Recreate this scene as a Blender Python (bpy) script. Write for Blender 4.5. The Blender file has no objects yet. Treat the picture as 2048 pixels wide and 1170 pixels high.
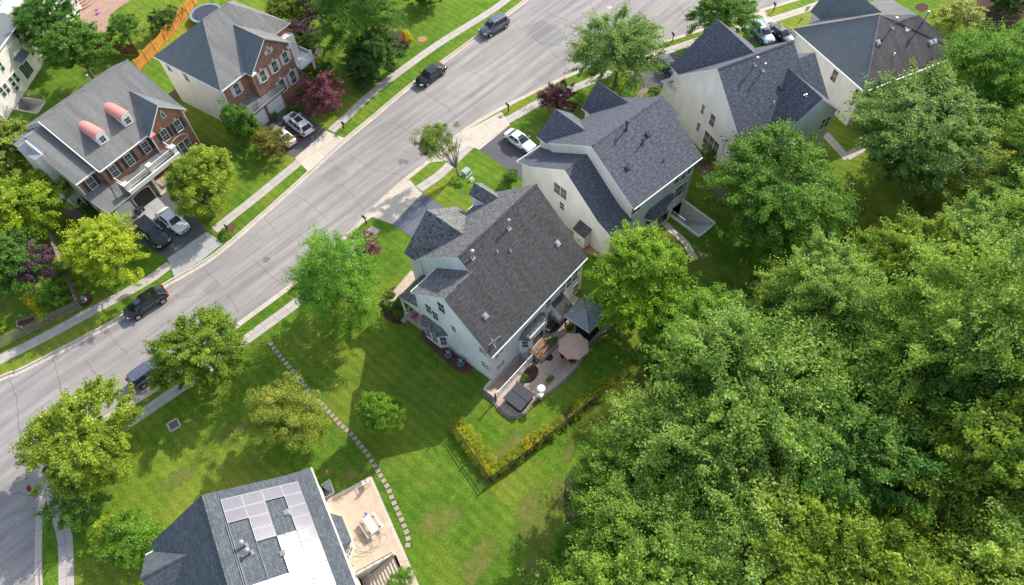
import bpy, bmesh, math, random
import numpy as np
from mathutils import Vector, Matrix
from mathutils.geometry import tessellate_polygon
R = math.radians
rng = np.random.default_rng(7)
random.seed(7)
sc = bpy.context.scene
COL = sc.collection

# ------------------------------------------------------------------ camera
CH = 62.0                                   # flying height of the drone camera
NXY = np.array([1080 - 1024, 1485 - 585, 1365.0])
dwn = NXY / np.linalg.norm(NXY)
fwd = np.array([0, 0, 1.0]) - dwn * dwn[2]; fwd /= np.linalg.norm(fwd)
rgt = np.cross(dwn, fwd); rgt *= np.sign(rgt[0])
cam_d = bpy.data.cameras.new('drone_camera'); cam = bpy.data.objects.new('drone_camera', cam_d); COL.objects.link(cam)
mx = Matrix(((rgt[0], -rgt[1], -rgt[2]), (fwd[0], -fwd[1], -fwd[2]), (-dwn[0], dwn[1], dwn[2])))
cam.matrix_world = Matrix.Translation((0, 0, CH)) @ mx.to_4x4()
cam_d.sensor_width = 36; cam_d.lens = 24.0; cam_d.clip_start = 0.5; cam_d.clip_end = 2000
sc.camera = cam
# ------------------------------------------------------------------ light
SUN_AZ, SUN_EL = 47.0, 35.0                 # azimuth counter-clockwise from +X, elevation
wd = bpy.data.worlds.new('World'); sc.world = wd; wd.use_nodes = True
nt = wd.node_tree; bg = nt.nodes['Background']
sky = nt.nodes.new('ShaderNodeTexSky'); sky.sky_type = 'NISHITA'; sky.sun_disc = False
sky.sun_elevation = R(SUN_EL); sky.sun_rotation = R(90 - SUN_AZ); sky.air_density = 1.0; sky.dust_density = 1.5
hs = nt.nodes.new('ShaderNodeHueSaturation'); hs.inputs['Saturation'].default_value = 0.72; hs.inputs['Value'].default_value = 1.28
nt.links.new(sky.outputs[0], hs.inputs['Color']); nt.links.new(hs.outputs[0], bg.inputs[0]); bg.inputs[1].default_value = 0.15
sl = bpy.data.lights.new('sun', 'SUN'); sl.energy = 3.9; sl.angle = R(0.6); sl.color = (1.0, 0.93, 0.82)
so = bpy.data.objects.new('sun', sl); COL.objects.link(so)
sdir = Vector((math.cos(R(SUN_EL)) * math.cos(R(SUN_AZ)), math.cos(R(SUN_EL)) * math.sin(R(SUN_AZ)), math.sin(R(SUN_EL))))
so.rotation_euler = sdir.to_track_quat('Z', 'Y').to_euler(); so.location = sdir * 150
sc.view_settings.view_transform = 'Standard'; sc.view_settings.look = 'None'
sc.view_settings.exposure = 0.53; sc.view_settings.gamma = 1; sc.view_settings.use_curve_mapping = False

# ------------------------------------------------------------------ surveying: sight lines of the photograph met with the ground
def ray(p):
    r = np.array([p[0] - 1024, p[1] - 585, 1365.0])
    return np.array([r @ rgt, r @ fwd, -(r @ dwn)])
def G(x, y=None, z=0.0):
    if y is None: x, y = x
    d = ray((x, y)); t = (CH - z) / (-d[2]); return (d[0] * t, d[1] * t)
def G3(x, y, z=0.0):
    a = G(x, y, z); return (a[0], a[1], z)

# ------------------------------------------------------------------ materials
def nn(nt, t, **k):
    n = nt.nodes.new('ShaderNode' + t)
    for a, b in k.items():
        if a.startswith('_'): setattr(n, a[1:], b)
        else: n.inputs[a.replace('__', ' ')].default_value = b
    return n
MATS = {}
def base(name, rough=0.8, spec=0.3, metal=0.0):
    m = bpy.data.materials.new(name); m.use_nodes = True; MATS[name] = m
    b = m.node_tree.nodes['Principled BSDF']
    b.inputs['Roughness'].default_value = rough; b.inputs['Metallic'].default_value = metal
    b.inputs['Specular IOR Level'].default_value = spec
    return m, m.node_tree, b
def c4(c): return (c[0], c[1], c[2], 1)
def sc3(c, k): return (c[0] * k, c[1] * k, c[2] * k)
def ramp(nt, src, stops):
    r = nt.nodes.new('ShaderNodeValToRGB'); e = r.color_ramp.elements
    while len(e) < len(stops): e.new(0.5)
    for i, (p, c) in enumerate(stops): e[i].position = p; e[i].color = c4(c)
    nt.links.new(src, r.inputs[0]); return r.outputs[0]
def mix(nt, a, b, f, mode='MIX'):
    n = nt.nodes.new('ShaderNodeMix'); n.data_type = 'RGBA'; n.blend_type = mode
    for i, v in ((6, a), (7, b)):
        if isinstance(v, tuple): n.inputs[i].default_value = c4(v)
        else: nt.links.new(v, n.inputs[i])
    if isinstance(f, (int, float)): n.inputs[0].default_value = f
    else: nt.links.new(f, n.inputs[0])
    return n.outputs[2]
def noise(nt, vec, scale, detail=4, rough=0.6, dist=0.0):
    n = nn(nt, 'TexNoise', Scale=scale, Detail=detail, Roughness=rough, Distortion=dist)
    if vec is not None: nt.links.new(vec, n.inputs['Vector'])
    return n.outputs[0]
def coords(nt, kind='Object'):
    t = nt.nodes.new('ShaderNodeTexCoord'); return t.outputs[kind]
def world(nt):
    g = nt.nodes.new('ShaderNodeNewGeometry'); return g.outputs['Position']
def bump(nt, b, h, dist, strength=1.0):
    n = nn(nt, 'Bump', Strength=strength, Distance=dist); nt.links.new(h, n.inputs['Height']); nt.links.new(n.outputs[0], b.inputs['Normal'])
def plain(name, c, rough=0.6, spec=0.3, metal=0.0, var=0.12, scale=3.0, bmp=0.0):
    m, nt, b = base(name, rough, spec, metal)
    n = noise(nt, coords(nt), scale, 5)
    col = ramp(nt, n, [(0.25, sc3(c, 1 - var)), (0.75, sc3(c, 1 + var))])
    nt.links.new(col, b.inputs['Base Color'])
    if bmp: bump(nt, b, noise(nt, coords(nt), 25, 3), bmp)
    return m
def stretch(nt, vec, s, rz=0.0):
    if rz:
        q = nt.nodes.new('ShaderNodeMapping'); q.inputs['Rotation'].default_value = (0, 0, rz); nt.links.new(vec, q.inputs['Vector']); vec = q.outputs[0]
    m = nt.nodes.new('ShaderNodeMapping'); m.inputs['Scale'].default_value = s
    nt.links.new(vec, m.inputs['Vector']); return m.outputs[0]
def shingle(name, c1, c2, c3, streak=0.25, bw=0.42, rh=0.16, blot=0.5):
    m, nt, b = base(name, 0.9, 0.2)
    uv = coords(nt, 'UV')
    br = nn(nt, 'TexBrick', Scale=1.0); nt.links.new(uv, br.inputs['Vector'])
    br.inputs['Color1'].default_value = c4(c1); br.inputs['Color2'].default_value = c4(c2); br.inputs['Mortar'].default_value = c4(sc3(c1, 0.55))
    br.inputs['Mortar Size'].default_value = 0.012; br.inputs['Brick Width'].default_value = bw; br.inputs['Row Height'].default_value = rh
    br.offset = 0.37; br.squash = 1.0
    n1 = noise(nt, stretch(nt, uv, (2.2, 5.5, 1)), 1.0, 4, 0.7)
    col = mix(nt, br.outputs[0], c3, ramp(nt, n1, [(0.47, (0, 0, 0)), (0.60, (blot, blot, blot))]))
    n2 = noise(nt, stretch(nt, uv, (0.9, 0.09, 1)), 1.0, 4, 0.6)
    col = mix(nt, col, ramp(nt, n2, [(0.3, (1 - streak,) * 3), (0.7, (1 + streak * 0.6,) * 3)]), 1.0, 'MULTIPLY')
    nt.links.new(col, b.inputs['Base Color'])
    bump(nt, b, br.outputs['Fac'], 0.02, 0.6)
    return m
def brick(name, c1, c2, mort):
    m, nt, b = base(name, 0.9, 0.2)
    uv = coords(nt, 'UV')
    br = nn(nt, 'TexBrick', Scale=1.0); nt.links.new(uv, br.inputs['Vector'])
    br.inputs['Color1'].default_value = c4(c1); br.inputs['Color2'].default_value = c4(c2); br.inputs['Mortar'].default_value = c4(mort)
    br.inputs['Mortar Size'].default_value = 0.014; br.inputs['Brick Width'].default_value = 0.30; br.inputs['Row Height'].default_value = 0.10
    n1 = noise(nt, uv, 1.3, 5)
    col = mix(nt, br.outputs[0], ramp(nt, n1, [(0.3, (0.75,) * 3), (0.7, (1.2,) * 3)]), 1.0, 'MULTIPLY')
    nt.links.new(col, b.inputs['Base Color']); bump(nt, b, br.outputs['Fac'], 0.01, 0.5)
    return m
def siding(name, c, gap=0.16, dirt=0.17):
    m, nt, b = base(name, 0.55, 0.35)
    uv = coords(nt, 'UV')
    w = nn(nt, 'TexWave', Scale=1 / gap / 6.2832 * 3.1416, Distortion=0.0); w.wave_type = 'BANDS'; w.bands_direction = 'Y'; w.wave_profile = 'SAW'
    nt.links.new(uv, w.inputs['Vector'])
    n1 = noise(nt, stretch(nt, uv, (0.6, 0.25, 1)), 1.0, 5)
    col = ramp(nt, n1, [(0.3, sc3(c, 1 - dirt)), (0.7, sc3(c, 1 + dirt * 0.4))])
    col = mix(nt, col, ramp(nt, w.outputs['Fac'], [(0.0, (0.86,) * 3), (0.14, (1, 1, 1))]), 1.0, 'MULTIPLY')
    nt.links.new(col, b.inputs['Base Color']); bump(nt, b, w.outputs['Fac'], 0.02, 0.4)
    return m
def grass_mat():
    m, nt, b = base('lawn_grass', 0.95, 0.1)
    w = world(nt)
    big = noise(nt, w, 0.09, 4, 0.6)
    mid = noise(nt, w, 0.8, 5, 0.7, 0.4)
    fine = noise(nt, w, 4.5, 6, 0.8)
    wv = nn(nt, 'TexWave', Scale=0.32, Distortion=1.5, Detail=2.0); wv.bands_direction = 'X'
    nt.links.new(stretch(nt, w, (1, 1, 1), R(-47)), wv.inputs['Vector'])
    col = ramp(nt, mid, [(0.25, (0.066, 0.150, 0.016)), (0.5, (0.112, 0.212, 0.020)), (0.75, (0.190, 0.282, 0.030))])
    col = mix(nt, col, (0.25, 0.275, 0.04), ramp(nt, big, [(0.46, (0, 0, 0)), (0.66, (0.8, 0.8, 0.8))]))
    col = mix(nt, col, ramp(nt, fine, [(0.25, (0.42, 0.46, 0.4)), (0.5, (1, 1, 1)), (0.75, (1.65, 1.55, 1.6))]), 1.0, 'MULTIPLY')
    col = mix(nt, col, ramp(nt, wv.outputs['Fac'], [(0.2, (0.93,) * 3), (0.8, (1.07,) * 3)]), 1.0, 'MULTIPLY')
    col = mix(nt, col, ramp(nt, noise(nt, w, 0.035, 3, 0.6, 0.5), [(0.4, (0.78, 0.86, 0.85)), (0.5, (1, 1, 1)), (0.6, (1.16, 1.08, 1.1))]), 1.0, 'MULTIPLY')
    nt.links.new(col, b.inputs['Base Color'])
    bump(nt, b, noise(nt, w, 9, 4, 0.8), 0.12, 0.9)
    return m
def dry_grass():
    m, nt, b = base('worn_grass', 0.95, 0.1)
    w = world(nt)
    mid = noise(nt, w, 1.2, 6, 0.75, 0.5); fine = noise(nt, w, 8, 4, 0.7)
    col = ramp(nt, mid, [(0.38, (0.115, 0.19, 0.02)), (0.52, (0.17, 0.2, 0.04)), (0.64, (0.25, 0.2, 0.09)), (0.74, (0.38, 0.24, 0.14))])
    col = mix(nt, col, ramp(nt, fine, [(0.25, (0.6,) * 3), (0.75, (1.3,) * 3)]), 1.0, 'MULTIPLY')
    nt.links.new(col, b.inputs['Base Color']); bump(nt, b, noise(nt, w, 9, 4, 0.8), 0.1, 0.9)
    # ragged, fading edge: vertex weight in attribute 'edge'
    at = nt.nodes.new('ShaderNodeAttribute'); at.attribute_name = 'edge'
    ma = nn(nt, 'Math', _operation='ADD'); nt.links.new(at.outputs['Fac'], ma.inputs[0]); nt.links.new(noise(nt, w, 1.6, 6, 0.8), ma.inputs[1])
    gt = nn(nt, 'Math', _operation='GREATER_THAN'); nt.links.new(ma.outputs[0], gt.inputs[0]); gt.inputs[1].default_value = 0.95
    nt.links.new(gt.outputs[0], b.inputs['Alpha'])
    return m
def asphalt(name, c, var=0.1, streaks=True, blue=0.0):
    m, nt, b = base(name, 0.85, 0.25)
    w = world(nt)
    n1 = noise(nt, w, 0.16, 7, 0.72, 0.8)
    col = ramp(nt, n1, [(0.3, sc3(c, 1 - var)), (0.7, sc3(c, 1 + var))])
    if streaks:
        n2 = noise(nt, stretch(nt, w, (0.07, 1.1, 1), R(-44)), 1.0, 4, 0.6)
        col = mix(nt, col, ramp(nt, n2, [(0.35, (0.74,) * 3), (0.65, (1.10,) * 3)]), 1.0, 'MULTIPLY')
    n3 = noise(nt, w, 14, 3, 0.8)
    col = mix(nt, col, ramp(nt, n3, [(0.3, (0.88,) * 3), (0.7, (1.1,) * 3)]), 1.0, 'MULTIPLY')
    nt.links.new(col, b.inputs['Base Color']); bump(nt, b, n3, 0.01, 0.5)
    return m
def concrete(name, c, var=0.12, joints=None):
    m, nt, b = base(name, 0.85, 0.25)
    w = world(nt)
    col = ramp(nt, noise(nt, w, 0.9, 6, 0.7), [(0.3, sc3(c, 1 - var)), (0.7, sc3(c, 1 + var))])
    col = mix(nt, col, ramp(nt, noise(nt, w, 18, 3), [(0.3, (0.9,) * 3), (0.7, (1.06,) * 3)]), 1.0, 'MULTIPLY')
    if joints:
        br = nn(nt, 'TexBrick', Scale=1.0); nt.links.new(coords(nt, 'UV'), br.inputs['Vector']); br.offset = joints[2]
        br.inputs['Color1'].default_value = (1, 1, 1, 1); br.inputs['Color2'].default_value = (0.9, 0.9, 0.9, 1); br.inputs['Mortar'].default_value = (0.5, 0.46, 0.42, 1)
        br.inputs['Mortar Size'].default_value = joints[3] if len(joints) > 3 else 0.02; br.inputs['Brick Width'].default_value = joints[0]; br.inputs['Row Height'].default_value = joints[1]
        col = mix(nt, col, br.outputs[0], 1.0, 'MULTIPLY')
    nt.links.new(col, b.inputs['Base Color']); bump(nt, b, noise(nt, w, 20, 3), 0.006, 0.5)
    return m
def leafmat(name, dark, light, hue=None, trans=0.45):
    m, nt, b = base(name, 0.55, 0.35)
    at = nt.nodes.new('ShaderNodeAttribute'); at.attribute_name = 'tint'
    oi = nt.nodes.new('ShaderNodeObjectInfo')
    col = ramp(nt, at.outputs['Fac'], [(0.05, dark), (0.55, tuple((dark[i] + light[i]) / 2 for i in range(3))), (0.95, light)])
    hs = nn(nt, 'HueSaturation'); nt.links.new(col, hs.inputs['Color'])
    mr = nn(nt, 'MapRange'); nt.links.new(oi.outputs['Random'], mr.inputs[0]); mr.inputs[3].default_value = 0.488; mr.inputs[4].default_value = 0.512
    nt.links.new(mr.outputs[0], hs.inputs['Hue'])
    mr2 = nn(nt, 'MapRange'); nt.links.new(oi.outputs['Random'], mr2.inputs[0]); mr2.inputs[3].default_value = 1.12; mr2.inputs[4].default_value = 0.85
    nt.links.new(mr2.outputs[0], hs.inputs['Value'])
    nt.links.new(hs.outputs[0], b.inputs['Base Color'])
    tr = nn(nt, 'BsdfTranslucent'); nt.links.new(mix(nt, hs.outputs[0], (1.25, 1.3, 0.6), 1.0, 'MULTIPLY'), tr.inputs[0])
    ms = nn(nt, 'MixShader'); ms.inputs[0].default_value = trans
    nt.links.new(b.outputs[0], ms.inputs[1]); nt.links.new(tr.outputs[0], ms.inputs[2]); nt.links.new(ms.outputs[0], nt.nodes['Material Output'].inputs[0])
    return m
def glassy(name, c=(0.03, 0.045, 0.05), rough=0.08):
    m, nt, b = base(name, rough, 0.4)
    n = noise(nt, coords(nt, 'Object'), 1.5, 2)
    nt.links.new(ramp(nt, n, [(0.35, sc3(c, 0.6)), (0.65, sc3(c, 1.6))]), b.inputs['Base Color'])
    return m
def paint(name, c, metal=0.0, rough=0.25):
    m, nt, b = base(name, rough, 0.5, metal)
    b.inputs['Coat Weight'].default_value = 0.6; b.inputs['Coat Roughness'].default_value = 0.06
    nt.links.new(ramp(nt, noise(nt, coords(nt), 6, 4), [(0.3, sc3(c, 0.93)), (0.7, sc3(c, 1.05))]), b.inputs['Base Color'])
    return m

# ------------------------------------------------------------------ mesh helpers
def nrm(v):
    l = math.sqrt(sum(a * a for a in v)) or 1; return tuple(a / l for a in v)
class MB:
    def __init__(s): s.v = []; s.f = []; s.m = []
    def face(s, pts, m=0):
        i = len(s.v); s.v += [tuple(p) for p in pts]; s.f.append(tuple(range(i, i + len(pts)))); s.m.append(m)
    def poly(s, vs, fs, m=0):
        i = len(s.v); s.v += [tuple(p) for p in vs]
        for f in fs: s.f.append(tuple(i + k for k in f)); s.m.append(m)
    def box(s, x0, x1, y0, y1, z0, z1, m=0):
        s.poly([(x0, y0, z0), (x1, y0, z0), (x1, y1, z0), (x0, y1, z0), (x0, y0, z1), (x1, y0, z1), (x1, y1, z1), (x0, y1, z1)],
               [(3, 2, 1, 0), (4, 5, 6, 7), (0, 1, 5, 4), (1, 2, 6, 5), (2, 3, 7, 6), (3, 0, 4, 7)], m)
    def obox(s, c, d, L, W, H, m=0, up=(0, 0, 1)):
        # box centred at c, long axis d, width across, height along up
        d = Vector(d).normalized(); u = Vector(up); w = u.cross(d).normalized(); u = d.cross(w).normalized(); c = Vector(c)
        P = [c + d * (a * L / 2) + w * (b * W / 2) + u * (e * H / 2) for e in (-1, 1) for (a, b) in ((-1, -1), (1, -1), (1, 1), (-1, 1))]
        s.poly(P, [(3, 2, 1, 0), (4, 5, 6, 7), (0, 1, 5, 4), (1, 2, 6, 5), (2, 3, 7, 6), (3, 0, 4, 7)], m)
    def bar(s, a, b, W=0.05, H=None, m=0):
        a = Vector(a); b = Vector(b); d = b - a
        up = (0, 0, 1) if abs(d.normalized().z) < 0.95 else (1, 0, 0)
        s.obox((a + b) / 2, d, d.length, W, H or W, m, up)
    def tube(s, pts, rad, n=8, m=0, cap=True):
        pts = [Vector(p) for p in pts]; rs = rad if isinstance(rad, (list, tuple)) else [rad] * len(pts)
        i0 = len(s.v)
        for k, p in enumerate(pts):
            d = (pts[min(k + 1, len(pts) - 1)] - pts[max(k - 1, 0)]).normalized()
            a = d.cross(Vector((0, 0, 1)) if abs(d.z) < 0.95 else Vector((1, 0, 0))).normalized(); b = d.cross(a)
            for j in range(n):
                t = 2 * math.pi * j / n; s.v.append(tuple(p + (a * math.cos(t) + b * math.sin(t)) * rs[k]))
        for k in range(len(pts) - 1):
            for j in range(n):
                A = i0 + k * n + j; B = i0 + k * n + (j + 1) % n; s.f.append((A, B, B + n, A + n)); s.m.append(m)
        if cap:
            s.f.append(tuple(i0 + j for j in range(n))); s.m.append(m)
            s.f.append(tuple(i0 + (len(pts) - 1) * n + j for j in reversed(range(n)))); s.m.append(m)
    def cyl(s, c, r, z0, z1, n=16, m=0, r2=None):
        s.tube([(c[0], c[1], z0), (c[0], c[1], z1)], [r, r if r2 is None else r2], n, m)
    def dome(s, c, r, rz, n=14, k=5, m=0):
        # half ball on top of c
        rings = []
        for i in range(k + 1):
            t = i / k * math.pi / 2; rings.append((r * math.cos(t) + 0.001, c[2] + rz * math.sin(t)))
        s.tube([(c[0], c[1], z) for _, z in rings], [a for a, _ in rings], n, m)
    def prism(s, prof, a0, a1, axis='x', m=0):
        # profile of (t, z) extruded along x (t = y) or along y (t = x)
        n = len(prof)
        if axis == 'x': P = [(a0, t, z) for t, z in prof] + [(a1, t, z) for t, z in prof]
        else: P = [(t, a0, z) for t, z in prof] + [(t, a1, z) for t, z in prof]
        s.poly(P, [tuple(reversed(range(n))), tuple(range(n, 2 * n))] + [(i, (i + 1) % n, n + (i + 1) % n, n + i) for i in range(n)], m)
    def plan(s, pts, z0, z1, m=0):
        n = len(pts); P = [(x, y, z0) for x, y in pts] + [(x, y, z1) for x, y in pts]
        s.poly(P, [tuple(reversed(range(n))), tuple(range(n, 2 * n))] + [(i, (i + 1) % n, n + (i + 1) % n, n + i) for i in range(n)], m)
    def slab(s, pts, th=0.2, mt=0, ms=1):
        # sloping roof slab: top polygon + sides + underside
        n = len(pts); c = Vector((0, 0, 0))
        for i in range(n): c += Vector(pts[i]).cross(Vector(pts[(i + 1) % n]))
        if c.z < 0: pts = list(reversed(pts))
        lo = [(p[0], p[1], p[2] - th) for p in pts]
        s.face(pts, mt); s.face(list(reversed(lo)), ms)
        for i in range(n):
            j = (i + 1) % n; s.face([pts[i], lo[i], lo[j], pts[j]], ms)
def build(name, mb, mats, parent=None, smooth=False, uvs=True, recalc=True):
    me = bpy.data.meshes.new(name); me.from_pydata(mb.v, [], mb.f)
    mats = mats if isinstance(mats, (list, tuple)) else [mats]
    for m in mats: me.materials.append(m)
    if len(mats) > 1: me.polygons.foreach_set('material_index', mb.m)
    if recalc:
        bm = bmesh.new(); bm.from_mesh(me); bmesh.ops.recalc_face_normals(bm, faces=bm.faces)
        bm.to_mesh(me); bm.free()
    if uvs:
        ul = me.uv_layers.new(name='UVMap'); me.update()
        for p in me.polygons:
            n = p.normal; h = Vector((0, 0, 1)).cross(n)
            h = h.normalized() if h.length > 1e-3 else Vector((1, 0, 0))
            s_ = n.cross(h)
            for li in p.loop_indices:
                co = me.vertices[me.loops[li].vertex_index].co; ul.data[li].uv = (co.dot(h), co.dot(s_))
    if smooth: me.polygons.foreach_set('use_smooth', [True] * len(me.polygons))
    me.update()
    o = bpy.data.objects.new(name, me); COL.objects.link(o)
    if parent: o.parent = parent
    return o
def tag(o, label=None, cat=None, group=None, kind=None):
    if label: o['label'] = label
    if cat: o['category'] = cat
    if group: o['group'] = group
    if kind: o['kind'] = kind
    return o
def thing(name, label, cat, loc=(0, 0, 0), rz=0.0, group=None):
    o = bpy.data.objects.new(name, None); COL.objects.link(o); o.empty_display_size = 0.3
    o.location = loc; o.rotation_euler = (0, 0, rz); return tag(o, label, cat, group)
def copy_tree(o, parent=None):
    c = o.copy(); COL.objects.link(c)
    if parent: c.parent = parent
    for ch in [x for x in COL.objects if x.parent == o]: copy_tree(ch, c)
    return c
def flat(name, mats, pts, z, label=None, holes=(), kind='structure', uvdir=None, parent=None):
    # flat sheet of any outline, with holes
    loops = [[Vector((x, y, 0)) for x, y in pts]] + [[Vector((x, y, 0)) for x, y in h] for h in holes]
    tri = tessellate_polygon(loops); V = [v for l in loops for v in l]
    me = bpy.data.meshes.new(name); fs = []
    for a, b, c in tri:
        n = (V[b] - V[a]).cross(V[c] - V[a]).z
        if abs(n) < 1e-9: continue
        fs.append((a, b, c) if n > 0 else (a, c, b))
    me.from_pydata([(v.x, v.y, z) for v in V], [], fs)
    me.materials.append(mats); ul = me.uv_layers.new(name='UVMap')
    d = uvdir if uvdir is not None else 0.0; ca, sa = math.cos(d), math.sin(d)
    for l in me.loops:
        co = me.vertices[l.vertex_index].co; ul.data[l.index].uv = (co.x * ca + co.y * sa, -co.x * sa + co.y * ca)
    me.update(); o = bpy.data.objects.new(name, me); COL.objects.link(o)
    if parent: o.parent = parent
    if kind: o['kind'] = kind
    if label: o['label'] = label
    return o
def smooth_line(P, n=6):
    # Catmull-Rom through 2-D points
    P = [np.array(p, float) for p in P]; Q = [2 * P[0] - P[1]] + P + [2 * P[-1] - P[-2]]; out = []
    for i in range(1, len(Q) - 2):
        for k in range(n):
            t = k / n; a, b, c, d = Q[i - 1], Q[i], Q[i + 1], Q[i + 2]
            out.append(0.5 * ((2 * b) + (c - a) * t + (2 * a - 5 * b + 4 * c - d) * t * t + (3 * b - a - 3 * c + d) * t ** 3))
    out.append(P[-1]); return out
def offset(L, d):
    out = []
    for i in range(len(L)):
        t = L[min(i + 1, len(L) - 1)] - L[max(i - 1, 0)]; t = t / np.hypot(*t); out.append(L[i] + np.array([-t[1], t[0]]) * d)
    return out
def ribbon(name, mat, L, w0, w1, z, kind='structure', z1=None):
    A = offset(L, w0); B = offset(L, w1); mb = MB(); s = 0; z1 = z if z1 is None else z1
    me_uv = []
    for i in range(len(L) - 1):
        ds = np.hypot(*(L[i + 1] - L[i]))
        mb.face([(*A[i], z), (*A[i + 1], z), (*B[i + 1], z1), (*B[i], z1)])
        me_uv += [(s, w0), (s + ds, w0), (s + ds, w1), (s, w1)]; s += ds
    o = build(name, mb, mat, uvs=False, recalc=False)
    if o.data.polygons[0].normal.z < 0: o.data.flip_normals()
    ul = o.data.uv_layers.new(name='UVMap')
    for p in o.data.polygons:
        for li in p.loop_indices:
            vi = o.data.loops[li].vertex_index; ul.data[li].uv = me_uv[vi]
    if kind: o['kind'] = kind
    return o
# ------------------------------------------------------------------ material set
M_grass = grass_mat(); M_dry = dry_grass()
M_road = asphalt('asphalt_road', (0.33, 0.308, 0.295), 0.10)
M_drive = asphalt('driveway_asphalt', (0.115, 0.112, 0.12), 0.15, False)
M_drive_new = asphalt('sealed_driveway', (0.150, 0.165, 0.205), 0.12, True)
M_curb = concrete('kerb_concrete', (0.56, 0.49, 0.42), 0.14, (3.0, 5.0, 0.0))
M_walk = concrete('sidewalk_concrete', (0.50, 0.455, 0.42), 0.1, (1.5, 4.0, 0.0, 0.02))
M_apron = concrete('apron_concrete', (0.60, 0.53, 0.44), 0.1, (3.2, 2.2, 0.0, 0.02))
M_apron_g = concrete('grey_apron_concrete', (0.42, 0.42, 0.41), 0.1, (3.2, 2.2, 0.0, 0.02))
M_patio = concrete('stamped_patio', (0.58, 0.455, 0.37), 0.14, (0.8, 0.5, 0.4, 0.012))
M_patio2 = concrete('tan_patio', (0.60, 0.47, 0.35), 0.12, (1.4, 1.0, 0.5, 0.008))
M_redpatio = concrete('red_paver_patio', (0.46, 0.30, 0.24), 0.12, (0.5, 0.25, 0.5, 0.02))
M_path = concrete('brick_path', (0.30, 0.21, 0.19), 0.12, (0.2, 0.1, 0.5, 0.01))
M_edge = concrete('edging_block', (0.26, 0.21, 0.18), 0.15, (0.35, 0.5, 0.0, 0.02))
M_mulch = plain('mulch', (0.15, 0.075, 0.055), 0.95, 0.1, var=0.5, scale=9, bmp=0.05)
M_soil = plain('dark_soil', (0.10, 0.06, 0.045), 0.95, 0.1, var=0.4, scale=5, bmp=0.05)
M_dirt = plain('red_clay', (0.42, 0.24, 0.16), 0.95, 0.1, var=0.3, scale=5, bmp=0.05)
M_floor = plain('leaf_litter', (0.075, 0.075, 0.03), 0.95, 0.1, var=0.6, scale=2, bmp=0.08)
M_crack = plain('crack_sealant', (0.14, 0.13, 0.13), 0.8)
M_iron = plain('cast_iron', (0.22, 0.18, 0.18), 0.6)
M_white = plain('white_trim', (0.80, 0.79, 0.77), 0.45, 0.4, var=0.04)
M_side_w = siding('white_siding', (0.80, 0.785, 0.775))
M_side_m = siding('cool_white_siding', (0.82, 0.83, 0.88))
M_side_c = siding('cream_siding', (0.80, 0.755, 0.70))
M_side_g = siding('grey_siding', (0.68, 0.71, 0.75))
M_concw = plain('poured_concrete', (0.55, 0.52, 0.47), 0.85, var=0.1)
M_brick = brick('red_brick', (0.30, 0.105, 0.055), (0.40, 0.17, 0.10), (0.38, 0.26, 0.2))
M_brick2 = brick('brown_brick', (0.24, 0.095, 0.06), (0.33, 0.145, 0.10), (0.34, 0.25, 0.2))
M_sh_main = shingle('weathered_brown_shingles', (0.062, 0.060, 0.063), (0.094, 0.090, 0.094), (0.145, 0.140, 0.145), 0.18)
M_sh_front = shingle('grey_architectural_shingles', (0.17, 0.17, 0.172), (0.27, 0.27, 0.27), (0.05, 0.055, 0.065), 0.1, 0.5, 0.2, 0.95)
M_sh_navy = shingle('slate_blue_shingles', (0.082, 0.090, 0.115), (0.118, 0.127, 0.155), (0.215, 0.23, 0.26), 0.08, 0.36, 0.15, 0.55)
M_sh_grey = shingle('faded_grey_shingles', (0.20, 0.20, 0.20), (0.235, 0.235, 0.23), (0.26, 0.255, 0.245), 0.30, 0.3, 0.14, 0.4)
M_sh_h5 = shingle('blue_grey_shingles', (0.155, 0.185, 0.20), (0.18, 0.21, 0.225), (0.20, 0.225, 0.235), 0.10, 0.3, 0.14, 0.4)
M_sh_h5b = shingle('stained_brown_shingles', (0.11, 0.098, 0.103), (0.135, 0.122, 0.127), (0.19, 0.18, 0.182), 0.35, 0.3, 0.14, 0.4)
M_sh_sol = shingle('charcoal_shingles', (0.085, 0.102, 0.120), (0.135, 0.152, 0.170), (0.05, 0.058, 0.066), 0.08, 0.36, 0.2, 0.4)
M_win = glassy('window_glass', (0.022, 0.028, 0.032))
M_wing = glassy('green_window_glass', (0.04, 0.07, 0.06))
M_win_l = glassy('screened_glass', (0.06, 0.058, 0.052), 0.3)
M_shut = plain('dark_shutter', (0.045, 0.05, 0.065), 0.5)
M_shutw = plain('pale_shutter', (0.62, 0.50, 0.47), 0.5)
M_metal = plain('galvanised_metal', (0.48, 0.48, 0.48), 0.35, 0.5, 0.6, var=0.05)
M_black = plain('black_metal', (0.03, 0.03, 0.032), 0.5)
M_red_roof = plain('red_copper_roof', (0.66, 0.27, 0.23), 0.45, 0.4, var=0.1)
M_reddoor = plain('red_door', (0.30, 0.03, 0.03), 0.4)
M_wood = plain('weathered_wood', (0.27, 0.23, 0.19), 0.85, var=0.25, scale=2)
M_cedar = plain('cedar_boards', (0.62, 0.27, 0.06), 0.7, var=0.22, scale=1.2)
M_brownw = plain('brown_stained_boards', (0.20, 0.085, 0.045), 0.8, var=0.3, scale=2)
M_deck = plain('deck_boards', (0.30, 0.19, 0.13), 0.75, var=0.2, scale=2)

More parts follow.
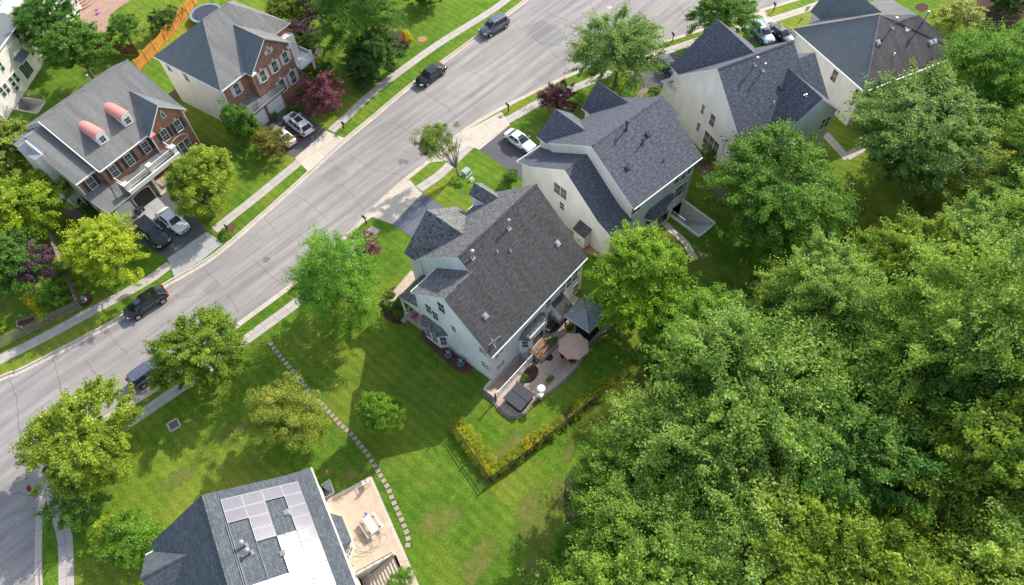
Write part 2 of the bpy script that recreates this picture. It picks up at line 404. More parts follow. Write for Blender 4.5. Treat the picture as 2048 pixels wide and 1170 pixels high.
# ------------------------------------------------------------------ road, kerbs, lawn
GP = lambda L, z=0.0: [G(p, None, z) for p in L]
Lpx = [(-900, 1180), (-500, 1010), (-220, 868), (0, 764), (38, 750), (140, 698), (251, 637), (331, 577), (362, 559), (431, 517), (512, 449), (600, 370), (679, 297), (750, 238), (830, 171), (956, 78), (1024, 27), (1060, 0), (1120, -46), (1190, -105)]
Rpx = [(90, 1500), (75, 1300), (70, 1170), (69, 1105), (72, 1033), (82, 989), (95, 957), (116, 917), (146, 879), (186, 846), (232, 817), (281, 791), (324, 762), (400, 705), (475, 645), (550, 590), (597, 553), (650, 506), (703, 456), (762, 397), (806, 358), (854, 320), (919, 263), (970, 231), (1024, 202), (1144, 145), (1260, 103), (1383, 63), (1450, 41), (1512, 21), (1582, 0), (1680, -28), (1800, -60)]
ZR = -0.12
Ledge = smooth_line(GP(Lpx, ZR), 5); Redge = smooth_line(GP(Rpx, ZR), 5)
roadpoly = [tuple(p) for p in Ledge] + [G(1700, -240, ZR)] + [tuple(p) for p in reversed(Redge)] + [G(-1200, 1500, ZR)]
flat('road', M_road, roadpoly, ZR)
for nm, L_, s_ in (('left', Ledge, 1), ('right', Redge, -1)):
    ribbon('gutter', M_curb, L_, -0.02 * s_, 0.46 * s_, ZR + 0.012)
    ribbon('kerb', M_curb, L_, 0.46 * s_, 0.49 * s_, ZR + 0.012, z1=0.012)
    ribbon('kerb', M_curb, L_, 0.49 * s_, 0.72 * s_, 0.012)
Lo = offset(Ledge, 0.6); Ro = offset(Redge, -0.6)
hole_road = [tuple(p) for p in Lo] + [G(1700, -230)] + [tuple(p) for p in reversed(Ro)] + [G(-1150, 1480)]
well_h3 = GP([(1335, 424), (1396, 474), (1427, 450), (1363, 402)])
well_h0 = GP([(38, 195), (92, 203), (75, 228), (22, 218)])
well_sol = GP([(643, 972), (660, 960), (669, 986), (650, 997)])
# frames of the two houses that need their local axes here
def frame(px, ang, z0=0.0):
    o = G(px, None, 0.0); return (o[0], o[1], R(ang))
def loc2w(F, x, y):
    ca, sa = math.cos(F[2]), math.sin(F[2]); return (F[0] + x * ca - y * sa, F[1] + x * sa + y * ca)
F_main = frame((986, 763), 46.8); F_sol = frame((742.7, 954.8), 25.5)
well_main = [loc2w(F_main, *p) for p in ((-1.15, -0.04), (-1.15, -1.36), (4.3, -1.36), (4.3, -0.04))]
stair_sol = [loc2w(F_sol, *p) for p in ((-4.3, -7.35), (-0.9, -7.35), (-0.9, -9.6), (-4.3, -9.6))]
big = [(-230, -160), (260, -160), (260, 330), (-230, 330)]
flat('lawn', M_grass, big, 0.0, holes=[hole_road, well_h3, well_h0, well_sol, well_main, stair_sol])

def walk(pts, w=1.25, mat=M_walk, z=0.015, name='sidewalk', n=5):
    ribbon(name, mat, smooth_line(GP(pts), n), -w / 2, w / 2, z)
walk([(-500, 950), (-200, 810), (0, 719), (100, 668), (205, 611), (294, 562), (340, 529)])
walk([(429, 461), (470, 428), (512, 395), (597, 325), (603, 318)])
walk([(662, 262), (700, 228), (751, 181), (871, 92), (990, 17), (1060, -40), (1160, -120)])
walk([(140, 1500), (134, 1250), (132, 1105), (127, 1061), (112, 1010), (103, 975)], 1.3)
walk([(103, 975), (150, 925), (230, 865), (313, 808), (400, 748), (512, 665), (614, 589), (700, 508), (752, 456)])
walk([(838, 378), (881, 348), (925, 305), (950, 284)])
walk([(1010, 243), (1040, 227), (1079, 205), (1161, 171), (1225, 145)])
walk([(1325, 105), (1393, 82), (1460, 62), (1505, 48)])
walk([(1540, 41), (1600, 22), (1651, 4), (1760, -28)])
def pad(name, mat, px, z, uvd=0.0, **k): return flat(name, mat, GP(px), z, uvdir=uvd, **k)
pad('driveway', M_drive, [(232, 452), (277, 416), (312, 390), (340, 372), (414, 463), (335, 517), (290, 490)], 0.012)
pad('driveway_pad', M_apron_g, [(262, 430), (277, 417), (312, 391), (331, 412), (299, 446)], 0.020, R(53))
pad('apron', M_apron_g, [(335, 517), (414, 463), (446, 487), (400, 524), (349, 554)], 0.022, R(40))
pad('driveway', M_drive, [(505, 262), (525, 236), (566, 205), (590, 215), (652, 262), (592, 316), (550, 300)], 0.012)
pad('apron', M_apron, [(590, 316), (652, 262), (688, 276), (618, 345)], 0.022, R(42))
pad('driveway', M_drive_new, [(785, 449), (845, 387), (893, 417), (915, 440), (860, 500), (826, 474)], 0.012)
pad('apron', M_apron, [(707, 459), (755, 412), (806, 364), (820, 360), (835, 378), (845, 387), (785, 449), (745, 434)], 0.022, R(45))
pad('driveway', M_drive, [(958, 300), (1014, 254), (1100, 318), (1048, 362)], 0.012)
pad('apron', M_apron, [(856, 325), (920, 268), (1003, 224), (1020, 250), (959, 300), (935, 290), (895, 322)], 0.021, R(40))
pad('driveway', M_drive, [(1262, 150), (1328, 98), (1392, 128), (1340, 200), (1290, 186)], 0.012)
pad('apron', M_apron, [(1215, 128), (1300, 93), (1330, 98), (1262, 150)], 0.022, R(25))
pad('driveway', M_drive, [(1482, 55), (1538, 44), (1550, 42), (1602, 68), (1570, 100), (1500, 84)], 0.012)
pad('apron', M_apron, [(1478, 40), (1528, 22), (1548, 43), (1484, 58)], 0.022, R(20))
walk([(1276, 192), (1292, 180), (1318, 178)], 0.9, M_path, 0.016, 'garden_path')
walk([(830, 545), (812, 566), (790, 592), (775, 610)], 1.15, M_patio, 0.014, 'front_walk')
walk([(1395, 322), (1418, 355), (1450, 395), (1480, 432)], 1.15, M_path, 0.014, 'garden_path')
walk([(1650, 268), (1672, 292), (1695, 318)], 1.1, M_walk, 0.016, 'garden_path'); walk([(1692, 315), (1712, 303), (1728, 296)], 1.1, M_walk, 0.02, 'garden_path')
walk([(108, 362), (112, 392), (140, 422), (178, 446), (215, 470)], 1.15, M_path, 0.014, 'garden_path')
walk([(1318, 436), (1345, 462), (1372, 488), (1390, 520)], 0.8, M_apron, 0.012, 'garden_path')
# patios
pad('patio', M_redpatio, [(100, -40), (160, 22), (162, 55), (182, 72), (214, 64), (217, 38), (232, 20), (262, 0), (280, -40)], 0.014, R(40))
pm = [(968, 784), (991, 805), (1003, 821), (1015, 830), (1030, 834), (1044, 828), (1055, 817), (1066, 803), (1080, 793), (1098, 783), (1115, 770), (1140, 748), (1158, 728), (1168, 706), (1180, 690), (1200, 672), (1225, 648)]
pmw = smooth_line(GP(pm), 4)
mainpatio = [tuple(p) for p in pmw] + [loc2w(F_main, 13.6, -3.3), loc2w(F_main, 13.3, -0.02), loc2w(F_main, 4.4, -0.02), loc2w(F_main, 4.4, -1.45), loc2w(F_main, -1.2, -1.45)]
flat('patio', M_patio, mainpatio, 0.02, uvdir=R(47))
ribbon('patio_edging', M_edge, pmw, -0.24, 0.0, 0.09); ribbon('patio_edging', M_edge, pmw, -0.27, -0.24, 0.0, z1=0.09)
sp = [loc2w(F_sol, *p) for p in ((-4.45, 0.1), (0.05, 0.1), (0.05, -10.2), (0.05, -14), (-4.45, -14))]
flat('patio', M_patio2, sp, 0.02, holes=[stair_sol], uvdir=R(25))
bord = [np.array(loc2w(F_sol, *p)) for p in ((-4.3, 0.12), (-0.2, 0.12), (0.08, 0.0), (0.08, -5.0), (0.08, -10.3), (0.08, -14))]
ribbon('patio_edging', M_apron, bord, -0.28, 0.02, 0.03)
# planting beds and bare ground
def bed(px, mat=M_mulch, z=0.008, name='planting_bed', n=4):
    P = smooth_line(GP(px) + [G(px[0])], n); flat(name, mat, [tuple(p) for p in P[:-1]], z)
bed([(845, 654), (842, 672), (862, 697), (885, 716), (902, 735), (925, 746), (943, 742), (940, 728), (905, 700), (880, 680)], M_mulch, 0.016)
bed([(764, 590), (762, 620), (775, 640), (795, 648), (812, 640), (812, 600), (800, 575), (785, 575)], M_soil)
bed([(1120, 440), (1145, 470), (1165, 500), (1200, 515), (1215, 500), (1190, 480), (1160, 455), (1130, 425)], M_dirt, 0.012)
bed([(372, 330), (400, 335), (425, 315), (430, 300), (410, 285), (385, 305)], M_mulch)
bed([(560, 215), (585, 232), (615, 245), (625, 215), (620, 180), (590, 190)], M_mulch)
bed([(768, 92), (790, 110), (815, 95), (822, 72), (800, 62), (775, 70)], M_soil)
bed([(835, 82), (845, 84), (854, 79), (850, 73), (838, 74)], M_dirt)
bed([(1828, 16), (1842, 24), (1856, 18), (1852, 8), (1835, 8)], M_soil)
bed([(1930, 60), (1960, 80), (2010, 60), (2060, 20), (2050, -30), (1960, -30), (1925, 20)], M_soil)
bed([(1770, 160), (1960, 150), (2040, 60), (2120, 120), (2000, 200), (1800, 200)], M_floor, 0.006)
bed([(455, 452), (470, 448), (466, 465), (450, 480), (436, 474), (438, 464)], M_mulch, 0.02)
bed([(165, 590), (180, 585), (186, 600), (176, 612), (163, 608)], M_soil)
bed([(35, 640), (60, 634), (78, 628), (68, 650), (40, 662)], M_mulch, 0.009)
bed([(48, 585), (60, 575), (90, 580), (80, 600), (62, 605)], M_mulch, 0.009)
bed([(1405, 318), (1425, 312), (1432, 330), (1418, 338)], M_dirt, 0.01)
bed([(1890, 385), (1860, 405), (1800, 430), (1760, 455), (1790, 470), (1850, 440), (1930, 405), (1940, 380)], M_dirt, 0.009, n=6)
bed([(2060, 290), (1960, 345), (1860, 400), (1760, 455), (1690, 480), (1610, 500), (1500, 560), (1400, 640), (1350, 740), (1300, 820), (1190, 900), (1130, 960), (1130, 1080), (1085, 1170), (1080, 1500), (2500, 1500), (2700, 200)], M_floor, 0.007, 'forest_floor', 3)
M_olive = plain('long_olive_grass', (0.20, 0.215, 0.04), 0.95, 0.1, var=0.4, scale=3, bmp=0.08)
bed([(1665, 508), (1740, 466), (1815, 422), (1885, 384), (1960, 344), (2060, 300), (2070, 345), (1960, 400), (1860, 446), (1780, 486), (1700, 520)], M_olive, 0.011, 'long_grass', 3)
bed([(1235, 778), (1296, 735), (1350, 700), (1370, 760), (1300, 830), (1200, 880), (1160, 850)], M_olive, 0.011, 'long_grass', 3)
def patch(px, rx, ry, rot, mat=M_dry, z=0.004, name='worn_ground'):
    cx, cy = G(px); me = bpy.data.meshes.new(name); V = [(cx, cy, z)]; W = [0.75]; K = 28; Q = 6; fs = []
    for q in range(1, Q + 1):
        for k in range(K):
            t = 2 * math.pi * k / K; a, b = rx * math.cos(t) * q / Q, ry * math.sin(t) * q / Q
            V.append((cx + a * math.cos(rot) - b * math.sin(rot), cy + a * math.sin(rot) + b * math.cos(rot), z)); W.append(0.75 * (1 - q / Q))
    for k in range(K): fs.append((0, 1 + k, 1 + (k + 1) % K))
    for q in range(Q - 1):
        for k in range(K):
            a = 1 + q * K + k; b = 1 + q * K + (k + 1) % K; fs.append((a, a + K, b + K, b))
    me.from_pydata(V, [], fs); me.materials.append(mat); at = me.attributes.new('edge', 'FLOAT', 'POINT'); at.data.foreach_set('value', W)
    o = bpy.data.objects.new(name, me); COL.objects.link(o); o['kind'] = 'structure'
for px, a, b, r_, in [((655, 945), 1.3, .8, .4), ((700, 950), 1.6, 1.0, .4), ((965, 960), 1.3, .6, -.9), ((985, 990), 1.0, .6, -.5), ((905, 850), 1.6, .8, 0.8),
                      ((1138, 900), 2.6, 1.0, 1.2), ((1120, 985), 3.4, 1.6, 1.4), ((1085, 1060), 3.6, 1.6, 1.2), ((1070, 1130), 3.0, 1.8, 1.0), ((1200, 870), 2.0, .6, .8), ((1020, 900), 5.5, 2.2, 0.7), ((1060, 1020), 4.5, 2.0, 1.2), ((470, 860), 3.0, 1.6, 0.6), ((350, 960), 3.5, 1.5, 0.5), ((575, 690), 1.4, .5, .7),
                      ((1400, 520), 3.5, 1.5, 0.8), ((330, 800), 1.2, .6, .6), ((520, 685), 1.4, .6, .7), ((880, 1040), 4.0, 2.2, 0.4), ((1330, 470), 2.4, 1.0, .8), ((1880, 120), 3, 2, 0), ((1700, 70), 3, 1.0, .3), ((960, 1120), 4, 2, 1)]:
    patch(px, a * 1.25, b * 1.25, r_, z=0.004 + random.random() * 0.002)
# sealed cracks
def crack(px, w=0.03, amp=0.12):
    P = smooth_line(GP(px, ZR), 7); Q = [np.array(p) + rng.normal(0, amp, 2) * (0 if i in (0, len(P) - 1) else 1) for i, p in enumerate(P)]
    mb = MB(); A = offset(Q, w); B = offset(Q, -w)
    for i in range(len(Q) - 1): mb.face([(*A[i], ZR + .004), (*A[i + 1], ZR + .004), (*B[i + 1], ZR + .004), (*B[i], ZR + .004)])
    for q in range(len(mb.v)): mb.v[q] = (mb.v[q][0], mb.v[q][1], ZR + 0.004)
    o = build('road_crack', mb, M_crack); o['kind'] = 'structure'
for c in [[(700, 309), (740, 335), (800, 350), (835, 372), (806, 357)][:4], [(585, 388), (612, 402), (640, 425), (655, 440)], [(655, 372), (680, 370), (700, 385), (728, 420), (735, 432)], [(773, 242), (800, 252), (830, 272)],
          [(840, 180), (880, 205), (915, 235)], [(922, 133), (975, 158), (1015, 178)], [(1030, 50), (1060, 70), (1110, 110), (1140, 145)], [(20, 760), (33, 800), (38, 855), (48, 905), (55, 960)], [(105, 715), (118, 760), (122, 785)], [(0, 998), (30, 985), (55, 990), (70, 992)],
          [(0, 1040), (20, 1028), (50, 1020), (75, 1015)], [(0, 1080), (15, 1062), (35, 1040)], [(405, 533), (430, 560), (440, 570)], [(455, 590), (470, 610), (478, 625)], [(212, 655), (235, 690), (260, 710)], [(345, 590), (370, 595), (390, 590)], [(1255, 20), (1300, 45), (1335, 60)],
          [(1345, 0), (1370, 30), (1375, 45)], [(518, 420), (545, 455), (560, 475)], [(1180, 5), (1200, 40), (1235, 70)], [(1085, 20), (1130, 40), (1190, 60)], [(640, 300), (670, 330), (690, 345)], [(170, 720), (200, 760), (190, 790)], [(510, 520), (530, 540), (560, 565)]]:
    crack(c, 0.018 + 0.016 * random.random(), 0.06)
for pts, c_ in (([(1046, 52), (1085, 38), (1132, 62), (1120, 92), (1078, 88)], .275), ([(640, 352), (668, 330), (700, 345), (672, 372)], .29), ([(120, 800), (160, 778), (185, 800), (140, 826)], .28), ([(400, 575), (428, 560), (446, 575), (418, 592)], .285)):
    pad('road_patch', asphalt('patch_%d' % int(c_ * 1000), (c_, c_ * .96, c_ * .94), .08), pts, ZR + .003)
# oil stain
pad('road_stain', M_road.copy() if False else plain('oil_stain', (0.18, 0.16, 0.16), 0.6), [(795, 322), (800, 316), (812, 318), (820, 322), (812, 328), (806, 325), (800, 330)], ZR + 0.004)
# ------------------------------------------------------------------ houses
class House:
    def __init__(s, name, label, px, ang, cat='house'):
        s.F = frame(px, ang); s.r = thing(name, label, cat, (s.F[0], s.F[1], 0), s.F[2])
        a = s.F[2]; s.RM = np.array([[math.cos(a), math.sin(a), 0], [-math.sin(a), math.cos(a), 0], [0, 0, 1]])
    def at(s, px, **k):
        # sight line of a photo point met with a plane of this house
        (ax, val), = k.items(); C = s.RM @ (np.array([0, 0, CH]) - np.array([s.F[0], s.F[1], 0])); D = s.RM @ ray(px)
        i = 'xyz'.index(ax); q = C + D * ((val - C[i]) / D[i]); return tuple(float(v) for v in q)
    def on(s, px, p0, n):
        C = s.RM @ (np.array([0, 0, CH]) - np.array([s.F[0], s.F[1], 0])); D = s.RM @ ray(px); n = np.array(n, float); p0 = np.array(p0, float)
        t = ((p0 - C) @ n) / (D @ n); return tuple(float(v) for v in (C + D * t))
    def part(s, name, mb, mats, label=None, parent=None, **k):
        o = build(name, mb, mats, parent or s.r, **k)
        if label: o['label'] = label
        return o
    def walls(s, profs, mat, name='wall', label=None):
        mb = MB()
        for prof, a0, a1, ax in profs: mb.prism(prof, a0, a1, ax)
        return s.part(name, mb, mat, label)
    def roof(s, polys, mat, name='roof', th=0.16, trim=None, label=None):
        mb = MB()
        for p in polys: mb.slab(p, th)
        return s.part(name, mb, [mat, trim or M_white], label)
    def gutter(s, a, b, off=(0, 0), name='gutter'):
        mb = MB(); mb.bar((a[0] + off[0], a[1] + off[1], a[2] - 0.09), (b[0] + off[0], b[1] + off[1], b[2] - 0.09), 0.10, 0.10); return s.part(name, mb, M_white)
    def window(s, c, ax, sgn, w, h, cols=2, rows=3, glass=None, frame_=None, shut=None, sash=True, name='window', key=False, tri=False, label=None):
        # c = centre on the wall surface; ax = wall normal axis; sgn = outward direction
        def P(u, v, d):
            q = [c[0], c[1], c[2] + v]
            if ax == 'x': q[0] += sgn * d; q[1] += u
            else: q[1] += sgn * d; q[0] += u
            return tuple(q)
        def blk(mb, u0, u1, v0, v1, d0, d1, m=0):
            a = P(u0, v0, d0); b = P(u1, v1, d1)
            mb.box(min(a[0], b[0]), max(a[0], b[0]), min(a[1], b[1]), max(a[1], b[1]), min(a[2], b[2]), max(a[2], b[2]), m)
        f = MB(); t = 0.055; d0, d1 = -0.02, 0.06
        blk(f, -w / 2 - t, -w / 2, -h / 2 - t, h / 2 + t, d0, d1); blk(f, w / 2, w / 2 + t, -h / 2 - t, h / 2 + t, d0, d1)
        blk(f, -w / 2, w / 2, h / 2, h / 2 + t, d0, d1); blk(f, -w / 2, w / 2, -h / 2 - t, -h / 2, d0, d1 + 0.05)
        if sash: blk(f, -w / 2, w / 2, -0.022, 0.022, d0, 0.05)
        for i in range(1, cols): u = -w / 2 + w * i / cols; blk(f, u - 0.007, u + 0.007, -h / 2, h / 2, d0, 0.035)
        for i in range(1, rows):
            v = -h / 2 + h * i / rows
            if abs(v) > 0.05 or not sash: blk(f, -w / 2, w / 2, v - 0.007, v + 0.007, d0, 0.034)
        o = s.part(name, f, frame_ or M_white, label, uvs=False)
        g = MB(); blk(g, -w / 2 + .001, w / 2 - .001, -h / 2 + .001, h / 2 - .001, -0.06, 0.02); p = build('pane', g, glass or M_win, o, uvs=False)
        if shut:
            for sd in (-1, 1):
                sh = MB(); a = sd * (w / 2 + t + 0.02); b = sd * (w / 2 + t + 0.42)
                blk(sh, min(a, b), max(a, b), -h / 2, h / 2, 0.0, 0.05)
                for q in range(9): v = -h / 2 + h * (q + 0.5) / 9; blk(sh, min(a, b) + .05, max(a, b) - .05, v - 0.03, v + 0.03, 0.05, 0.062)
                s.part('shutter', sh, shut, uvs=False)
        if key:
            kb = MB(); blk(kb, -0.14, 0.14, h / 2 + t, h / 2 + 0.42, 0, 0.09); s.part('keystone', kb, M_concw, uvs=False)
        return o
    def pipe(s, px, p0, n, h, r=0.07, cap=True, mat=None):
        b = s.on(px, p0, n); mb = MB(); fl = .4 if r > .055 else .2; mb.obox((b[0], b[1], b[2] + 0.02), (1, 0, 0), fl, fl, 0.05, 0, up=nrm(n)); mb.cyl(b, r, b[2] - 0.15, b[2] + h, 10)
        if cap: mb.cyl(b, r * 2.3, b[2] + h, b[2] + h + 0.08, 12); mb.dome((b[0], b[1], b[2] + h + 0.08), r * 2.3, 0.14, 12, 4)
        return s.part('vent_pipe', mb, mat or M_metal, uvs=False)
    def vent(s, px, p0, n, sz=0.36, mat=None):
        b = s.on(px, p0, n); mb = MB(); mb.obox((b[0], b[1], b[2] + 0.10), (1, 0, 0), sz, sz, 0.22, 0, up=nrm(n)); mb.obox((b[0], b[1], b[2] + 0.02), (1, 0, 0), sz + .22, sz + .22, 0.03, 0, up=nrm(n))
        return s.part('roof_vent', mb, mat or M_metal, uvs=False)
    def ridgecap(s, a, b, mat, w=0.3):
        mb = MB(); a = Vector(a); b = Vector(b); d = (b - a).normalized(); sd = d.cross(Vector((0, 0, 1))).normalized(); n = max(2, int((b - a).length / 0.28))
        for i in range(n):
            p = a + (b - a) * (i / n); q = a + (b - a) * ((i + 1.15) / n); up = Vector((0, 0, 0.045 + 0.012 * (i % 2)))
            for k in (-1, 1):
                e = sd * (k * w / 2) - Vector((0, 0, w * 0.36)); mb.face([p + up, q + up, q + up + e, p + up + e] if k < 0 else [p + up, p + up + e, q + up + e, q + up])
        return s.part('ridge_cap', mb, mat, recalc=False)

# ---------- the pale house in the middle (the photo's subject)
H = House('grey_siding_house', 'pale grey siding house in the middle with dark brown shingle roof and back patio', (986, 763), 46.8)
bs = 0.953
H.walls([([(0, 0), (12.7, 0), (12.7, 6.15), (6.3, 11.88), (0, 5.9)], 3.6, 14.4, 'x')], M_side_m)
H.walls([([(0.003, -0.01), (9.6, -0.01), (9.6, 7.1), (5.0, 10.65), (0.003, 5.89)], 0.0, 3.61, 'x')], M_side_m, 'wing_wall')
H.walls([([(3.5, 0), (10.95, 0), (10.95, 6.05), (7.2, 8.9), (3.5, 6.05)], 12.6, 14.2, 'y')], M_side_m, 'gable_wall')
cw = MB(); cw.box(-0.05, 14.45, -0.05, 0.3, -1.4, -0.001); cw.box(-0.05, 0.3, 0.3, 9.6, -0.2, 0.25); cw.box(-1.35, -1.15, -1.5, 0.1, -1.5, 0.45); cw.box(-1.15, -0.05, -0.04, 0.16, -1.5, 0.45)
H.part('foundation', cw, M_concw)
H.roof([[(-.2, -.35, 5.7), (14.75, -.35, 5.7), (14.75, 6.3, 12.04), (3.4, 6.3, 12.04), (3.4, 5.0, 10.8), (-.2, 5.0, 10.8)]], M_sh_main, label='large weathered brown rear roof slope')
H.roof([[(3.4, 13.1, 5.95), (3.4, 6.3, 12.04), (14.75, 6.3, 12.04), (14.75, 13.5, 5.6)], [(-.2, 10.0, 6.9), (-.2, 5, 10.8), (3.6, 5, 10.8), (3.6, 10.0, 6.9)]], M_sh_front, 'front_roof', label='grey front roof slopes')
H.roof([[(3.2, 14.55, 5.95), (7.2, 14.55, 9.1), (7.2, 9.4, 9.1), (3.2, 13.0, 5.95)], [(11.25, 14.55, 5.95), (7.2, 14.55, 9.1), (7.2, 9.4, 9.1), (11.25, 13.0, 5.95)]], M_sh_front, 'gable_roof')
dx0, dx1, dxm = 12.35, 14.3, 13.35
H.walls([([(dx0 + .1, 5.5), (dx1 - .1, 5.5), (dx1 - .1, 7.6), (dxm, 8.35), (dx0 + .1, 7.6)], 9.8, 13.3, 'y')], M_side_m, 'dormer_wall')
H.roof([[(dx0 - .05, 13.6, 7.6), (dxm, 13.6, 8.5), (dxm, 9.6, 8.5), (dx0 - .05, 10.6, 7.6)], [(dx1 + .05, 13.6, 7.6), (dxm, 13.6, 8.5), (dxm, 9.6, 8.5), (dx1 + .05, 10.6, 7.6)]], M_sh_front, 'dormer_roof')
H.ridgecap((3.5, 6.3, 12.04), (14.75, 6.3, 12.04), M_sh_main); H.ridgecap((-.2, 5, 10.8), (3.6, 5, 10.8), M_sh_front); H.ridgecap((7.2, 14.55, 9.1), (7.2, 9.4, 9.1), M_sh_front)
H.gutter((-.1, -.42, 5.72), (14.7, -.42, 5.72)); H.gutter((-.1, 10.06, 6.95), (3.4, 10.06, 6.95)); H.gutter((11.3, 13.4, 5.75), (14.7, 13.6, 5.6))
# porch
H.roof([[(-0.05, 12.75, 3.35), (3.55, 12.75, 3.35), (3.55, 9.55, 4.45), (-0.05, 9.55, 4.45)]], M_sh_front, 'porch_roof', label='dark shingled porch roof')
pf = MB(); pf.box(-0.3, 3.5, 9.62, 12.45, 0.0, 0.28); pf.box(0.5, 1.9, 12.45, 12.85, 0, 0.14); H.part('porch_floor', pf, M_patio)
for q in ((0.02, 12.3), (3.3, 12.3)):
    mb = MB(); mb.box(q[0] - .1, q[0] + .1, q[1] - .1, q[1] + .1, 0.28, 3.2); mb.box(q[0] - .15, q[0] + .15, q[1] - .15, q[1] + .15, 0.28, 0.5); H.part('porch_post', mb, M_white, uvs=False)
mb = MB(); mb.prism([(9.6, 3.2), (12.4, 3.2), (12.6, 3.28), (9.6, 4.3)], -0.02, 0.1, 'x'); H.part('porch_side_panel', mb, M_white)
# left bay window
H.walls([([(0.0, 6.1), (-0.65, 6.75), (-0.65, 8.65), (0.0, 9.25)], 0, 0, 'p')] and [], M_side_m) if False else None
mb = MB(); mb.plan([(0.0, 5.95), (-0.62, 6.65), (-0.62, 8.6), (0.0, 9.2)], 0.25, 2.95); bay = H.part('bay_window', mb, M_side_m)
mb = MB()
A = [(0, 5.65, 3.0), (-0.8, 6.5, 2.85), (-0.8, 8.75, 2.85), (0, 9.5, 3.0)]; T_ = [(0, 6.3, 3.75), (0, 8.9, 3.75)]
mb.face([A[1], A[2], T_[1], T_[0]]); mb.face([A[0], A[1], T_[0]]); mb.face([A[2], A[3], T_[1]]); mb.face([(p[0], p[1], p[2] - .08) for p in A], 1)
for i in range(3): mb.face([A[i], A[i + 1], (A[i + 1][0], A[i + 1][1], A[i + 1][2] - .08), (A[i][0], A[i][1], A[i][2] - .08)], 1)
build('bay_roof', mb, [M_sh_front, M_white], bay)
H.window((-0.62, 7.15, 1.75), 'x', -1, .75, 1.7); H.window((-0.62, 8.1, 1.75), 'x', -1, .75, 1.7)
w = H.window((0, 0, 0), 'y', -1, .62, 1.6, 2, 4); w.location = (-0.33, 6.26, 1.75); w.rotation_euler = (0, 0, R(-48)); 
# windows on the left side wall
for px, ww, hh in [((866, 617.5), .85, 1.5), ((856.5 + 16, 632.5), .85, 1.5)]:
    pass
for px, ww, hh, gl in [((858, 618), .8, 1.5, M_win), ((871, 631), .8, 1.5, M_win), ((883, 615), .85, 1.6, M_win), ((908, 657), .55, 1.0, M_wing)]:
    H.window(H.at(px, x=0.0), 'x', -1, ww, hh, 2, 2, gl)
for px in [(963.5, 699.5), (973.5, 707.5), (967.5, 727.5), (977.5, 736)]:
    H.window(H.at(px, x=0.0), 'x', -1, .55, .95, 2, 3, M_wing)
# back wall windows (y = 0)
for px, ww, hh in [((993, 711), .5, .9), ((1002, 699), .5, .9), ((996, 734), .5, .95), ((1004.5, 725.5), .5, .95), ((1096, 607.5), .8, 1.35), ((1100, 629.5), .8, 1.5), ((1124.5, 578.5), .8, 1.5), ((1137.5, 565.5), .8, 1.5), ((1149.5, 552), .8, 1.5), ((1150.5, 577.5), .85, 1.6)]:
    H.window(H.at(px, y=0.0), 'y', -1, ww, hh, 2, 3)
mb = MB(); dc = H.at((1031, 733), y=0.0); H.window((dc[0], 0, -0.2), 'y', -1, .6, 1.2, 2, 4, name='basement_door')
# rear bay with door
mb = MB(); mb.plan([(4.2, 0.0), (4.95, -0.85), (7.25, -0.85), (8.0, 0.0)], 0.0, 3.0); bay = H.part('rear_bay', mb, M_side_m)
A = [(4.0, 0, 2.85), (4.8, -1.02, 2.72), (7.4, -1.02, 2.72), (8.2, 0, 2.85)]; T_ = [(4.7, 0, 3.75), (7.5, 0, 3.75)]; mb = MB()
mb.face([A[1], A[2], T_[1], T_[0]]); mb.face([A[0], A[1], T_[0]]); mb.face([A[2], A[3], T_[1]]); mb.face([(p[0], p[1], p[2] - .08) for p in A], 1)
for i in range(3): mb.face([A[i], A[i + 1], (A[i + 1][0], A[i + 1][1], A[i + 1][2] - .08), (A[i][0], A[i][1], A[i][2] - .08)], 1)
build('bay_roof', mb, [M_sh_front, M_white], bay)
H.window((6.1, -0.85, 1.75), 'y', -1, 1.8, 2.0, 2, 1, sash=False, name='patio_door')
w = H.window((0, 0, 0), 'y', -1, .6, 1.25, 2, 3); w.location = (4.56, -0.44, 1.9); w.rotation_euler = (0, 0, R(-48.6))
# boxed-in bump with its own lean-to roof
mb = MB(); mb.box(9.35, 11.0, -1.25, 0.0, 0, 2.2); mb.prism([(0, 2.2), (-1.25, 2.2), (-1.25, 2.3), (0, 3.1)], 9.35, 11.0, 'x'); bump_ = H.part('chimney_bump', mb, M_side_m)
mb = MB(); mb.slab([(9.2, -1.45, 2.22), (11.15, -1.45, 2.22), (11.15, 0, 3.2), (9.2, 0, 3.2)], .12); build('bump_roof', mb, [M_sh_main, M_white], bump_)
plane = ((0, -.35, 5.7), (0, -bs, 1))
H.pipe((1018.5, 457), *plane, 1.15); H.pipe((946, 516), *plane, 1.0, 0.09); H.pipe((995, 503.5), *plane, .25, .05, False); H.pipe((1021, 502), *plane, .3, .05, False)
H.vent((1115.5, 487), *plane); H.vent((971, 632), *plane)
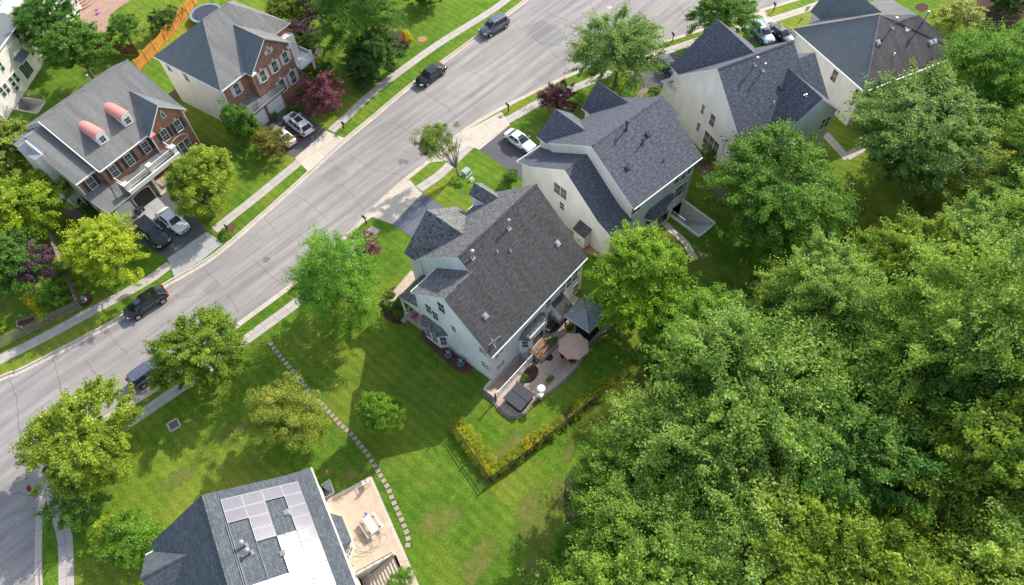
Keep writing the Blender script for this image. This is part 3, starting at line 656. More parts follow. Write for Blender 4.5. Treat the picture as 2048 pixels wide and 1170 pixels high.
# antenna and downspout
b = H.on((987, 692), *plane); mb = MB(); mb.cyl(b, .03, b[2] - .1, b[2] + 1.3, 6); mb.bar((b[0] - .5, b[1] + .1, b[2] + .75), (b[0] + .9, b[1] - .1, b[2] + .8), .05); mb.bar((b[0] - .2, b[1] - .5, b[2] + .5), (b[0] + .25, b[1] + .5, b[2] + .55), .05); mb.bar((b[0] + .3, b[1] + .3, b[2]), (b[0], b[1], b[2] + 1.0), .03)
H.part('roof_antenna', mb, M_metal, uvs=False)
for xy in ((-.06, 0.25), (14.3, -0.07), (-.06, 9.45), (3.52, 12.5)):
    mb = MB(); mb.box(xy[0] - .05, xy[0] + .05, xy[1] - .05, xy[1] + .05, 0.1, 5.7); H.part('downspout', mb, M_white, uvs=False)
for px in ((1042, 701 - 0), ):
    c = H.at((1041, 702), y=0.0)
for px in ((1044, 676), (1110, 610), (1064, 672)):
    c = H.at(px, y=0.0); mb = MB(); mb.box(c[0] - .06, c[0] + .06, -.2, 0, c[2] - .12, c[2] + .1); H.part('wall_lamp', mb, M_black, uvs=False)
# basement stairwell: floor, steps, retaining wall with white rail
mb = MB(); mb.box(1.2, 4.3, -1.36, -.05, -1.45, -1.3)
for i in range(6): mb.box(-1.15 + i * .4, -1.15 + (i + 1) * .4, -1.36, -.05, -1.5, -0.12 - i * .21)
H.part('basement_steps', mb, M_patio); mb = MB(); mb.box(-1.35, 4.45, -1.56, -1.36, -1.5, 0.10); mb.box(4.3, 4.5, -1.36, -.05, -1.5, 0.05); H.part('stairwell_wall', mb, M_concw)
mb = MB(); mb.bar((-.9, -1.46, .95), (4.4, -1.46, .95), .1, .08); mb.bar((-.9, -1.46, .5), (4.4, -1.46, .5), .06)
for i in range(6): x = -.9 + i * 1.06; mb.bar((x, -1.46, .1), (x, -1.46, .98), .09)
H.part('stair_rail', mb, M_white, uvs=False)
H_main = H

# ---------- navy-roofed house right of it
H = House('navy_roofed_house', 'cream house with dark navy shingle roof, two front gables and a concrete basement stairwell', (1366, 401), 38.4)
k3 = (11 - 6.7) / 6.65
H.walls([([(0, 0), (12.5, 0), (12.5, 6.85), (6.3, 10.85), (0, 6.8)], -9.7, 0.4, 'x')], M_side_c)
H.part('rear_cladding', (lambda m: (m.box(-9.69, .39, -0.03, 0.0, 0.05, 6.7), m)[1])(MB()), M_side_g, 'grey siding on the rear wall')
H.walls([([(0.0, -0.01), (14.2, -0.01), (14.2, 4.7), (12.5, 5.25), (7.0, 8.95), (1.8, 5.15), (0.0, 4.4)], -12.75, -9.69, 'x')], M_side_c, 'garage_wing_wall')
H.roof([[(-9.95, -.35, 6.75), (1.05, -.35, 6.75), (1.05, 6.3, 11), (-9.95, 6.3, 11)], [(-9.95, 12.9, 6.8), (-9.95, 6.3, 11), (1.05, 6.3, 11), (1.05, 12.9, 6.8)]], M_sh_navy)
H.roof([[(-9.7, 14.95, 6.2), (-6.9, 14.95, 8.65), (-6.9, 9.4, 8.65), (-9.7, 13.2, 6.2)], [(-4.1, 14.95, 6.2), (-6.9, 14.95, 8.65), (-6.9, 9.4, 8.65), (-4.1, 13.2, 6.2)],
        [(-2.75, 14.7, 6.3), (-.35, 14.7, 8.85), (-.35, 9.2, 8.85), (-2.75, 13.2, 6.3)], [(2.05, 14.7, 6.3), (-.35, 14.7, 8.85), (-.35, 9.2, 8.85), (2.05, 12.8, 6.3)]], M_sh_navy, 'gable_roof')
H.walls([([(-9.5, 0), (-4.3, 0), (-4.3, 6.3), (-6.9, 8.45), (-9.5, 6.3)], 12.4, 14.6, 'y')], M_side_c, 'gable_wall'); H.walls([([(-2.5, 0), (1.8, 0), (1.8, 6.4), (-.35, 8.6), (-2.5, 6.4)], 12.4, 14.3, 'y')], M_side_c, 'gable_wall')
H.roof([[(-13, 12.4, 5.55), (-13, 7.0, 9.15), (-9.65, 7.0, 9.15), (-9.65, 12.4, 5.55)], [(-13, 7.0, 9.15), (-13, 1.8, 5.35), (-9.65, 1.8, 5.35), (-9.65, 7.0, 9.15)], [(-13, 1.8, 5.35), (-13, -.35, 4.6), (-9.65, -.35, 4.6), (-9.65, 1.8, 5.35)], [(-13, 14.75, 4.6), (-13, 12.4, 5.55), (-9.0, 12.4, 5.55), (-9.0, 14.75, 4.6)]], M_sh_navy, 'wing_roof')
mb = MB(); mb.plan([(1.0, 5), (1.9, 5), (1.9, 9.5), (1.0, 9.5)], 0, 8.0); H.part('side_wing_wall', mb, M_side_c)
H.roof([[(1.0, 4.2, 9.0), (2.1, 4.2, 9.0), (2.1, 6.6, 10.0), (1.0, 6.6, 10.0)], [(1.0, 6.6, 10.0), (2.1, 6.6, 10.0), (2.1, 10.3, 7.7), (1.0, 10.3, 7.7)]], M_sh_navy, 'side_wing_roof')
H.ridgecap((-9.95, 6.3, 11), (1.05, 6.3, 11), M_sh_navy); H.ridgecap((-13, 7, 9.15), (-9.7, 7, 9.15), M_sh_navy)
H.gutter((-9.9, -.42, 6.76), (1.0, -.42, 6.76)); H.gutter((-13, 14.82, 4.62), (-9, 14.82, 4.62))
for px in [(1120.5, 381 - 3), (1133.5, 390 - 2)]: H.window(H.at((px[0] - 6, px[1] - 1), x=-12.75), 'x', -1, .95, 1.55, 2, 4, M_win_l)
H.window(H.at((1124.5, 412), x=-12.75), 'x', -1, .7, 1.15, 2, 2, M_win_l)
for px, ww, hh in [((1353.8, 357), .85, 1.55), ((1367, 348.5), .85, 1.55), ((1379.5, 338.5), .85, 1.55), ((1272, 417), 1.5, 1.2), ((1344.6, 394), .6, 1.7), ((1356, 383), 1.4, 1.7), ((1368.5, 373.5), .6, 1.7)]:
    H.window(H.at(px, y=-0.03), 'y', -1, ww, hh, 2, 3)
mb = MB(); xx = [H.at(p, y=0)[0] for p in ((1281, 445), (1322, 412))]
x0, x1 = -6.6, -3.3
mb.plan([(x0 - .6, 0), (x0, -.85), (x1, -.85), (x1 + .6, 0)], 0.3, 2.9); bay = H.part('rear_bay', mb, M_side_c)
A = [(x0 - .8, 0, 2.85), (x0 - .1, -1.02, 2.72), (x1 + .1, -1.02, 2.72), (x1 + .8, 0, 2.85)]; T_ = [(x0 - .1, 0, 3.8), (x1 + .1, 0, 3.8)]; mb = MB()
mb.face([A[1], A[2], T_[1], T_[0]]); mb.face([A[0], A[1], T_[0]]); mb.face([A[2], A[3], T_[1]]); mb.face([(p[0], p[1], p[2] - .08) for p in A], 1)
build('bay_roof', mb, [M_sh_navy, M_white], bay)
H.window(((x0 + x1) / 2, -.85, 1.6), 'y', -1, 1.9, 2.0, 2, 1, sash=False, name='patio_door')
w = H.window((0, 0, 0), 'y', -1, .55, 1.3, 2, 3); w.location = (x0 - .3, -.42, 1.7); w.rotation_euler = (0, 0, R(-54.8))
# small lean-to closet on the left wall
mb = MB(); mb.box(-13.75, -12.74, 2.75, 4.4, 0.25, 2.3); mb.prism([(-12.74, 2.3), (-13.75, 2.3), (-13.75, 2.32), (-12.74, 2.9)], 2.75, 4.4, 'y'); cl = H.part('meter_closet', mb, M_side_c); mb = MB(); mb.box(-13.78, -12.74, 2.72, 4.43, 0, .25); build('closet_base', mb, M_brick, cl)
mb = MB(); mb.slab([(-13.9, 2.6, 2.3), (-13.9, 4.55, 2.3), (-12.75, 4.55, 3.0), (-12.75, 2.6, 3.0)], .1); build('closet_roof', mb, [M_sh_main, M_side_c], cl)
mb = MB(); mb.box(-13.83, -13.75, 3.5, 3.75, 1.0, 1.3); build('utility_meter', mb, M_metal, cl)
plane = ((0, -.35, 6.75), (0, -.64, 1))
H.pipe((1252, 260.5), *plane, 1.1, .09, True, M_black); H.pipe((1284.5, 288.5), *plane, .55, .06, True, M_black); H.vent((1295, 270), *plane, .4, M_sh_navy); H.vent((1255, 336.5), *plane, .4, M_sh_navy); H.pipe((1327, 323), *plane, .45, .04, False, M_black)
# basement stairwell
wl = [H.at(p, z=0.0) for p in ((1335, 424), (1396, 474), (1427, 450), (1363, 402))]
ya = 0.0; yb = -4.75; xa, xb = -2.8, -.2
mb = MB(); mb.box(xa - .2, xa, yb - .1, -.03, -2.3, .28); mb.box(xb, xb + .2, yb - .1, -.03, -2.3, .28); mb.box(xa, xb, yb - .1, yb + .1, -2.3, 0.02); H.part('stairwell_wall', mb, M_white, 'white painted stairwell wall')
mb = MB(); mb.box(xa, xb, -1.4, 0, -2.4, -2.25); n = 12
for i in range(n): mb.box(xa, xb, yb + .1 + (3.25) * i / n, yb + .1 + 3.25 * (i + 1) / n, -2.4, -0.1 - 2.15 * (i + 1) / n + .16)
H.part('basement_steps', mb, M_concw); mb = MB()
for x in (xa - .1,):
    mb.bar((x, -.2, 1.1), (x, -2.6, 1.1), .05); mb.bar((x, -.2, .65), (x, -2.6, .65), .03); [mb.bar((x, y, .28), (x, y, 1.1), .04) for y in (-.2, -1, -1.8, -2.6)]
mb.bar((xb - .08, -1.6, -1.1), (xb - .08, -4.2, .5), .05); mb.bar((xa, -.15, 1.1), (xb, -.15, 1.1), .03)
H.part('stair_rail', mb, M_white, uvs=False); H_3 = H

# ---------- second navy-roofed house
H = House('rear_gabled_house', 'white-walled house with navy shingle roof, big front gable and grey rear gable', (1458, 362), 22.8)
s4 = .85
H.walls([([(0, 0), (12.8, 0), (12.8, 6.4), (6.45, 11.85), (0, 6.35)], 0, 9.75, 'x')], M_side_w)
H.walls([([(0.003, 0), (12.3, 0), (12.3, 5.0), (4.8, 10.5), (0.003, 6.35)], 9.7, 12.0, 'x')], M_side_w, 'side_wing_wall')
H.walls([([(.5, 0), (11, 0), (11, 6.4), (5.8, 10.95), (.5, 6.4)], 12.6, 14.5, 'y')], M_side_w, 'gable_wall')
H.walls([([(4.7, 0), (11.98, 0), (11.98, 7.1), (8.35, 10.15), (4.7, 7.1)], -1.2, 0.2, 'y')], M_side_g, 'rear_gable_wall')
H.part('rear_cladding', (lambda m: (m.box(0.02, 4.7, -0.03, 0.0, 0.05, 6.3), m)[1])(MB()), M_side_g, 'grey siding on the rear wall')
zz = lambda y: 6.3 + .855 * (y + .3)
H.roof([[(-.3, -.35, zz(-.35)), (4.5, -.35, zz(-.35)), (8.35, 4.38, 10.3), (10.05, 2.6, 8.8), (10.05, 6.4, 12.02), (-.3, 6.4, 12.02)], [(-.3, 13.1, 6.3), (-.3, 6.4, 12.02), (10.05, 6.4, 12.02), (10.05, 13.1, 6.3)]], M_sh_navy)
H.roof([[(4.35, -1.5, 6.85), (8.35, -1.5, 10.3), (8.35, 4.38, 10.3), (4.35, .35, 6.85)], [(12.35, -1.5, 6.85), (8.35, -1.5, 10.3), (8.35, 4.6, 10.3), (12.35, 1.0, 7.0)]], M_sh_navy, 'rear_gable_roof')
H.roof([[(9.9, .3, 6.9), (12.3, .3, 6.9), (12.3, 4.8, 10.7), (9.9, 4.8, 10.7)], [(9.9, 4.8, 10.7), (12.3, 4.8, 10.7), (12.3, 12.5, 4.8), (9.9, 12.5, 4.8)]], M_sh_navy, 'side_wing_roof')
H.roof([[(.2, 14.85, 6.25), (5.8, 14.85, 11.1), (5.8, 7.6, 11.1), (.2, 13.0, 6.25)], [(11.4, 14.85, 6.25), (5.8, 14.85, 11.1), (5.8, 7.6, 11.1), (11.4, 13.0, 6.25)]], M_sh_navy, 'gable_roof')
H.roof([[(-.45, 15.5, 3.8), (11.3, 15.5, 3.8), (11.3, 13.9, 4.5), (-.45, 13.9, 4.5)]], M_sh_navy, 'garage_roof'); H.walls([([(-.1, 0), (11, 0), (11, 3.75), (-.1, 3.75)], 12.7, 15.2, 'y')], M_side_w, 'garage_wall')
H.ridgecap((-.3, 6.4, 12.02), (10.05, 6.4, 12.02), M_sh_navy); H.ridgecap((8.35, -1.5, 10.3), (8.35, 4.38, 10.3), M_sh_navy); H.gutter((-.3, -.42, 6.3), (4.4, -.42, 6.3))
for px, ww, hh in [((1406, 218.5), .5, 1.3), ((1397, 254), .5, 1.25), ((1425, 240.5), .85, 1.6), ((1413, 276), .9, 1.9), ((1422.5, 286), .9, 1.9), ((1431.5, 296), .9, 1.9), ((1471, 290.5), .85, 1.6)]:
    H.window(H.at(px, x=0.0), 'x', -1, ww, hh, 2, 3, M_win_l)
H.window(H.at((1645, 248), y=-1.2), 'y', -1, .6, 1.6, 1, 2, M_wing); H.window(H.at((1654, 243), y=-1.2), 'y', -1, .6, 1.6, 1, 2, M_wing)
plane = ((0, -.3, 6.3), (0, -.855, 1))
H.pipe((1510, 130), *plane, .9, .09); H.pipe((1526, 141), *plane, .8, .07); H.vent((1561, 176), *plane, .4, M_sh_navy); H.vent((1612, 191), *((8.35, 0, 10.3), (-.86, 0, 1)), .18); H.pipe((1547, 207), *plane, .3, .05, False)
H_4 = H

# ---------- far right house with mixed roof
H = House('hip_roofed_house', 'white-walled house at the top right with hipped roof, slate blue and stained brown slopes', (1691.5, 258), 22)
H.walls([([(.4, 0), (12.9, 0), (12.9, 5.85), (.4, 5.85)], 0.4, 14.6, 'x')], M_side_w)
ap = (5.95, 6.75, 10.2); q1 = (7.8, 5.4, 9.5); q2 = (10.9, 5.3, 9.5); q3 = (10.3, 7.7, 9.6)
H.roof([[(0, 0, 6), (0, 13.4, 6), ap]], M_sh_h5, label='left roof slope with shade put into its blue-grey colour')
H.roof([[(0, 0, 6), (15.2, 0, 6), q2, q1, ap]], M_sh_h5b, 'rear_roof', label='stained brown rear roof slope')
H.roof([[(0, 13.4, 6), ap, q3, (15.2, 13.4, 6)], [ap, q1, q2, q3], [(15.2, 0, 6), (15.2, 13.4, 6), q3, q2]], M_sh_grey, 'front_roof')
H.roof([[(4.2, 15.4, 6), (7, 15.4, 9.85), (7, 7.1, 9.85), (4.2, 13.0, 6)], [(9.9, 15.4, 6), (7, 15.4, 9.85), (7, 7.1, 9.85), (9.9, 13, 6)]], M_sh_h5, 'gable_roof'); H.walls([([(4.4, 0), (9.7, 0), (9.7, 6), (7, 9.6), (4.4, 6)], 12.8, 15.1, 'y')], M_side_w, 'gable_wall')
for a, b in (((0, 0, 6), ap), ((0, 13.4, 6), ap), (q1, q2), ((15.2, 0, 6), q2)): H.ridgecap(a, b, M_sh_grey, .26)
H.gutter((-.08, 0, 6), (-.08, 13.4, 6)); H.gutter((0, -.08, 6), (15.2, -.08, 6))
for px in ((1669, 151.5), (1713.5, 190.5)): H.window(H.at(px, x=0.4), 'x', -1, .85, 1.55, 2, 3, M_win_l)
plane = ((0, 0, 6), (0, -.62, 1))
H.pipe((1784, 55), *plane, 1.2, .1); H.pipe((1844.5, 47), *plane, 1.5, .1); H.vent((1756, 85), *plane, .4); H.vent((1861, 86), *plane, .4); H.vent((1868.5, 82.5), *plane, .4); H.pipe((1787, 111), *plane, .35, .05, False); H.pipe((1763, 82), *plane, .3, .05, False, M_black)
b = H.on((1905, 110), *plane); mb = MB(); mb.cyl(b, .03, b[2], b[2] + 1.4, 6); mb.bar((b[0] - .3, b[1], b[2] + 1.2), (b[0] + 1.0, b[1], b[2] + 1.3), .05); mb.bar((b[0], b[1] - .4, b[2] + .9), (b[0] + .2, b[1] + .5, b[2] + 1.0), .05); H.part('roof_antenna', mb, M_metal, uvs=False)
H_5 = H

# ---------- brick house with two red barrel dormers
H = House('brick_dormer_house', 'red brick house with faded grey roof and two round-topped red dormers', (404.1, 293), 53.6)
H.walls([([(0.5, 0), (13.6, 0), (13.6, 6.2), (7.3, 10.1), (0.5, 6.1)], -11.9, -0.02, 'x')], M_side_w, label='white siding side and rear walls')
H.walls([([(1.4, 0), (13.4, 0), (13.4, 5.7), (7.3, 9.4), (1.4, 6.1)], -14.6, -11.8, 'x')], M_side_w, 'wing_wall')
bf = lambda m, *b: (m.box(*b), m)[1]
mb = MB(); mb.box(-11.9, -.02, 0.44, 0.5, 0, 6.05); mb.box(-14.6, -11.9, 1.34, 1.4, 0, 5.5); mb.box(-11.92, -11.88, .44, 1.4, 0, 6.05); H.part('brick_front', mb, M_brick)
H.walls([([(-5.0, 0), (0.0, 0), (0.0, 6.1), (-2.45, 8.6), (-5.0, 6.1)], 0.0, 1.2, 'y')], M_brick, 'brick_gable')
mz = lambda y: 6.2 + .56 * (y - .05)
H.roof([[(-12.15, .05, 6.2), (.4, .05, 6.2), (.4, 7.35, mz(7.35)), (-12.15, 7.35, mz(7.35))], [(-12.15, 7.35, mz(7.35)), (.4, 7.35, mz(7.35)), (.4, 14.1, 6.3), (-12.15, 14.1, 6.3)]], M_sh_grey)
wz = lambda y: 6.05 + .56 * (y - .95)
H.roof([[(-14.85, .95, 6.05), (-12.0, .95, 6.05), (-12.0, 7.35, wz(7.35)), (-14.2, 7.35, wz(7.35)), (-14.2, 4.9, wz(4.9)), (-14.85, 4.9, wz(4.9))], [(-14.2, 7.35, wz(7.35)), (-12.0, 7.35, wz(7.35)), (-12, 13.8, 5.9), (-14.2, 13.8, 5.9)]], M_sh_grey, 'wing_roof')
mb = MB(); mb.box(-12.2, -12.1, .1, 7.3, 5.4, 6.2); H.part('rake_board', (lambda m: (m.prism([(.05, 6.08), (.05, 6.24), (7.35, mz(7.35) + .04), (7.35, mz(7.35) - .14)], -12.22, -12.12, 'x'), m)[1])(MB()), M_white, uvs=False)
mb = MB(); mb.box(-15.5, -14.2, 5.2, 8.4, 0, 8.2); ch_ = H.part('chimney_chase', mb, M_side_w, 'white sided chimney chase'); mb = MB(); mb.box(-15.58, -14.12, 5.12, 8.48, 8.2, 8.28); build('chase_cap', mb, M_metal, ch_, uvs=False)
mb = MB(); mb.slab([(-15.6, 8.3, 9.2), (-8.2, 8.3, 9.2), (-8.2, 7.5, 9.7), (-15.6, 7.5, 9.2)], .1); H.part('rear_flashing', mb, [M_sh_grey, M_white])
H.roof([[(-5.25, -.45, 6.2), (-2.45, -.45, 8.85), (-2.45, 4.6, 8.85), (-5.25, .1, 6.2)], [(.4, -.45, 6.2), (-2.45, -.45, 8.85), (-2.45, 4.6, 8.85), (.4, .1, 6.2)]], M_sh_h5, 'gable_roof', .22)
for (x, ex) in ((-5.2, .75), (-.25, .65)):
    mb = MB(); mb.box(x, x + ex, -.42, .05, 5.85, 6.02); mb.slab([(x, -.45, 6.02), (x + ex, -.45, 6.02), (x + ex, 0, 6.3), (x, 0, 6.3)], .04, 0, 0); H.part('eave_return', mb, M_red_roof, uvs=False)
# round-topped dormers
for px in ((219, 297), (267.5, 259)):
    c = H.at(px, y=1.9); xc = c[0]; yb = 1.9; zb = mz(yb); mb = MB(); Wd = .62; K = 10
    mb.box(xc - Wd, xc + Wd, yb, yb + 2.4, zb - .2, zb + 1.15); dm = H.part('dormer', mb, M_white)
    arc = [(Wd + .14) * math.cos(math.pi * i / K) for i in range(K + 1)]; arz = [zb + 1.15 + (.62) * math.sin(math.pi * i / K) for i in range(K + 1)]
    mb = MB(); mb.prism([(xc + a, z) for a, z in zip(arc, arz)] , yb - .1, yb + 3.4, 'y'); build('dormer_roof', mb, M_red_roof, dm)
    mb = MB(); mb.prism([(xc + a * .86, z - .08) for a, z in zip(arc, arz)], yb - .14, yb - .08, 'y'); build('arch_board', mb, M_white, dm)
    H.window((xc, yb, zb + .68), 'y', -1, .62, .95, 2, 4)
for px, c_, r_ in [((176 + 1, 364), 0, 0)]: pass
for px, y, ww, hh in [((183, 366), 1.34, .85, 1.45), ((228.5, 342), .44, .85, 1.5), ((259, 319), .44, .85, 1.5), ((292, 294), .44, .85, 1.5), ((330, 270), 0, .85, 1.5), ((356.5, 251), 0, .85, 1.5)]:
    H.window(H.at(px, y=y), 'y', -1, ww, hh, 2, 4, M_win_l, shut=M_shut, key=True)
H.window(H.at((326, 230), y=0), 'y', -1, .42, .6, 2, 2, key=True)
c = H.at((368, 299), y=0); 
for i in (-1, 0, 1): H.window((c[0] + i * .82, 0, 1.6), 'y', -1, .68, 1.9, 2, 3, M_win_l)
mb = MB(); [mb.obox((c[0] + 1.35 * math.cos(t), -.03, 2.75 + .75 * math.sin(t)), (-math.sin(t), 0, math.cos(t)), .32, .06, .12) for t in np.linspace(.15, math.pi - .15, 13)]; H.part('brick_arch', mb, M_concw, uvs=False)
for x, y, z in ((0, 0, 6.1), (-5, 0, 6.1), (-14.62, 1.36, 5.5)):
    mb = MB(); mb.box(x - .06, x + .06, y - .06, y + .06, 0, z); H.part('corner_board', mb, M_white, uvs=False)
# garage and portico
H.walls([([(-14.55, 0), (-8.7, 0), (-8.7, 2.9), (-14.55, 2.9)], -1.75, 1.36, 'y')], M_brick, 'garage_wall')
H.roof([[(-14.9, -2.1, 2.85), (-11.3, -2.1, 2.85), (-11.3, 1.38, 3.85), (-14.9, 1.38, 3.85)]], M_sh_grey, 'garage_roof')
mb = MB(); mb.box(-11.3, -3.9, -2.1, .44, 3.0, 3.35); H.part('portico_roof', mb, M_sh_grey); mb = MB(); mb.box(-11.42, -3.78, -2.22, -2.05, 2.85, 3.4); mb.box(-3.9, -3.78, -2.1, 0, 2.85, 3.4); H.part('portico_cornice', mb, M_white, uvs=False)
mb = MB(); mb.bar((-11.2, -1.8, 4.2), (-4.1, -1.8, 4.2), .1, .07); mb.bar((-11.2, -1.8, 3.5), (-4.1, -1.8, 3.5), .08, .06)
for i in range(52): x = -11.0 + i * .132; mb.bar((x, -1.8, 3.5), (x, -1.8, 4.2), .035)
for x in (-11.2, -4.1): mb.bar((x, -1.8, 4.2), (x, .44, 4.2), .1, .07); mb.bar((x, -1.8, 3.5), (x, .44, 3.5), .08, .06)
H.part('balustrade', mb, M_white, uvs=False)
for x in (-11.2, -7.65, -4.1):
    mb = MB(); mb.box(x - .28, x + .28, -2.08, -1.52, 3.35, 4.3); mb.box(x - .33, x + .33, -2.13, -1.47, 4.3, 4.42); H.part('balustrade_pier', mb, M_white, uvs=False)
for x in (-8.3, -4.2):
    mb = MB(); mb.box(x - .18, x + .18, -2.0, -1.65, 0.1, 2.9); H.part('portico_column', mb, M_white, uvs=False)
mb = MB(); mb.box(-6.9, -5.9, .38, .44, .2, 2.3); H.part('front_door', mb, M_reddoor); mb = MB(); mb.box(-8.6, -3.9, -2.3, .44, 0, .2); H.part('front_stoop', mb, M_patio)
mb = MB()
for x0, x1, nm in ((-14.3, -12.0, 1), (-11.5, -9.1, 0)):
    xm = (x0 + x1) / 2; fr = MB(); fr.box(x0 - .1, x0, -1.82, -1.74, 0, 1.9); fr.box(x1, x1 + .1, -1.82, -1.74, 0, 1.9)
    ar = [(xm + (x1 - x0 + .2) / 2 * math.cos(t), 1.9 + .4 * math.sin(t)) for t in np.linspace(0, math.pi, 9)]
    for a, b in zip(ar, ar[1:]): fr.bar((a[0], -1.78, a[1]), (b[0], -1.78, b[1]), .09)
    g = H.part('garage_opening' if not nm else 'garage_door', fr, M_white, uvs=False)
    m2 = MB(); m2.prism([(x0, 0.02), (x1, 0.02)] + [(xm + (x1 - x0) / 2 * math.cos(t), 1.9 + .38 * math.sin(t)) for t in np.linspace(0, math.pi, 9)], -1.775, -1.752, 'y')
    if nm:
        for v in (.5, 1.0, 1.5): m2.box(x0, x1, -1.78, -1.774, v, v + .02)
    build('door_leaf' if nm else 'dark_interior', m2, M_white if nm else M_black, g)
for b4 in ((4.0, 5.6, 3.4, 4.9), (2.2, 3.6, .8, 2.3)):
    mb = MB(); mb.box(-14.66, -14.6, *b4); H.part('side_window', mb, M_shut)
H.pipe((183, 165), (0, 13.8, 6.3), (0, .56, 1), 1.0, .08); H.gutter((-12.1, -.0, 6.2), (-5.2, -.0, 6.2)); H.gutter((-14.85, .88, 6.05), (-12.2, .88, 6.05)); H.part('step_shade_board', (lambda m: (m.prism([(.6, 5.9), (.6, 6.45), (7.3, mz(7.3) - .1), (7.3, 9.3)], -11.99, -11.91, 'x'), m)[1])(MB()), M_shut, uvs=False)  # dark board paints the shade on the step between the two roofs
H.ridgecap((-12.1, 7.35, mz(7.35)), (.4, 7.35, mz(7.35)), M_sh_grey)
H_1 = H

# ---------- hipped brick house behind it
H = House('brick_hip_house', 'brown brick house with hipped grey roof, pale shutters and a white corner balcony', (459.8, 245.4), 53.6)
H.walls([([(-2.9, 0), (9.0, 0), (9.0, 7.2), (-2.9, 7.2)], -.4, 12.2, 'x')], M_side_c, label='cream side and rear walls')
mb = MB(); mb.box(-.38, 3.5, -2.97, -2.9, 0, 7.15); mb.box(12.2, 12.27, -2.9, 3, 0, 7.6); mb.box(9.9, 12.3, -2.0, -1.9, 0, 8.2); mb.box(3.4, 10.3, -3.95, -2.9, 0, 7.2); mb.prism([(3.4, 7.2), (10.3, 7.2), (6.85, 9.9)], -3.95, -2.9, 'y'); H.part('brick_front', mb, M_brick2)
A_, B_ = (4.4, 3.0, 11.8), (8.5, 3.0, 11.8); e0 = (-.85, -3.3, 7.3); e1 = (-.7, 9.3, 7.3)
H.roof([[e0, e1, A_]], M_sh_h5, label='left roof slope with shade put into its blue-grey colour')  # darker blue-grey shingles carry the shade of the slope turned from the sun
fz = lambda y: 11.8 - .714 * (3.0 - y)
H.roof([[e0, A_, B_, (12.85, -2.15, fz(-2.15)), (9.9, -2.15, fz(-2.15)), (9.0, -3.3, 7.3)], [B_, (12.85, -2.15, fz(-2.15)), (13.2, 9.3, 7.3)], [e1, A_, B_, (13.2, 9.3, 7.3)]], M_sh_grey, 'front_roof')
H.roof([[(3.2, -4.4, 7.25), (6.85, -4.4, 10.3), (6.85, .95, 10.3), (3.2, -3.3, 7.25)]], M_sh_h5, 'gable_roof', label='left gable slope with shade put into its blue-grey colour')  # same roof as the grey slopes; its shade is painted as darker shingles
H.roof([[(10.6, -4.4, 7.25), (6.85, -4.4, 10.3), (6.85, .95, 10.4), (9.9, -2.1, 8.3)]], M_sh_grey, 'gable_roof', trim=M_sh_grey)
for a, b in ((e0, A_), (A_, B_), ((6.85, -4.4, 10.3), (6.85, .9, 10.3))): H.ridgecap(a, b, M_sh_grey, .26)
H.gutter((-.9, -3.3, 7.3), (-.78, 9.3, 7.3)); H.gutter((-.8, -3.38, 7.3), (3.2, -3.38, 7.3))
for (x, ex) in ((3.3, .8), (9.7, .8)):
    mb = MB(); mb.box(x, x + ex, -4.35, -3.9, 6.95, 7.12); H.part('eave_return', mb, M_white, uvs=False)
for px in ((337, 133), (370 + 2, 153)):
    H.window(H.at((px[0], px[1]), x=-.4), 'x', -1, .8, 1.4, 2, 3, M_win_l)
for px, y, ww, hh in [((474, 178), -2.97, .8, 1.5), ((526, 152), -3.95, .8, 1.5), ((549.5, 133), -3.95, .8, 1.5), ((571, 115), -3.95, .8, 1.5), ((565, 171), -3.95, .85, 1.8), ((586, 154), -3.95, .85, 1.8)]:
    H.window(H.at(px, y=y), 'y', -1, ww, hh, 2, 3, M_wing, shut=M_shutw, key=True)
H.window(H.at((537, 102), y=-3.95), 'y', -1, .45, .55, 2, 2, shut=M_shutw, key=True)
H.window((11.0, -2.0, 5.6), 'y', -1, .7, 1.3, 2, 3, M_wing, shut=M_shutw)
H.walls([([(-.3, 0), (6.6, 0), (6.6, 2.9), (-.3, 2.9)], -4.25, -2.9, 'y')], M_brick2, 'garage_wall')
H.roof([[(-.5, -4.75, 3.0), (6.8, -4.75, 3.0), (6.8, -4.0, 3.45), (-.5, -4.0, 3.45)], [(-.5, -4.0, 3.45), (3.4, -4.0, 3.45), (3.4, -2.95, 4.0), (-.5, -2.95, 4.0)]], M_sh_grey, 'garage_roof')
for x0, x1 in ((.5, 3.0), (3.6, 6.1)):
    m2 = MB(); m2.box(x0, x1, -4.3, -4.24, 0.02, 2.15); [m2.box(x0, x1, -4.31, -4.295, v, v + .025) for v in (.55, 1.1, 1.65)]; g = H.part('garage_door', m2, M_white, uvs=False)
    m2 = MB(); m2.box(x0 - .1, x0, -4.33, -4.24, 0, 2.25); m2.box(x1, x1 + .1, -4.33, -4.24, 0, 2.25); m2.box(x0 - .1, x1 + .1, -4.33, -4.24, 2.15, 2.27); build('door_frame', m2, M_concw, g, uvs=False)
# balcony over the side porch
mb = MB(); mb.box(10.35, 12.9, -4.6, -2.0, 3.3, 3.6); bal = H.part('balcony_floor', mb, M_white)
mb = MB()
for a, b in (((10.4, -4.5), (12.8, -4.5)), ((12.8, -4.5), (12.8, -2.0))):
    for z in (3.75, 4.6): mb.bar((*a, z), (*b, z), .09, .08)
    L_ = 10
    for i in range(L_ + 1):
        p = (a[0] + (b[0] - a[0]) * i / L_, a[1] + (b[1] - a[1]) * i / L_); mb.bar((*p, 3.6), (*p, 4.6), .045)
for p in ((10.4, -4.5), (12.8, -4.5)): mb.bar((*p, 3.6), (*p, 4.85), .18)
H.part('balcony_rail', mb, M_white, uvs=False)
for x in (12.7,):
    mb = MB(); mb.cyl((x, -4.4), .17, 0.1, 3.3, 12); mb.box(x - .25, x + .25, -4.65, -4.15, 0, .15); H.part('porch_column', mb, M_white, uvs=False)
H_2 = H

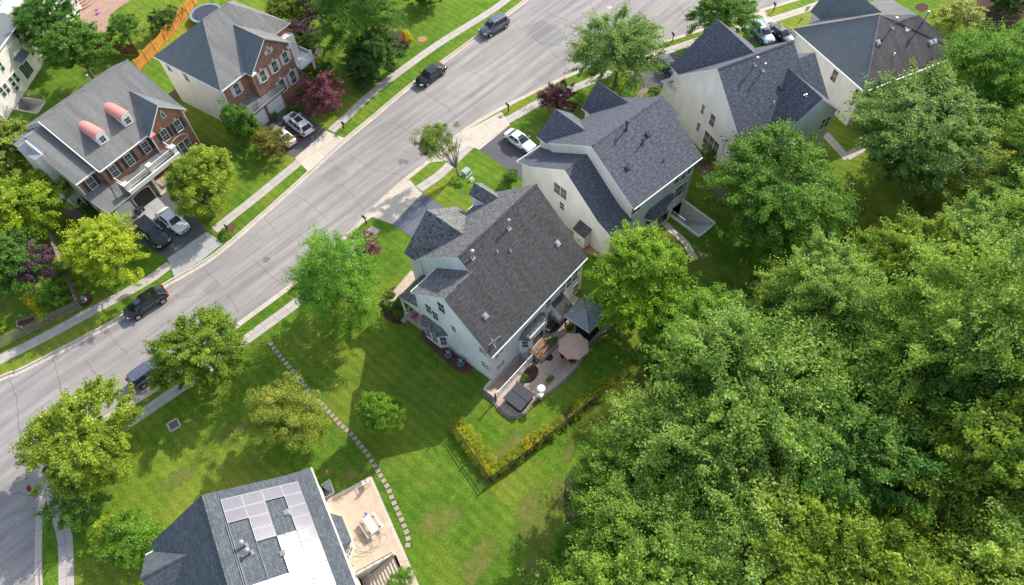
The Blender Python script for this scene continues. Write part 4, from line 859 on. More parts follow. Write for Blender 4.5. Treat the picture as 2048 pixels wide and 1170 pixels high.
# ---------- house with solar panels
H = House('solar_panel_house', 'house with charcoal shingle roof carrying rows of solar panels and a tan patio', (742.7, 954.8), 25.5)
m1 = (10.2 - 5.3) / 6.75
H.walls([([(-4.4, 0), (-4.4, 5.05), (-6.0, 6.0), (-11.6, 9.6), (-16.6, 6.3), (-16.6, 0)], -14.5, 1.0, 'y')], M_side_c)
ym = -.1
H.roof([[(-4.0, 1.2, 5.3), (-6.0, 1.2, 6.15), (-6.0, -14.9, 6.15), (-4.0, -14.9, 5.3)], [(-6.0, 1.2, 6.15), (-11.6, 1.2, 9.75), (-11.6, -14.9, 9.75), (-6.0, -14.9, 6.15)],
        [(-11.6, 1.2, 9.75), (-17.2, 1.2, 6.15), (-17.2, -14.9, 6.15), (-11.6, -14.9, 9.75)]], M_sh_sol)
H.roof([[(-17.85, .45, 6.1), (-17.85, -1.9, 7.95), (-13.2, -1.9, 7.95), (-16.0, .45, 6.1)], [(-17.85, -4.3, 6.1), (-17.85, -1.9, 7.95), (-13.2, -1.9, 7.95), (-16.0, -4.3, 6.1)]], M_sh_sol, 'gable_roof')
H.walls([([(.3, 0), (.3, 6.05), (-1.9, 7.8), (-4.1, 6.05), (-4.1, 0)], -17.6, -16.5, 'x')], M_side_c, 'gable_wall')
H.ridgecap((-11.6, 1.2, 9.75), (-11.6, -14.9, 9.75), M_sh_sol); H.ridgecap((-17.85, -1.9, 7.95), (-13.2, -1.9, 7.95), M_sh_sol)
H.gutter((-17.9, .5, 6.1), (-16.2, .5, 6.1)); H.gutter((-3.92, 1.2, 5.3), (-3.92, -14.9, 5.3)); 
mb = MB(); mb.box(-4.45, -4.38, .9, 1.05, 0, 5.2); H.part('corner_board', mb, M_white, uvs=False)
m, nt, b = base('solar_glass', 0.12, 0.24); uv = coords(nt, 'UV')
br = nn(nt, 'TexBrick', Scale=1.0); nt.links.new(uv, br.inputs['Vector']); br.offset = 0
br.inputs['Color1'].default_value = (.15, .15, .185, 1); br.inputs['Color2'].default_value = (.17, .165, .20, 1); br.inputs['Mortar'].default_value = (.20, .20, .23, 1); br.inputs['Mortar Size'].default_value = .012; br.inputs['Brick Width'].default_value = .16; br.inputs['Row Height'].default_value = .16
nt.links.new(br.outputs[0], b.inputs['Base Color']); nt.links.new(ramp(nt, noise(nt, world(nt), .5, 3), [(0.3, (.075,) * 3), (.7, (.10,) * 3)]), b.inputs['Roughness']); M_pan = m; 
P0 = np.array(H.on((446, 1008), (-6, 0, 6.15 + .12), (m1 * 1.083, 0, 1))); sl_ = (9.75 - 6.15) / 5.6
pn = nrm((sl_, 0, 1)); dxp = np.array(nrm((1, 0, -sl_)))
pwid, phei = 1.56, 1.0; base_panel = None
occ = {0: (0, 1, 2, 3), 1: (0, 1, 3), 2: (1, 3), 3: (1, 3), 4: (2, 3), 5: (2, 3), 6: (2, 3), 7: (0, 1, 2, 3), 8: (0, 1, 2, 3), 9: (0, 1, 2, 3), 10: (0, 1, 2, 3), 11: (1, 2, 3)}
P0 = np.array((-10.55, .35, 0.0)); P0[2] = 6.15 + sl_ * (-6 - P0[0]) + .14
for r_, cs in occ.items():
    for c_ in cs:
        p = P0 + dxp * (c_ * (pwid + .045) + pwid / 2) + np.array([0, -1, 0]) * (r_ * (phei + .035) + phei / 2)
        if base_panel is None:
            mb = MB(); mb.obox((0, 0, 0), (1, 0, 0), pwid, phei, .04); base_panel = H.part('solar_panel', mb, plain('panel_frame', (.55, .54, .55), .6, .15), uvs=False)
            mb = MB(); mb.face([(-pwid / 2 + .03, -phei / 2 + .03, .024), (pwid / 2 - .03, -phei / 2 + .03, .024), (pwid / 2 - .03, phei / 2 - .03, .024), (-pwid / 2 + .03, phei / 2 - .03, .024)]); pg = build('cell_glass', mb, M_pan, base_panel); o = base_panel
        else:
            o = base_panel.copy(); COL.objects.link(o); g = pg.copy(); COL.objects.link(g); g.parent = o
        o.location = tuple(p); o.rotation_euler = (0, math.atan(sl_), 0)
H.part('panel_rail', (lambda m: ([m.bar(P0 + dxp * (q * (pwid + .045)) + np.array([0, -.1, -.05]), P0 + dxp * (q * (pwid + .045)) + np.array([0, -12.2, -.05]), .05) for q in range(5)], m.bar(P0 + dxp * (-.15) + np.array([0, -2, -.05]), P0 + dxp * (-.15) + np.array([0, -13, -.05]), .05), m)[-1])(MB()), M_metal, uvs=False)
plane = ((-6, 0, 6.15), (sl_, 0, 1))
for px in ((492, 1091), (503, 1106)): H.pipe(px, *plane, .95, .09)
H.vent((573, 1026), *plane, .38); H.vent((566, 1107), *plane, .38); H.pipe((572, 1067), *plane, .3, .05, False)
# rear bay, door hood, windows
mb = MB(); mb.plan([(-4.4, -2.4), (-3.6, -3.2), (-3.6, -5.3), (-4.4, -6.1)], 0, 2.85); bay = H.part('rear_bay', mb, M_side_c)
A = [(-4.4, -2.1, 2.9), (-3.35, -3.1, 2.8), (-3.35, -5.4, 2.8), (-4.4, -6.4, 2.9)]; T_ = [(-4.4, -2.9, 3.9), (-4.4, -5.6, 3.9)]; mb = MB()
mb.face([A[1], A[2], T_[1], T_[0]]); mb.face([A[0], A[1], T_[0]]); mb.face([A[2], A[3], T_[1]]); mb.face([(p[0], p[1], p[2] - .08) for p in A], 1); build('bay_roof', mb, [M_sh_sol, M_white], bay)
H.window((-3.6, -4.25, 1.5), 'x', 1, 1.5, 1.9, 2, 1, sash=False, name='patio_door'); w = H.window((0, 0, 0), 'x', 1, .65, 1.3, 2, 3); w.location = (-4.0, -5.7, 1.6); w.rotation_euler = (0, 0, R(-45))
for y, z in ((-8.2, 1.6), (-9.6, 1.6), (-8.0, 4.2), (-2.0, 4.3), (-.9, 1.5)): H.window((-4.4, y, z), 'x', 1, .8, 1.3, 2, 3)
# egress window well and basement stairs
mb = MB(); a, b_, c, d = [H.at(p, z=0) for p in ((643, 972), (660, 960), (669, 986), (650, 997))]
for p, q in ((a, b_), (b_, c), (c, d)): mb.bar((p[0], p[1], -.5), (q[0], q[1], -.5), .12, 1.3)
H.part('window_well', mb, M_concw, 'white egress window well'); mb = MB(); ctr = [sum(v[i] for v in (a, b_, c, d)) / 4 for i in (0, 1)]
mb.face([(*a[:2], -.9), (*b_[:2], -.9), (*c[:2], -.9), (*d[:2], -.9)]); mb.face([(a[0], a[1], -.3), (b_[0], b_[1], -.2), (ctr[0], ctr[1], -.75)]); mb.face([(c[0], c[1], -.2), (d[0], d[1], -.3), (ctr[0], ctr[1], -.75)]); mb.face([(b_[0], b_[1], -.2), (c[0], c[1], -.2), (ctr[0], ctr[1], -.75)]); H.part('well_floor', mb, M_white)
mb = MB(); n = 11
for i in range(n): mb.box(-.9 - 3.4 * (i + 1) / n, -.9 - 3.4 * i / n, -9.6, -7.5, -2.6, -.10 - .12 * i)
H.part('basement_steps', mb, M_apron); mb = MB(); mb.box(-4.3, -.75, -7.5, -7.3, -2.6, .5); mb.box(-4.3, -.75, -9.8, -9.6, -2.6, .03); mb.box(-.9, -.7, -9.6, -7.5, -2.6, .02); H.part('stairwell_wall', mb, M_concw)
mb = MB(); mb.bar((-4.2, -7.4, 1.0), (-.9, -7.4, 1.0), .05); [mb.bar((x, -7.4, .4), (x, -7.4, 1.0), .035) for x in (-4.2, -3.4, -2.6, -1.75, -.9)]; mb.bar((-3.3, -7.56, -.9), (-.9, -7.56, .75), .05); H.part('stair_rail', mb, M_black, uvs=False)
H_S = H

# ---------- white houses at the top left corner
H = House('white_corner_house', 'white-sided house at the left edge with grey roof and concrete stairwell below its windows', (90, 124), 84)
H.walls([([(0, 0), (11, 0), (11, 6.8), (5.5, 11.0), (0, 6.6)], -14, 0.0, 'x')], M_side_c)
H.roof([[(-14.3, -.4, 6.6), (.35, -.4, 6.6), (.35, 5.5, 11.3), (-14.3, 5.5, 11.3)], [(-14.3, 11.4, 6.6), (.35, 11.4, 6.6), (.35, 5.5, 11.3), (-14.3, 5.5, 11.3)]], M_sh_h5)
H.walls([([(1.2, 0), (12, 0), (12, 9.2), (6.5, 12.5), (1.2, 9.2)], 0.0, 6.0, 'x')], M_side_w, 'tall_wing_wall'); H.roof([[(-.3, .9, 9.1), (6.4, .9, 9.1), (6.4, 6.5, 13), (-.3, 6.5, 13)], [(-.3, 12.2, 9.1), (6.4, 12.2, 9.1), (6.4, 6.5, 13), (-.3, 6.5, 13)]], M_sh_h5, 'tall_wing_roof')
H.gutter((-14.3, -.47, 6.6), (.3, -.47, 6.6))
def W(px, ww, hh, y=0.0, gl=M_wing): H.window(H.at(px, y=y), 'y', -1, ww, hh, 1, 2, gl)
for px in ((32, 68), (38.5, 78), (41, 58), (47, 68), (62, 101), (2, 133), (5, 185), (13, 177), (24, 164), (32, 155), (30, 172)): W(px, .7, 1.35)
H.window(H.at((52.5, 138.5), y=0), 'y', -1, 2.0, 2.0, 4, 1, M_wing, sash=False, name='patio_door')
c = H.at((36, 110), y=0); mb = MB(); mb.slab([(c[0] - 1.3, -.9, c[2] - .5), (c[0] + 1.3, -.9, c[2] - .5), (c[0] + 1.3, 0, c[2] + .15), (c[0] - 1.3, 0, c[2] + .15)], .1); H.part('awning', mb, [M_sh_h5, M_white])
q = [H.at(p, z=0) for p in ((38, 195), (92, 203), (75, 228), (22, 218))]; mb = MB()
for i, (p, r_) in enumerate(zip(q, q[1:] + q[:1])): mb.bar((p[0], p[1], -.95), (r_[0], r_[1], -.95), .18, 2.2)
H.part('stairwell_wall', mb, M_concw); mb = MB(); n = 9; q = [np.array(v) for v in q]
for i in range(n):
    a, b_ = q[1] + (q[0] - q[1]) * i / n, q[1] + (q[0] - q[1]) * (i + 1) / n; c, d = q[2] + (q[3] - q[2]) * i / n, q[2] + (q[3] - q[2]) * (i + 1) / n; z = -.15 - .2 * (i + 1)
    mb.plan([tuple(a[:2]), tuple(b_[:2]), tuple(d[:2]), tuple(c[:2])], -2.3, z)
H.part('basement_steps', mb, M_concw); mb = MB()
for a, b_ in ((q[0], q[3]), (q[0], q[1])):
    mb.bar((a[0], a[1], 1.1), (b_[0], b_[1], 1.1), .04)
    for t in np.linspace(0, 1, 8): p = a + (b_ - a) * t; mb.bar((p[0], p[1], .1), (p[0], p[1], 1.1), .03)
H.part('stair_rail', mb, M_metal, uvs=False)
mb = MB(); mb.bar((-12.4, -.08, 6.4), (-12.4, -.08, 0), .1); H.part('downspout', mb, M_white, uvs=False)
H_0 = H
H = House('white_patio_house', 'white house at the top edge beside a red paver patio with round steps', (160, 25), 84)
H.walls([([(0, 0), (9, 0), (9, 6.4), (4.5, 9), (0, 6.4)], -6, 1.0, 'x')], M_side_w); H.walls([([(1.5, 0), (9, 0), (9, 6.3), (1.5, 6.3)], .9, 12, 'x')], M_side_w, 'wing_wall')
H.roof([[(-6.3, -.3, 6.3), (1.2, -.3, 6.3), (1.2, 4.5, 9.2), (-6.3, 4.5, 9.2)], [(-6.3, 9.3, 6.3), (1.2, 9.3, 6.3), (1.2, 4.5, 9.2), (-6.3, 4.5, 9.2)], [(1.2, 1.2, 6.2), (12.3, 1.2, 6.2), (12.3, 5, 8.5), (1.2, 5, 8.5)], [(1.2, 9.3, 6.2), (12.3, 9.3, 6.2), (12.3, 5, 8.5), (1.2, 5, 8.5)]], M_sh_h5)
for x in (-4.6, -3.6, -1.8): H.window((x, 0, 1.7), 'y', -1, .75, 1.5, 1, 2, M_win)
H.window((3.0, 1.5, 1.9), 'y', -1, 1.6, 2.0, 2, 1, M_wing, sash=False, name='patio_door'); H.window((.5, 0, 1.8), 'y', -1, .6, 1.3, 1, 2)
c = H.at((131, 15), y=0.0); mb = MB(); mb.slab([(-5.4, -1.0, 2.6), (-2.6, -1.0, 2.6), (-2.6, 0, 3.3), (-5.4, 0, 3.3)], .1); H.part('awning', mb, [M_sh_h5, M_white])
for i in range(4):
    mb = MB(); r_ = 3.3 - i * .6; mb.plan([(3.2 + r_ * math.cos(t), 1.5 - r_ * .85 * math.sin(t)) for t in np.linspace(0, math.pi, 24)], 0, .2 + i * .18); H.part('round_step', mb, M_redpatio)
H_00 = H
# ------------------------------------------------------------------ trees
LEAF = {}
def quads_mesh(name, C, A, B, tint):
    n = len(C); V = np.empty((n, 4, 3)); V[:, 0] = C - A; V[:, 1] = C - B; V[:, 2] = C + A; V[:, 3] = C + B
    me = bpy.data.meshes.new(name); me.vertices.add(4 * n); me.vertices.foreach_set('co', V.reshape(-1).astype(np.float32))
    me.loops.add(4 * n); me.loops.foreach_set('vertex_index', np.arange(4 * n, dtype=np.int32))
    me.polygons.add(n); me.polygons.foreach_set('loop_start', np.arange(0, 4 * n, 4, dtype=np.int32)); me.polygons.foreach_set('loop_total', np.full(n, 4, dtype=np.int32))
    me.update(calc_edges=True); at = me.attributes.new('tint', 'FLOAT', 'FACE'); at.data.foreach_set('value', tint.astype(np.float32)); return me
def unit(v): return v / (np.linalg.norm(v, axis=-1, keepdims=True) + 1e-9)
def crown(name, r, rz, seed, nclump, nleaf, leaf, lobes=11, csize=0.8, droop=0.0, flatn=0.55, cone=0.0, rag=0.18, bottom=-0.8, thin=0.55, inner=0.12, loose=1.0):
    # leaves gathered in clumps that sit on the outside of overlapping lobes; returns mesh and clump centres
    g = np.random.default_rng(seed)
    d = unit(g.normal(size=(lobes, 3))); d[:, 2] = np.abs(d[:, 2]) * 0.9 - 0.25; d = unit(d)
    lc = d * np.array([r, r, rz]) * g.uniform(0.42, 0.62, (lobes, 1)); lr = g.uniform(0.42, 0.6, lobes) * r
    lc = np.vstack([lc, [[0, 0, 0]]]); lr = np.append(lr, 0.62 * r)
    cl = []; tries = 0
    while len(cl) < nclump and tries < nclump * 60:
        tries += 1; k = g.integers(0, lobes + 1); u = unit(g.normal(size=3)); u = u if u[2] > bottom else -u
        p = lc[k] + u * lr[k] * np.array([1, 1, rz / r]) * g.uniform(0.86, 1.04)
        q = (p - lc) / (lr[:, None] * np.array([1, 1, rz / r]))
        if (np.linalg.norm(q, axis=1) < 0.78).any() and g.random() > inner: continue
        h = p[2] / rz
        if cone: 
            lim = (1 - cone * max(0, (h + .8) / 1.8)) * r
            if np.hypot(p[0], p[1]) > lim: p[:2] *= lim / np.hypot(p[0], p[1])
        p = p * (1 + g.normal(0, rag * .5)); cl.append(np.append(p, g.uniform(0, 1)))
    cl = np.array(cl); n = len(cl); out_c = unit(cl[:, :3])
    ids = np.repeat(np.arange(n), nleaf); P = cl[ids, :3]; N = len(ids)
    out = unit(P * np.array([1, 1, r / rz])); sz = (csize * g.uniform(0.55, 1.45, n))[ids][:, None]
    ax = unit(out_c * np.array([1, 1, .45]) + g.normal(0, .35, (n, 3)))[ids] if loose > 1 else None
    off = unit(g.normal(size=(N, 3))) * (g.uniform(0, 1, (N, 1)) ** (0.45 if loose <= 1 else .75)) * sz * np.array([1, 1, 0.55])
    if ax is not None: off = off * .72 + ax * (off * ax).sum(1, keepdims=True) * loose
    off[:, 2] -= droop * np.hypot(off[:, 0], off[:, 1])
    C = P + off
    nm = unit(unit(g.normal(size=(N, 3))) * 0.75 + out * 0.45 + np.array([0, 0, flatn]))
    a = unit(np.cross(nm, unit(g.normal(size=(N, 3))))); b = np.cross(nm, a); s = leaf * g.uniform(0.65, 1.3, (N, 1))
    tint = np.clip(0.5 * cl[ids, 3] + 0.5 * g.uniform(0, 1, N) + 0.16 * (off[:, 2] / sz[:, 0]), 0, 1)
    return quads_mesh(name, C, a * s, b * s * thin, tint), cl
def trunkmesh(name, h, cl, r0, seed, base=(0, 0), nl=14, mat=None, lean=(0, 0), fork=0.35):
    g = np.random.default_rng(seed); mb = MB(); top = np.array([lean[0], lean[1], h * 0.98]); b0 = np.array([base[0], base[1], 0.0])
    P = [b0 + (top - b0) * t + np.append(g.normal(0, .06 * h * .1, 2), 0) * (t > 0) for t in np.linspace(0, 1, 7)]
    P[0][2] = -.05; mb.tube(P, [r0 * 1.35, r0, r0 * .85, r0 * .65, r0 * .45, r0 * .28, r0 * .1], 8)
    sel = cl[g.choice(len(cl), min(nl, len(cl)), replace=False), :3]
    for q in sel:
        q = q + np.array([lean[0], lean[1], h]) * 1.0; t = fork + (1 - fork) * g.uniform(0, .6); s = b0 + (top - b0) * t
        m_ = s + (q - s) * .5 + np.array([0, 0, .12 * np.linalg.norm(q - s)]); rr = r0 * (1 - t) * .75 + .02
        mb.tube([s, m_, q], [rr, rr * .55, .015], 5)
    me = bpy.data.meshes.new(name); me.from_pydata(mb.v, [], mb.f); me.update(); return me
M_bark = plain('bark', (0.16, 0.125, 0.10), 0.95, 0.1, var=0.3, scale=6, bmp=0.03)
M_barkg = plain('grey_bark', (0.30, 0.27, 0.24), 0.95, 0.1, var=0.25, scale=6, bmp=0.03)
L_mid = leafmat('maple_leaves', (0.060, 0.170, 0.022), (0.230, 0.400, 0.060))
L_yel = leafmat('yellow_green_leaves', (0.120, 0.260, 0.018), (0.560, 0.620, 0.044))
L_lime = leafmat('willow_oak_leaves', (0.105, 0.263, 0.026), (0.350, 0.578, 0.079))
L_oliv = leafmat('olive_leaves', (0.100, 0.170, 0.022), (0.290, 0.390, 0.060))
L_yg = leafmat('patio_maple_leaves', (0.085, 0.240, 0.018), (0.420, 0.580, 0.045))
L_hed = leafmat('hedge_leaves', (0.200, 0.270, 0.015), (0.560, 0.590, 0.040))
L_str = leafmat('street_tree_leaves', (0.120, 0.215, 0.022), (0.420, 0.530, 0.060))
L_pale = leafmat('pale_leaves', (0.095, 0.200, 0.045), (0.440, 0.570, 0.160))
L_dark = leafmat('dark_leaves', (0.040, 0.110, 0.022), (0.130, 0.250, 0.050))
L_bri = leafmat('bright_leaves', (0.075, 0.200, 0.015), (0.290, 0.500, 0.045))
L_pur = leafmat('purple_leaves', (0.090, 0.027, 0.045), (0.330, 0.098, 0.128), trans=.25)
L_dpur = leafmat('dark_purple_leaves', (0.053, 0.021, 0.045), (0.180, 0.075, 0.135), trans=.2)
L_ora = leafmat('orange_tipped_leaves', (0.079, 0.149, 0.026), (0.473, 0.350, 0.061))
L_gold = leafmat('golden_leaves', (0.380, 0.360, 0.010), (0.800, 0.660, 0.020))
L_conf = leafmat('juniper_needles', (0.160, 0.230, 0.022), (0.440, 0.490, 0.070), trans=.15)
L_blue = leafmat('blue_green_needles', (0.052, 0.114, 0.079), (0.175, 0.263, 0.175), trans=.15)
L_for = leafmat('woodland_leaves', (0.095, 0.215, 0.024), (0.400, 0.550, 0.085))
L_for2 = leafmat('woodland_leaves_pale', (0.120, 0.240, 0.038), (0.480, 0.620, 0.140))
L_for3 = leafmat('woodland_leaves_yellow', (0.105, 0.200, 0.020), (0.380, 0.490, 0.060))
# prototypes: (mesh, clumps, r, rz)
def proto(key, **k):
    me, cl = crown(key, **k); LEAF[key] = (me, cl, k['r'], k['rz'])
proto('big_a', r=6.6, rz=5.2, seed=1, nclump=330, nleaf=234, leaf=0.136, lobes=13, csize=.95, loose=1.3)
proto('big_b', r=6.4, rz=4.8, seed=2, nclump=330, nleaf=234, leaf=0.142, lobes=11, csize=.9, rag=.24, loose=1.7)
proto('big_c', r=6.5, rz=5.5, seed=3, nclump=300, nleaf=234, leaf=0.130, lobes=16, csize=1.0, rag=.28, loose=2.0)
proto('med_a', r=4.8, rz=3.9, seed=4, nclump=230, nleaf=224, leaf=0.122, lobes=10, csize=.75, loose=1.1)
proto('med_b', r=4.7, rz=3.8, seed=5, nclump=300, nleaf=224, leaf=0.116, lobes=14, csize=.62, rag=.22, droop=.05, loose=1.15)
proto('round', r=4.5, rz=3.6, seed=6, nclump=300, nleaf=175, leaf=0.095, lobes=3, csize=.55, rag=.08)
proto('willow', r=4.0, rz=5.4, seed=7, nclump=230, nleaf=253, leaf=0.116, lobes=12, csize=.8, rag=.3, droop=.45, thin=.3, loose=1.35)
proto('small', r=2.2, rz=2.0, seed=8, nclump=110, nleaf=136, leaf=0.074, lobes=6, csize=.42, rag=.22, loose=1.05)
proto('juniper', r=2.9, rz=3.0, seed=9, nclump=260, nleaf=214, leaf=0.089, lobes=9, csize=.5, rag=.3, thin=.22, cone=.25, flatn=.2)
proto('shrub', r=1.0, rz=.8, seed=10, nclump=46, nleaf=117, leaf=0.044, lobes=3, csize=.26, rag=.12)
proto('clipped', r=.8, rz=.75, seed=11, nclump=120, nleaf=87, leaf=0.030, lobes=1, csize=.13, rag=.02)
proto('column', r=1.5, rz=2.6, seed=12, nclump=130, nleaf=156, leaf=0.068, lobes=6, csize=.38, rag=.15, cone=.35)
proto('sparse', r=3.0, rz=3.0, seed=13, nclump=95, nleaf=165, leaf=0.089, lobes=9, csize=.6, rag=.3)
proto('feathery', r=2.2, rz=1.6, seed=14, nclump=60, nleaf=175, leaf=0.095, lobes=9, csize=.7, rag=.5, thin=.12, flatn=.1)
for k_ in LEAF: LEAF[k_][0].materials.append(L_mid)
TR = {}
def tree(name, label, px, kind, mat, R_, h=None, sz=1.0, group=None, cat='tree', bark=None, hfac=1.0, rot=None, trunk=True, base=None, zc=None):
    # px: where the middle of the crown sits in the photograph; R_: crown radius (m); zc: height of the crown's middle
    me, cl, r, rz = LEAF[kind]; R_ = R_ * (1 if kind in ('clipped', 'shrub', 'column', 'small') else .86); s = R_ / r; zs = s * sz; zc = zc if zc is not None else (rz * zs * 0.8 + (h if h is not None else 1.3))
    x, y = G(px, None, zc); rot = rot if rot is not None else random.uniform(0, 6.28)
    t = thing(name, label, cat, (x, y, 0), rot, group)
    c = bpy.data.objects.new('foliage' if R_ < 2.3 else 'crown', me); COL.objects.link(c); c.parent = t; c.location = (0, 0, zc); c.scale = (s, s, zs)
    c.material_slots[0].link = 'OBJECT'; c.material_slots[0].material = mat
    if trunk:
        key = (kind, base)
        if key not in TR: TR[key] = trunkmesh('trunk', rz * 0.8 + (h or 2.2) / max(s, .01) if False else rz * 0.8 + 2.6, cl * np.array([1, 1, 1, 1]), .045 * r + .03, 5, nl=18)
        tb = bpy.data.objects.new('trunk' if R_ >= 2.3 else 'stem', TR[key]); COL.objects.link(tb); tb.parent = t; tb.scale = (s, s, zc / (rz * 0.8 + 2.6))
        if not TR[key].materials: TR[key].materials.append(M_bark)
        if bark: tb.material_slots[0].link = 'OBJECT'; tb.material_slots[0].material = bark
    return t
T = tree
T('street_tree', 'large yellow-green street tree hiding the front of the purple-grey minivan', (404, 706), 'med_b', L_str, 4.7, group='street trees')
T('street_tree', 'large yellow-green street tree on the corner by the stop sign', (172, 872), 'med_b', L_str, 5.3, rot=1.0, group='street trees')
T('juniper_tree', 'olive juniper tree with ragged crown beside the stepping stones', (576, 838), 'juniper', L_conf, 3.9, h=.2)
T('young_tree', 'small round bright green tree alone in the shaded lawn', (777, 830), 'round', L_bri, 2.95, h=1.1, sz=1.35)
T('willow_oak', 'tall bright lime-green willow oak in front of the pale grey house', (692, 566), 'willow', L_lime, 4.9, h=1.8, zc=5.6, sz=1.12)
T('plum_tree', 'maroon shrub at the sidewalk half behind the tall lime-green willow oak', (733, 490), 'small', L_pur, 1.8, h=.3)
T('sparse_tree', 'thin street tree with many bare upright stems above a leafy ground plant', (880, 282), 'sparse', L_oliv, 2.9, zc=5.2, bark=M_barkg, trunk=False)
T('big_street_tree', 'big spreading green street tree at the bend by the navy-roofed house', (1238, 103), 'big_c', L_pale, 6.0, h=2.0, rot=.5)
T('plum_tree', 'small round purple-red plum tree on the lawn of the navy-roofed house', (1116, 200), 'small', L_pur, 2.35, h=1.0, sz=1.05)
T('street_maple', 'dense dark green maple at the kerb behind the big front gable', (1443, 32), 'med_a', L_mid, 4.8)
T('golden_maple', 'yellow-green maple in front of the brick dormer house garage', (207, 506), 'med_a', L_yel, 4.9)
T('pear_tree', 'dense round ornamental pear tree over the white sedan in the driveway', (400, 386), 'round', L_str, 5.7, h=.9)
T('maple_tree', 'yellow-tipped green maple at the left edge beside the dormer house', (35, 425), 'med_a', L_yel, 5.6, rot=2.0)
T('maple_tree', 'deep green tree at the left edge behind the dark purple tree', (8, 525), 'med_a', L_mid, 4.6, rot=3.0)
T('maple_tree', 'dull olive tree at the left edge behind the dormer house chimney', (12, 300), 'med_b', L_conf, 4.6)
T('purple_tree', 'dark purple-leaved tree at the corner of the wooden fence', (52, 535), 'small', L_dpur, 2.6, h=1.5)
T('garden_shrub', 'yellow-green leafy shrub in the fenced garden bed', (100, 590), 'small', L_bri, 1.9, h=.5)
T('garden_shrub', 'bright yellow-leaved shrub between the purple tree and the picket fence', (72, 598), 'shrub', L_gold, 1.1, h=.5)
T('garden_shrub', 'small yellow-green sapling leaning over the picket fence', (80, 630), 'shrub', L_yel, .85, h=.7)
T('garden_shrub', 'small green bush cut by the left edge above the picket fence', (0, 652), 'shrub', L_yel, .8, h=.5)
T('garden_shrub', 'pale green shrub next to the grey fence under the golden maple', (125, 545), 'shrub', L_oliv, 1.5, h=.8)
T('backyard_tree', 'tall green tree at the top left in front of the white corner house', (92, 42), 'med_b', L_mid, 4.4, rot=.3, h=3.0)
T('backyard_tree', 'broad green tree above the rear slope of the dormer house', (150, 100), 'med_a', L_mid, 4.7, rot=4.0, h=2.6)
T('patio_tree', 'small open green tree on the lawn below the red paver patio', (246, 58), 'small', L_mid, 2.5, h=1.2)
T('dark_shrub', 'dark green bush along the orange cedar fence', (322, 42), 'small', L_dark, 2.0, h=.3)
T('garden_shrub', 'pale flowering shrub at the top end of the cedar fence', (352, 22), 'shrub', L_oliv, 1.3, h=.4)
T('garden_shrub', 'scraggly brown-green shrub at the end of the red patio', (205, 76), 'shrub', L_ora, 1.5, h=.4)
T('column_shrub', 'tall dense green column shrub at the corner of the hipped brick house', (483, 247), 'column', L_mid, 1.9, h=-.5, sz=1.3)
T('orange_shrub', 'wide shrub with orange-tipped leaves beside the white hatchback', (540, 286), 'small', L_ora, 2.45, h=.3, sz=.8)
T('plum_tree', 'pink-purple flowering plum tree beside the driveway of the hipped brick house', (652, 188), 'small', L_pur, 3.0, h=.6)
T('dark_shrub', 'large dark green holly at the sidewalk above the black sedan', (750, 118), 'med_a', L_dark, 4.3, h=.0, sz=1.1)
T('light_shrub', 'pale green cypress beside the dark holly', (712, 108), 'juniper', L_pale, 1.9, h=.5)
T('dark_shrub', 'low dark spreading shrub between the holly and the sidewalk', (735, 158), 'small', L_dark, 1.9, h=.2, sz=.7)
T('willow_oak', 'big soft green tree at the top edge above the dark holly', (722, 22), 'willow', L_mid, 6.0, h=2.2, sz=.9)
T('backyard_tree', 'yellow-green tree at the top edge behind the hipped brick house', (577, 12), 'med_b', L_oliv, 3.6, h=1.0)
T('purple_tree', 'dark purple tree at the top edge between two green trees', (636, 12), 'small', L_dpur, 2.8, h=1.2)
T('mauve_shrub', 'dusty mauve shrub behind the white corner balcony', (600, 66), 'small', L_dpur, 2.2, h=.6)
T('dark_shrub', 'dark green shrub behind the balcony column', (618, 95), 'small', L_dark, 2.2, h=.3)
T('orange_shrub', 'tall shrub with orange flowers in front of the balcony', (602, 138), 'small', L_ora, 1.9, h=.5)
T('dark_shrub', 'small brown-green shrub behind the plum tree', (640, 140), 'shrub', L_dark, 1.4, h=.3)
T('backyard_tree', 'dark tree cut by the top edge near the sidewalk', (845, -14), 'med_a', L_dark, 2.9, h=.3)
T('yellow_shrub', 'larger bright golden-yellow clipped shrub', (813, 72), 'clipped', L_gold, .95, h=.1, trunk=False)
T('yellow_shrub', 'smaller bright golden-yellow clipped shrub nearest the sidewalk', (817, 81), 'clipped', L_gold, .75, h=.1, trunk=False)
T('blue_shrub', 'round blue-green shrub beside the golden-yellow ones', (788, 74), 'clipped', L_blue, 1.15, h=.1, trunk=False)
T('shade_tree', 'huge dark green maple behind the stairwell of the navy-roofed house', (1566, 378), 'big_a', L_mid, 7.7, h=2.0)
T('shade_tree', 'huge pale-leaved maple hiding the rear of the hip-roofed house', (1832, 268), 'big_b', L_pale, 7.7, h=3.0)
T('shade_tree', 'bright green tree at the right edge beside the stained brown roof', (2005, 165), 'big_c', L_bri, 7.2, h=3.0)
T('backyard_tree', 'round yellow-topped green maple beside the glass gazebo', (1280, 556), 'med_a', L_yg, 5.7, h=2.0, rot=5.2)
T('backyard_tree', 'light green open-crowned tree below the maple by the gazebo', (1400, 660), 'med_b', L_lime, 5.2, h=1.0, sz=.9)
T('backyard_tree', 'smaller yellow-green tree at the top end of the long garden fence', (1338, 705), 'med_a', L_yg, 3.3, h=.6)
T('backyard_tree', 'dull green tree behind the wispy grey-green bush', (1478, 640), 'med_b', L_mid, 3.6, h=.6)
T('feathery_shrub', 'wispy grey-green feathery bush at the edge of the woods', (1470, 568), 'feathery', L_oliv, 2.6, h=.6)
T('feathery_shrub', 'arching olive shrub along the far black fence', (1770, 432), 'feathery', L_conf, 3.2, h=.5)
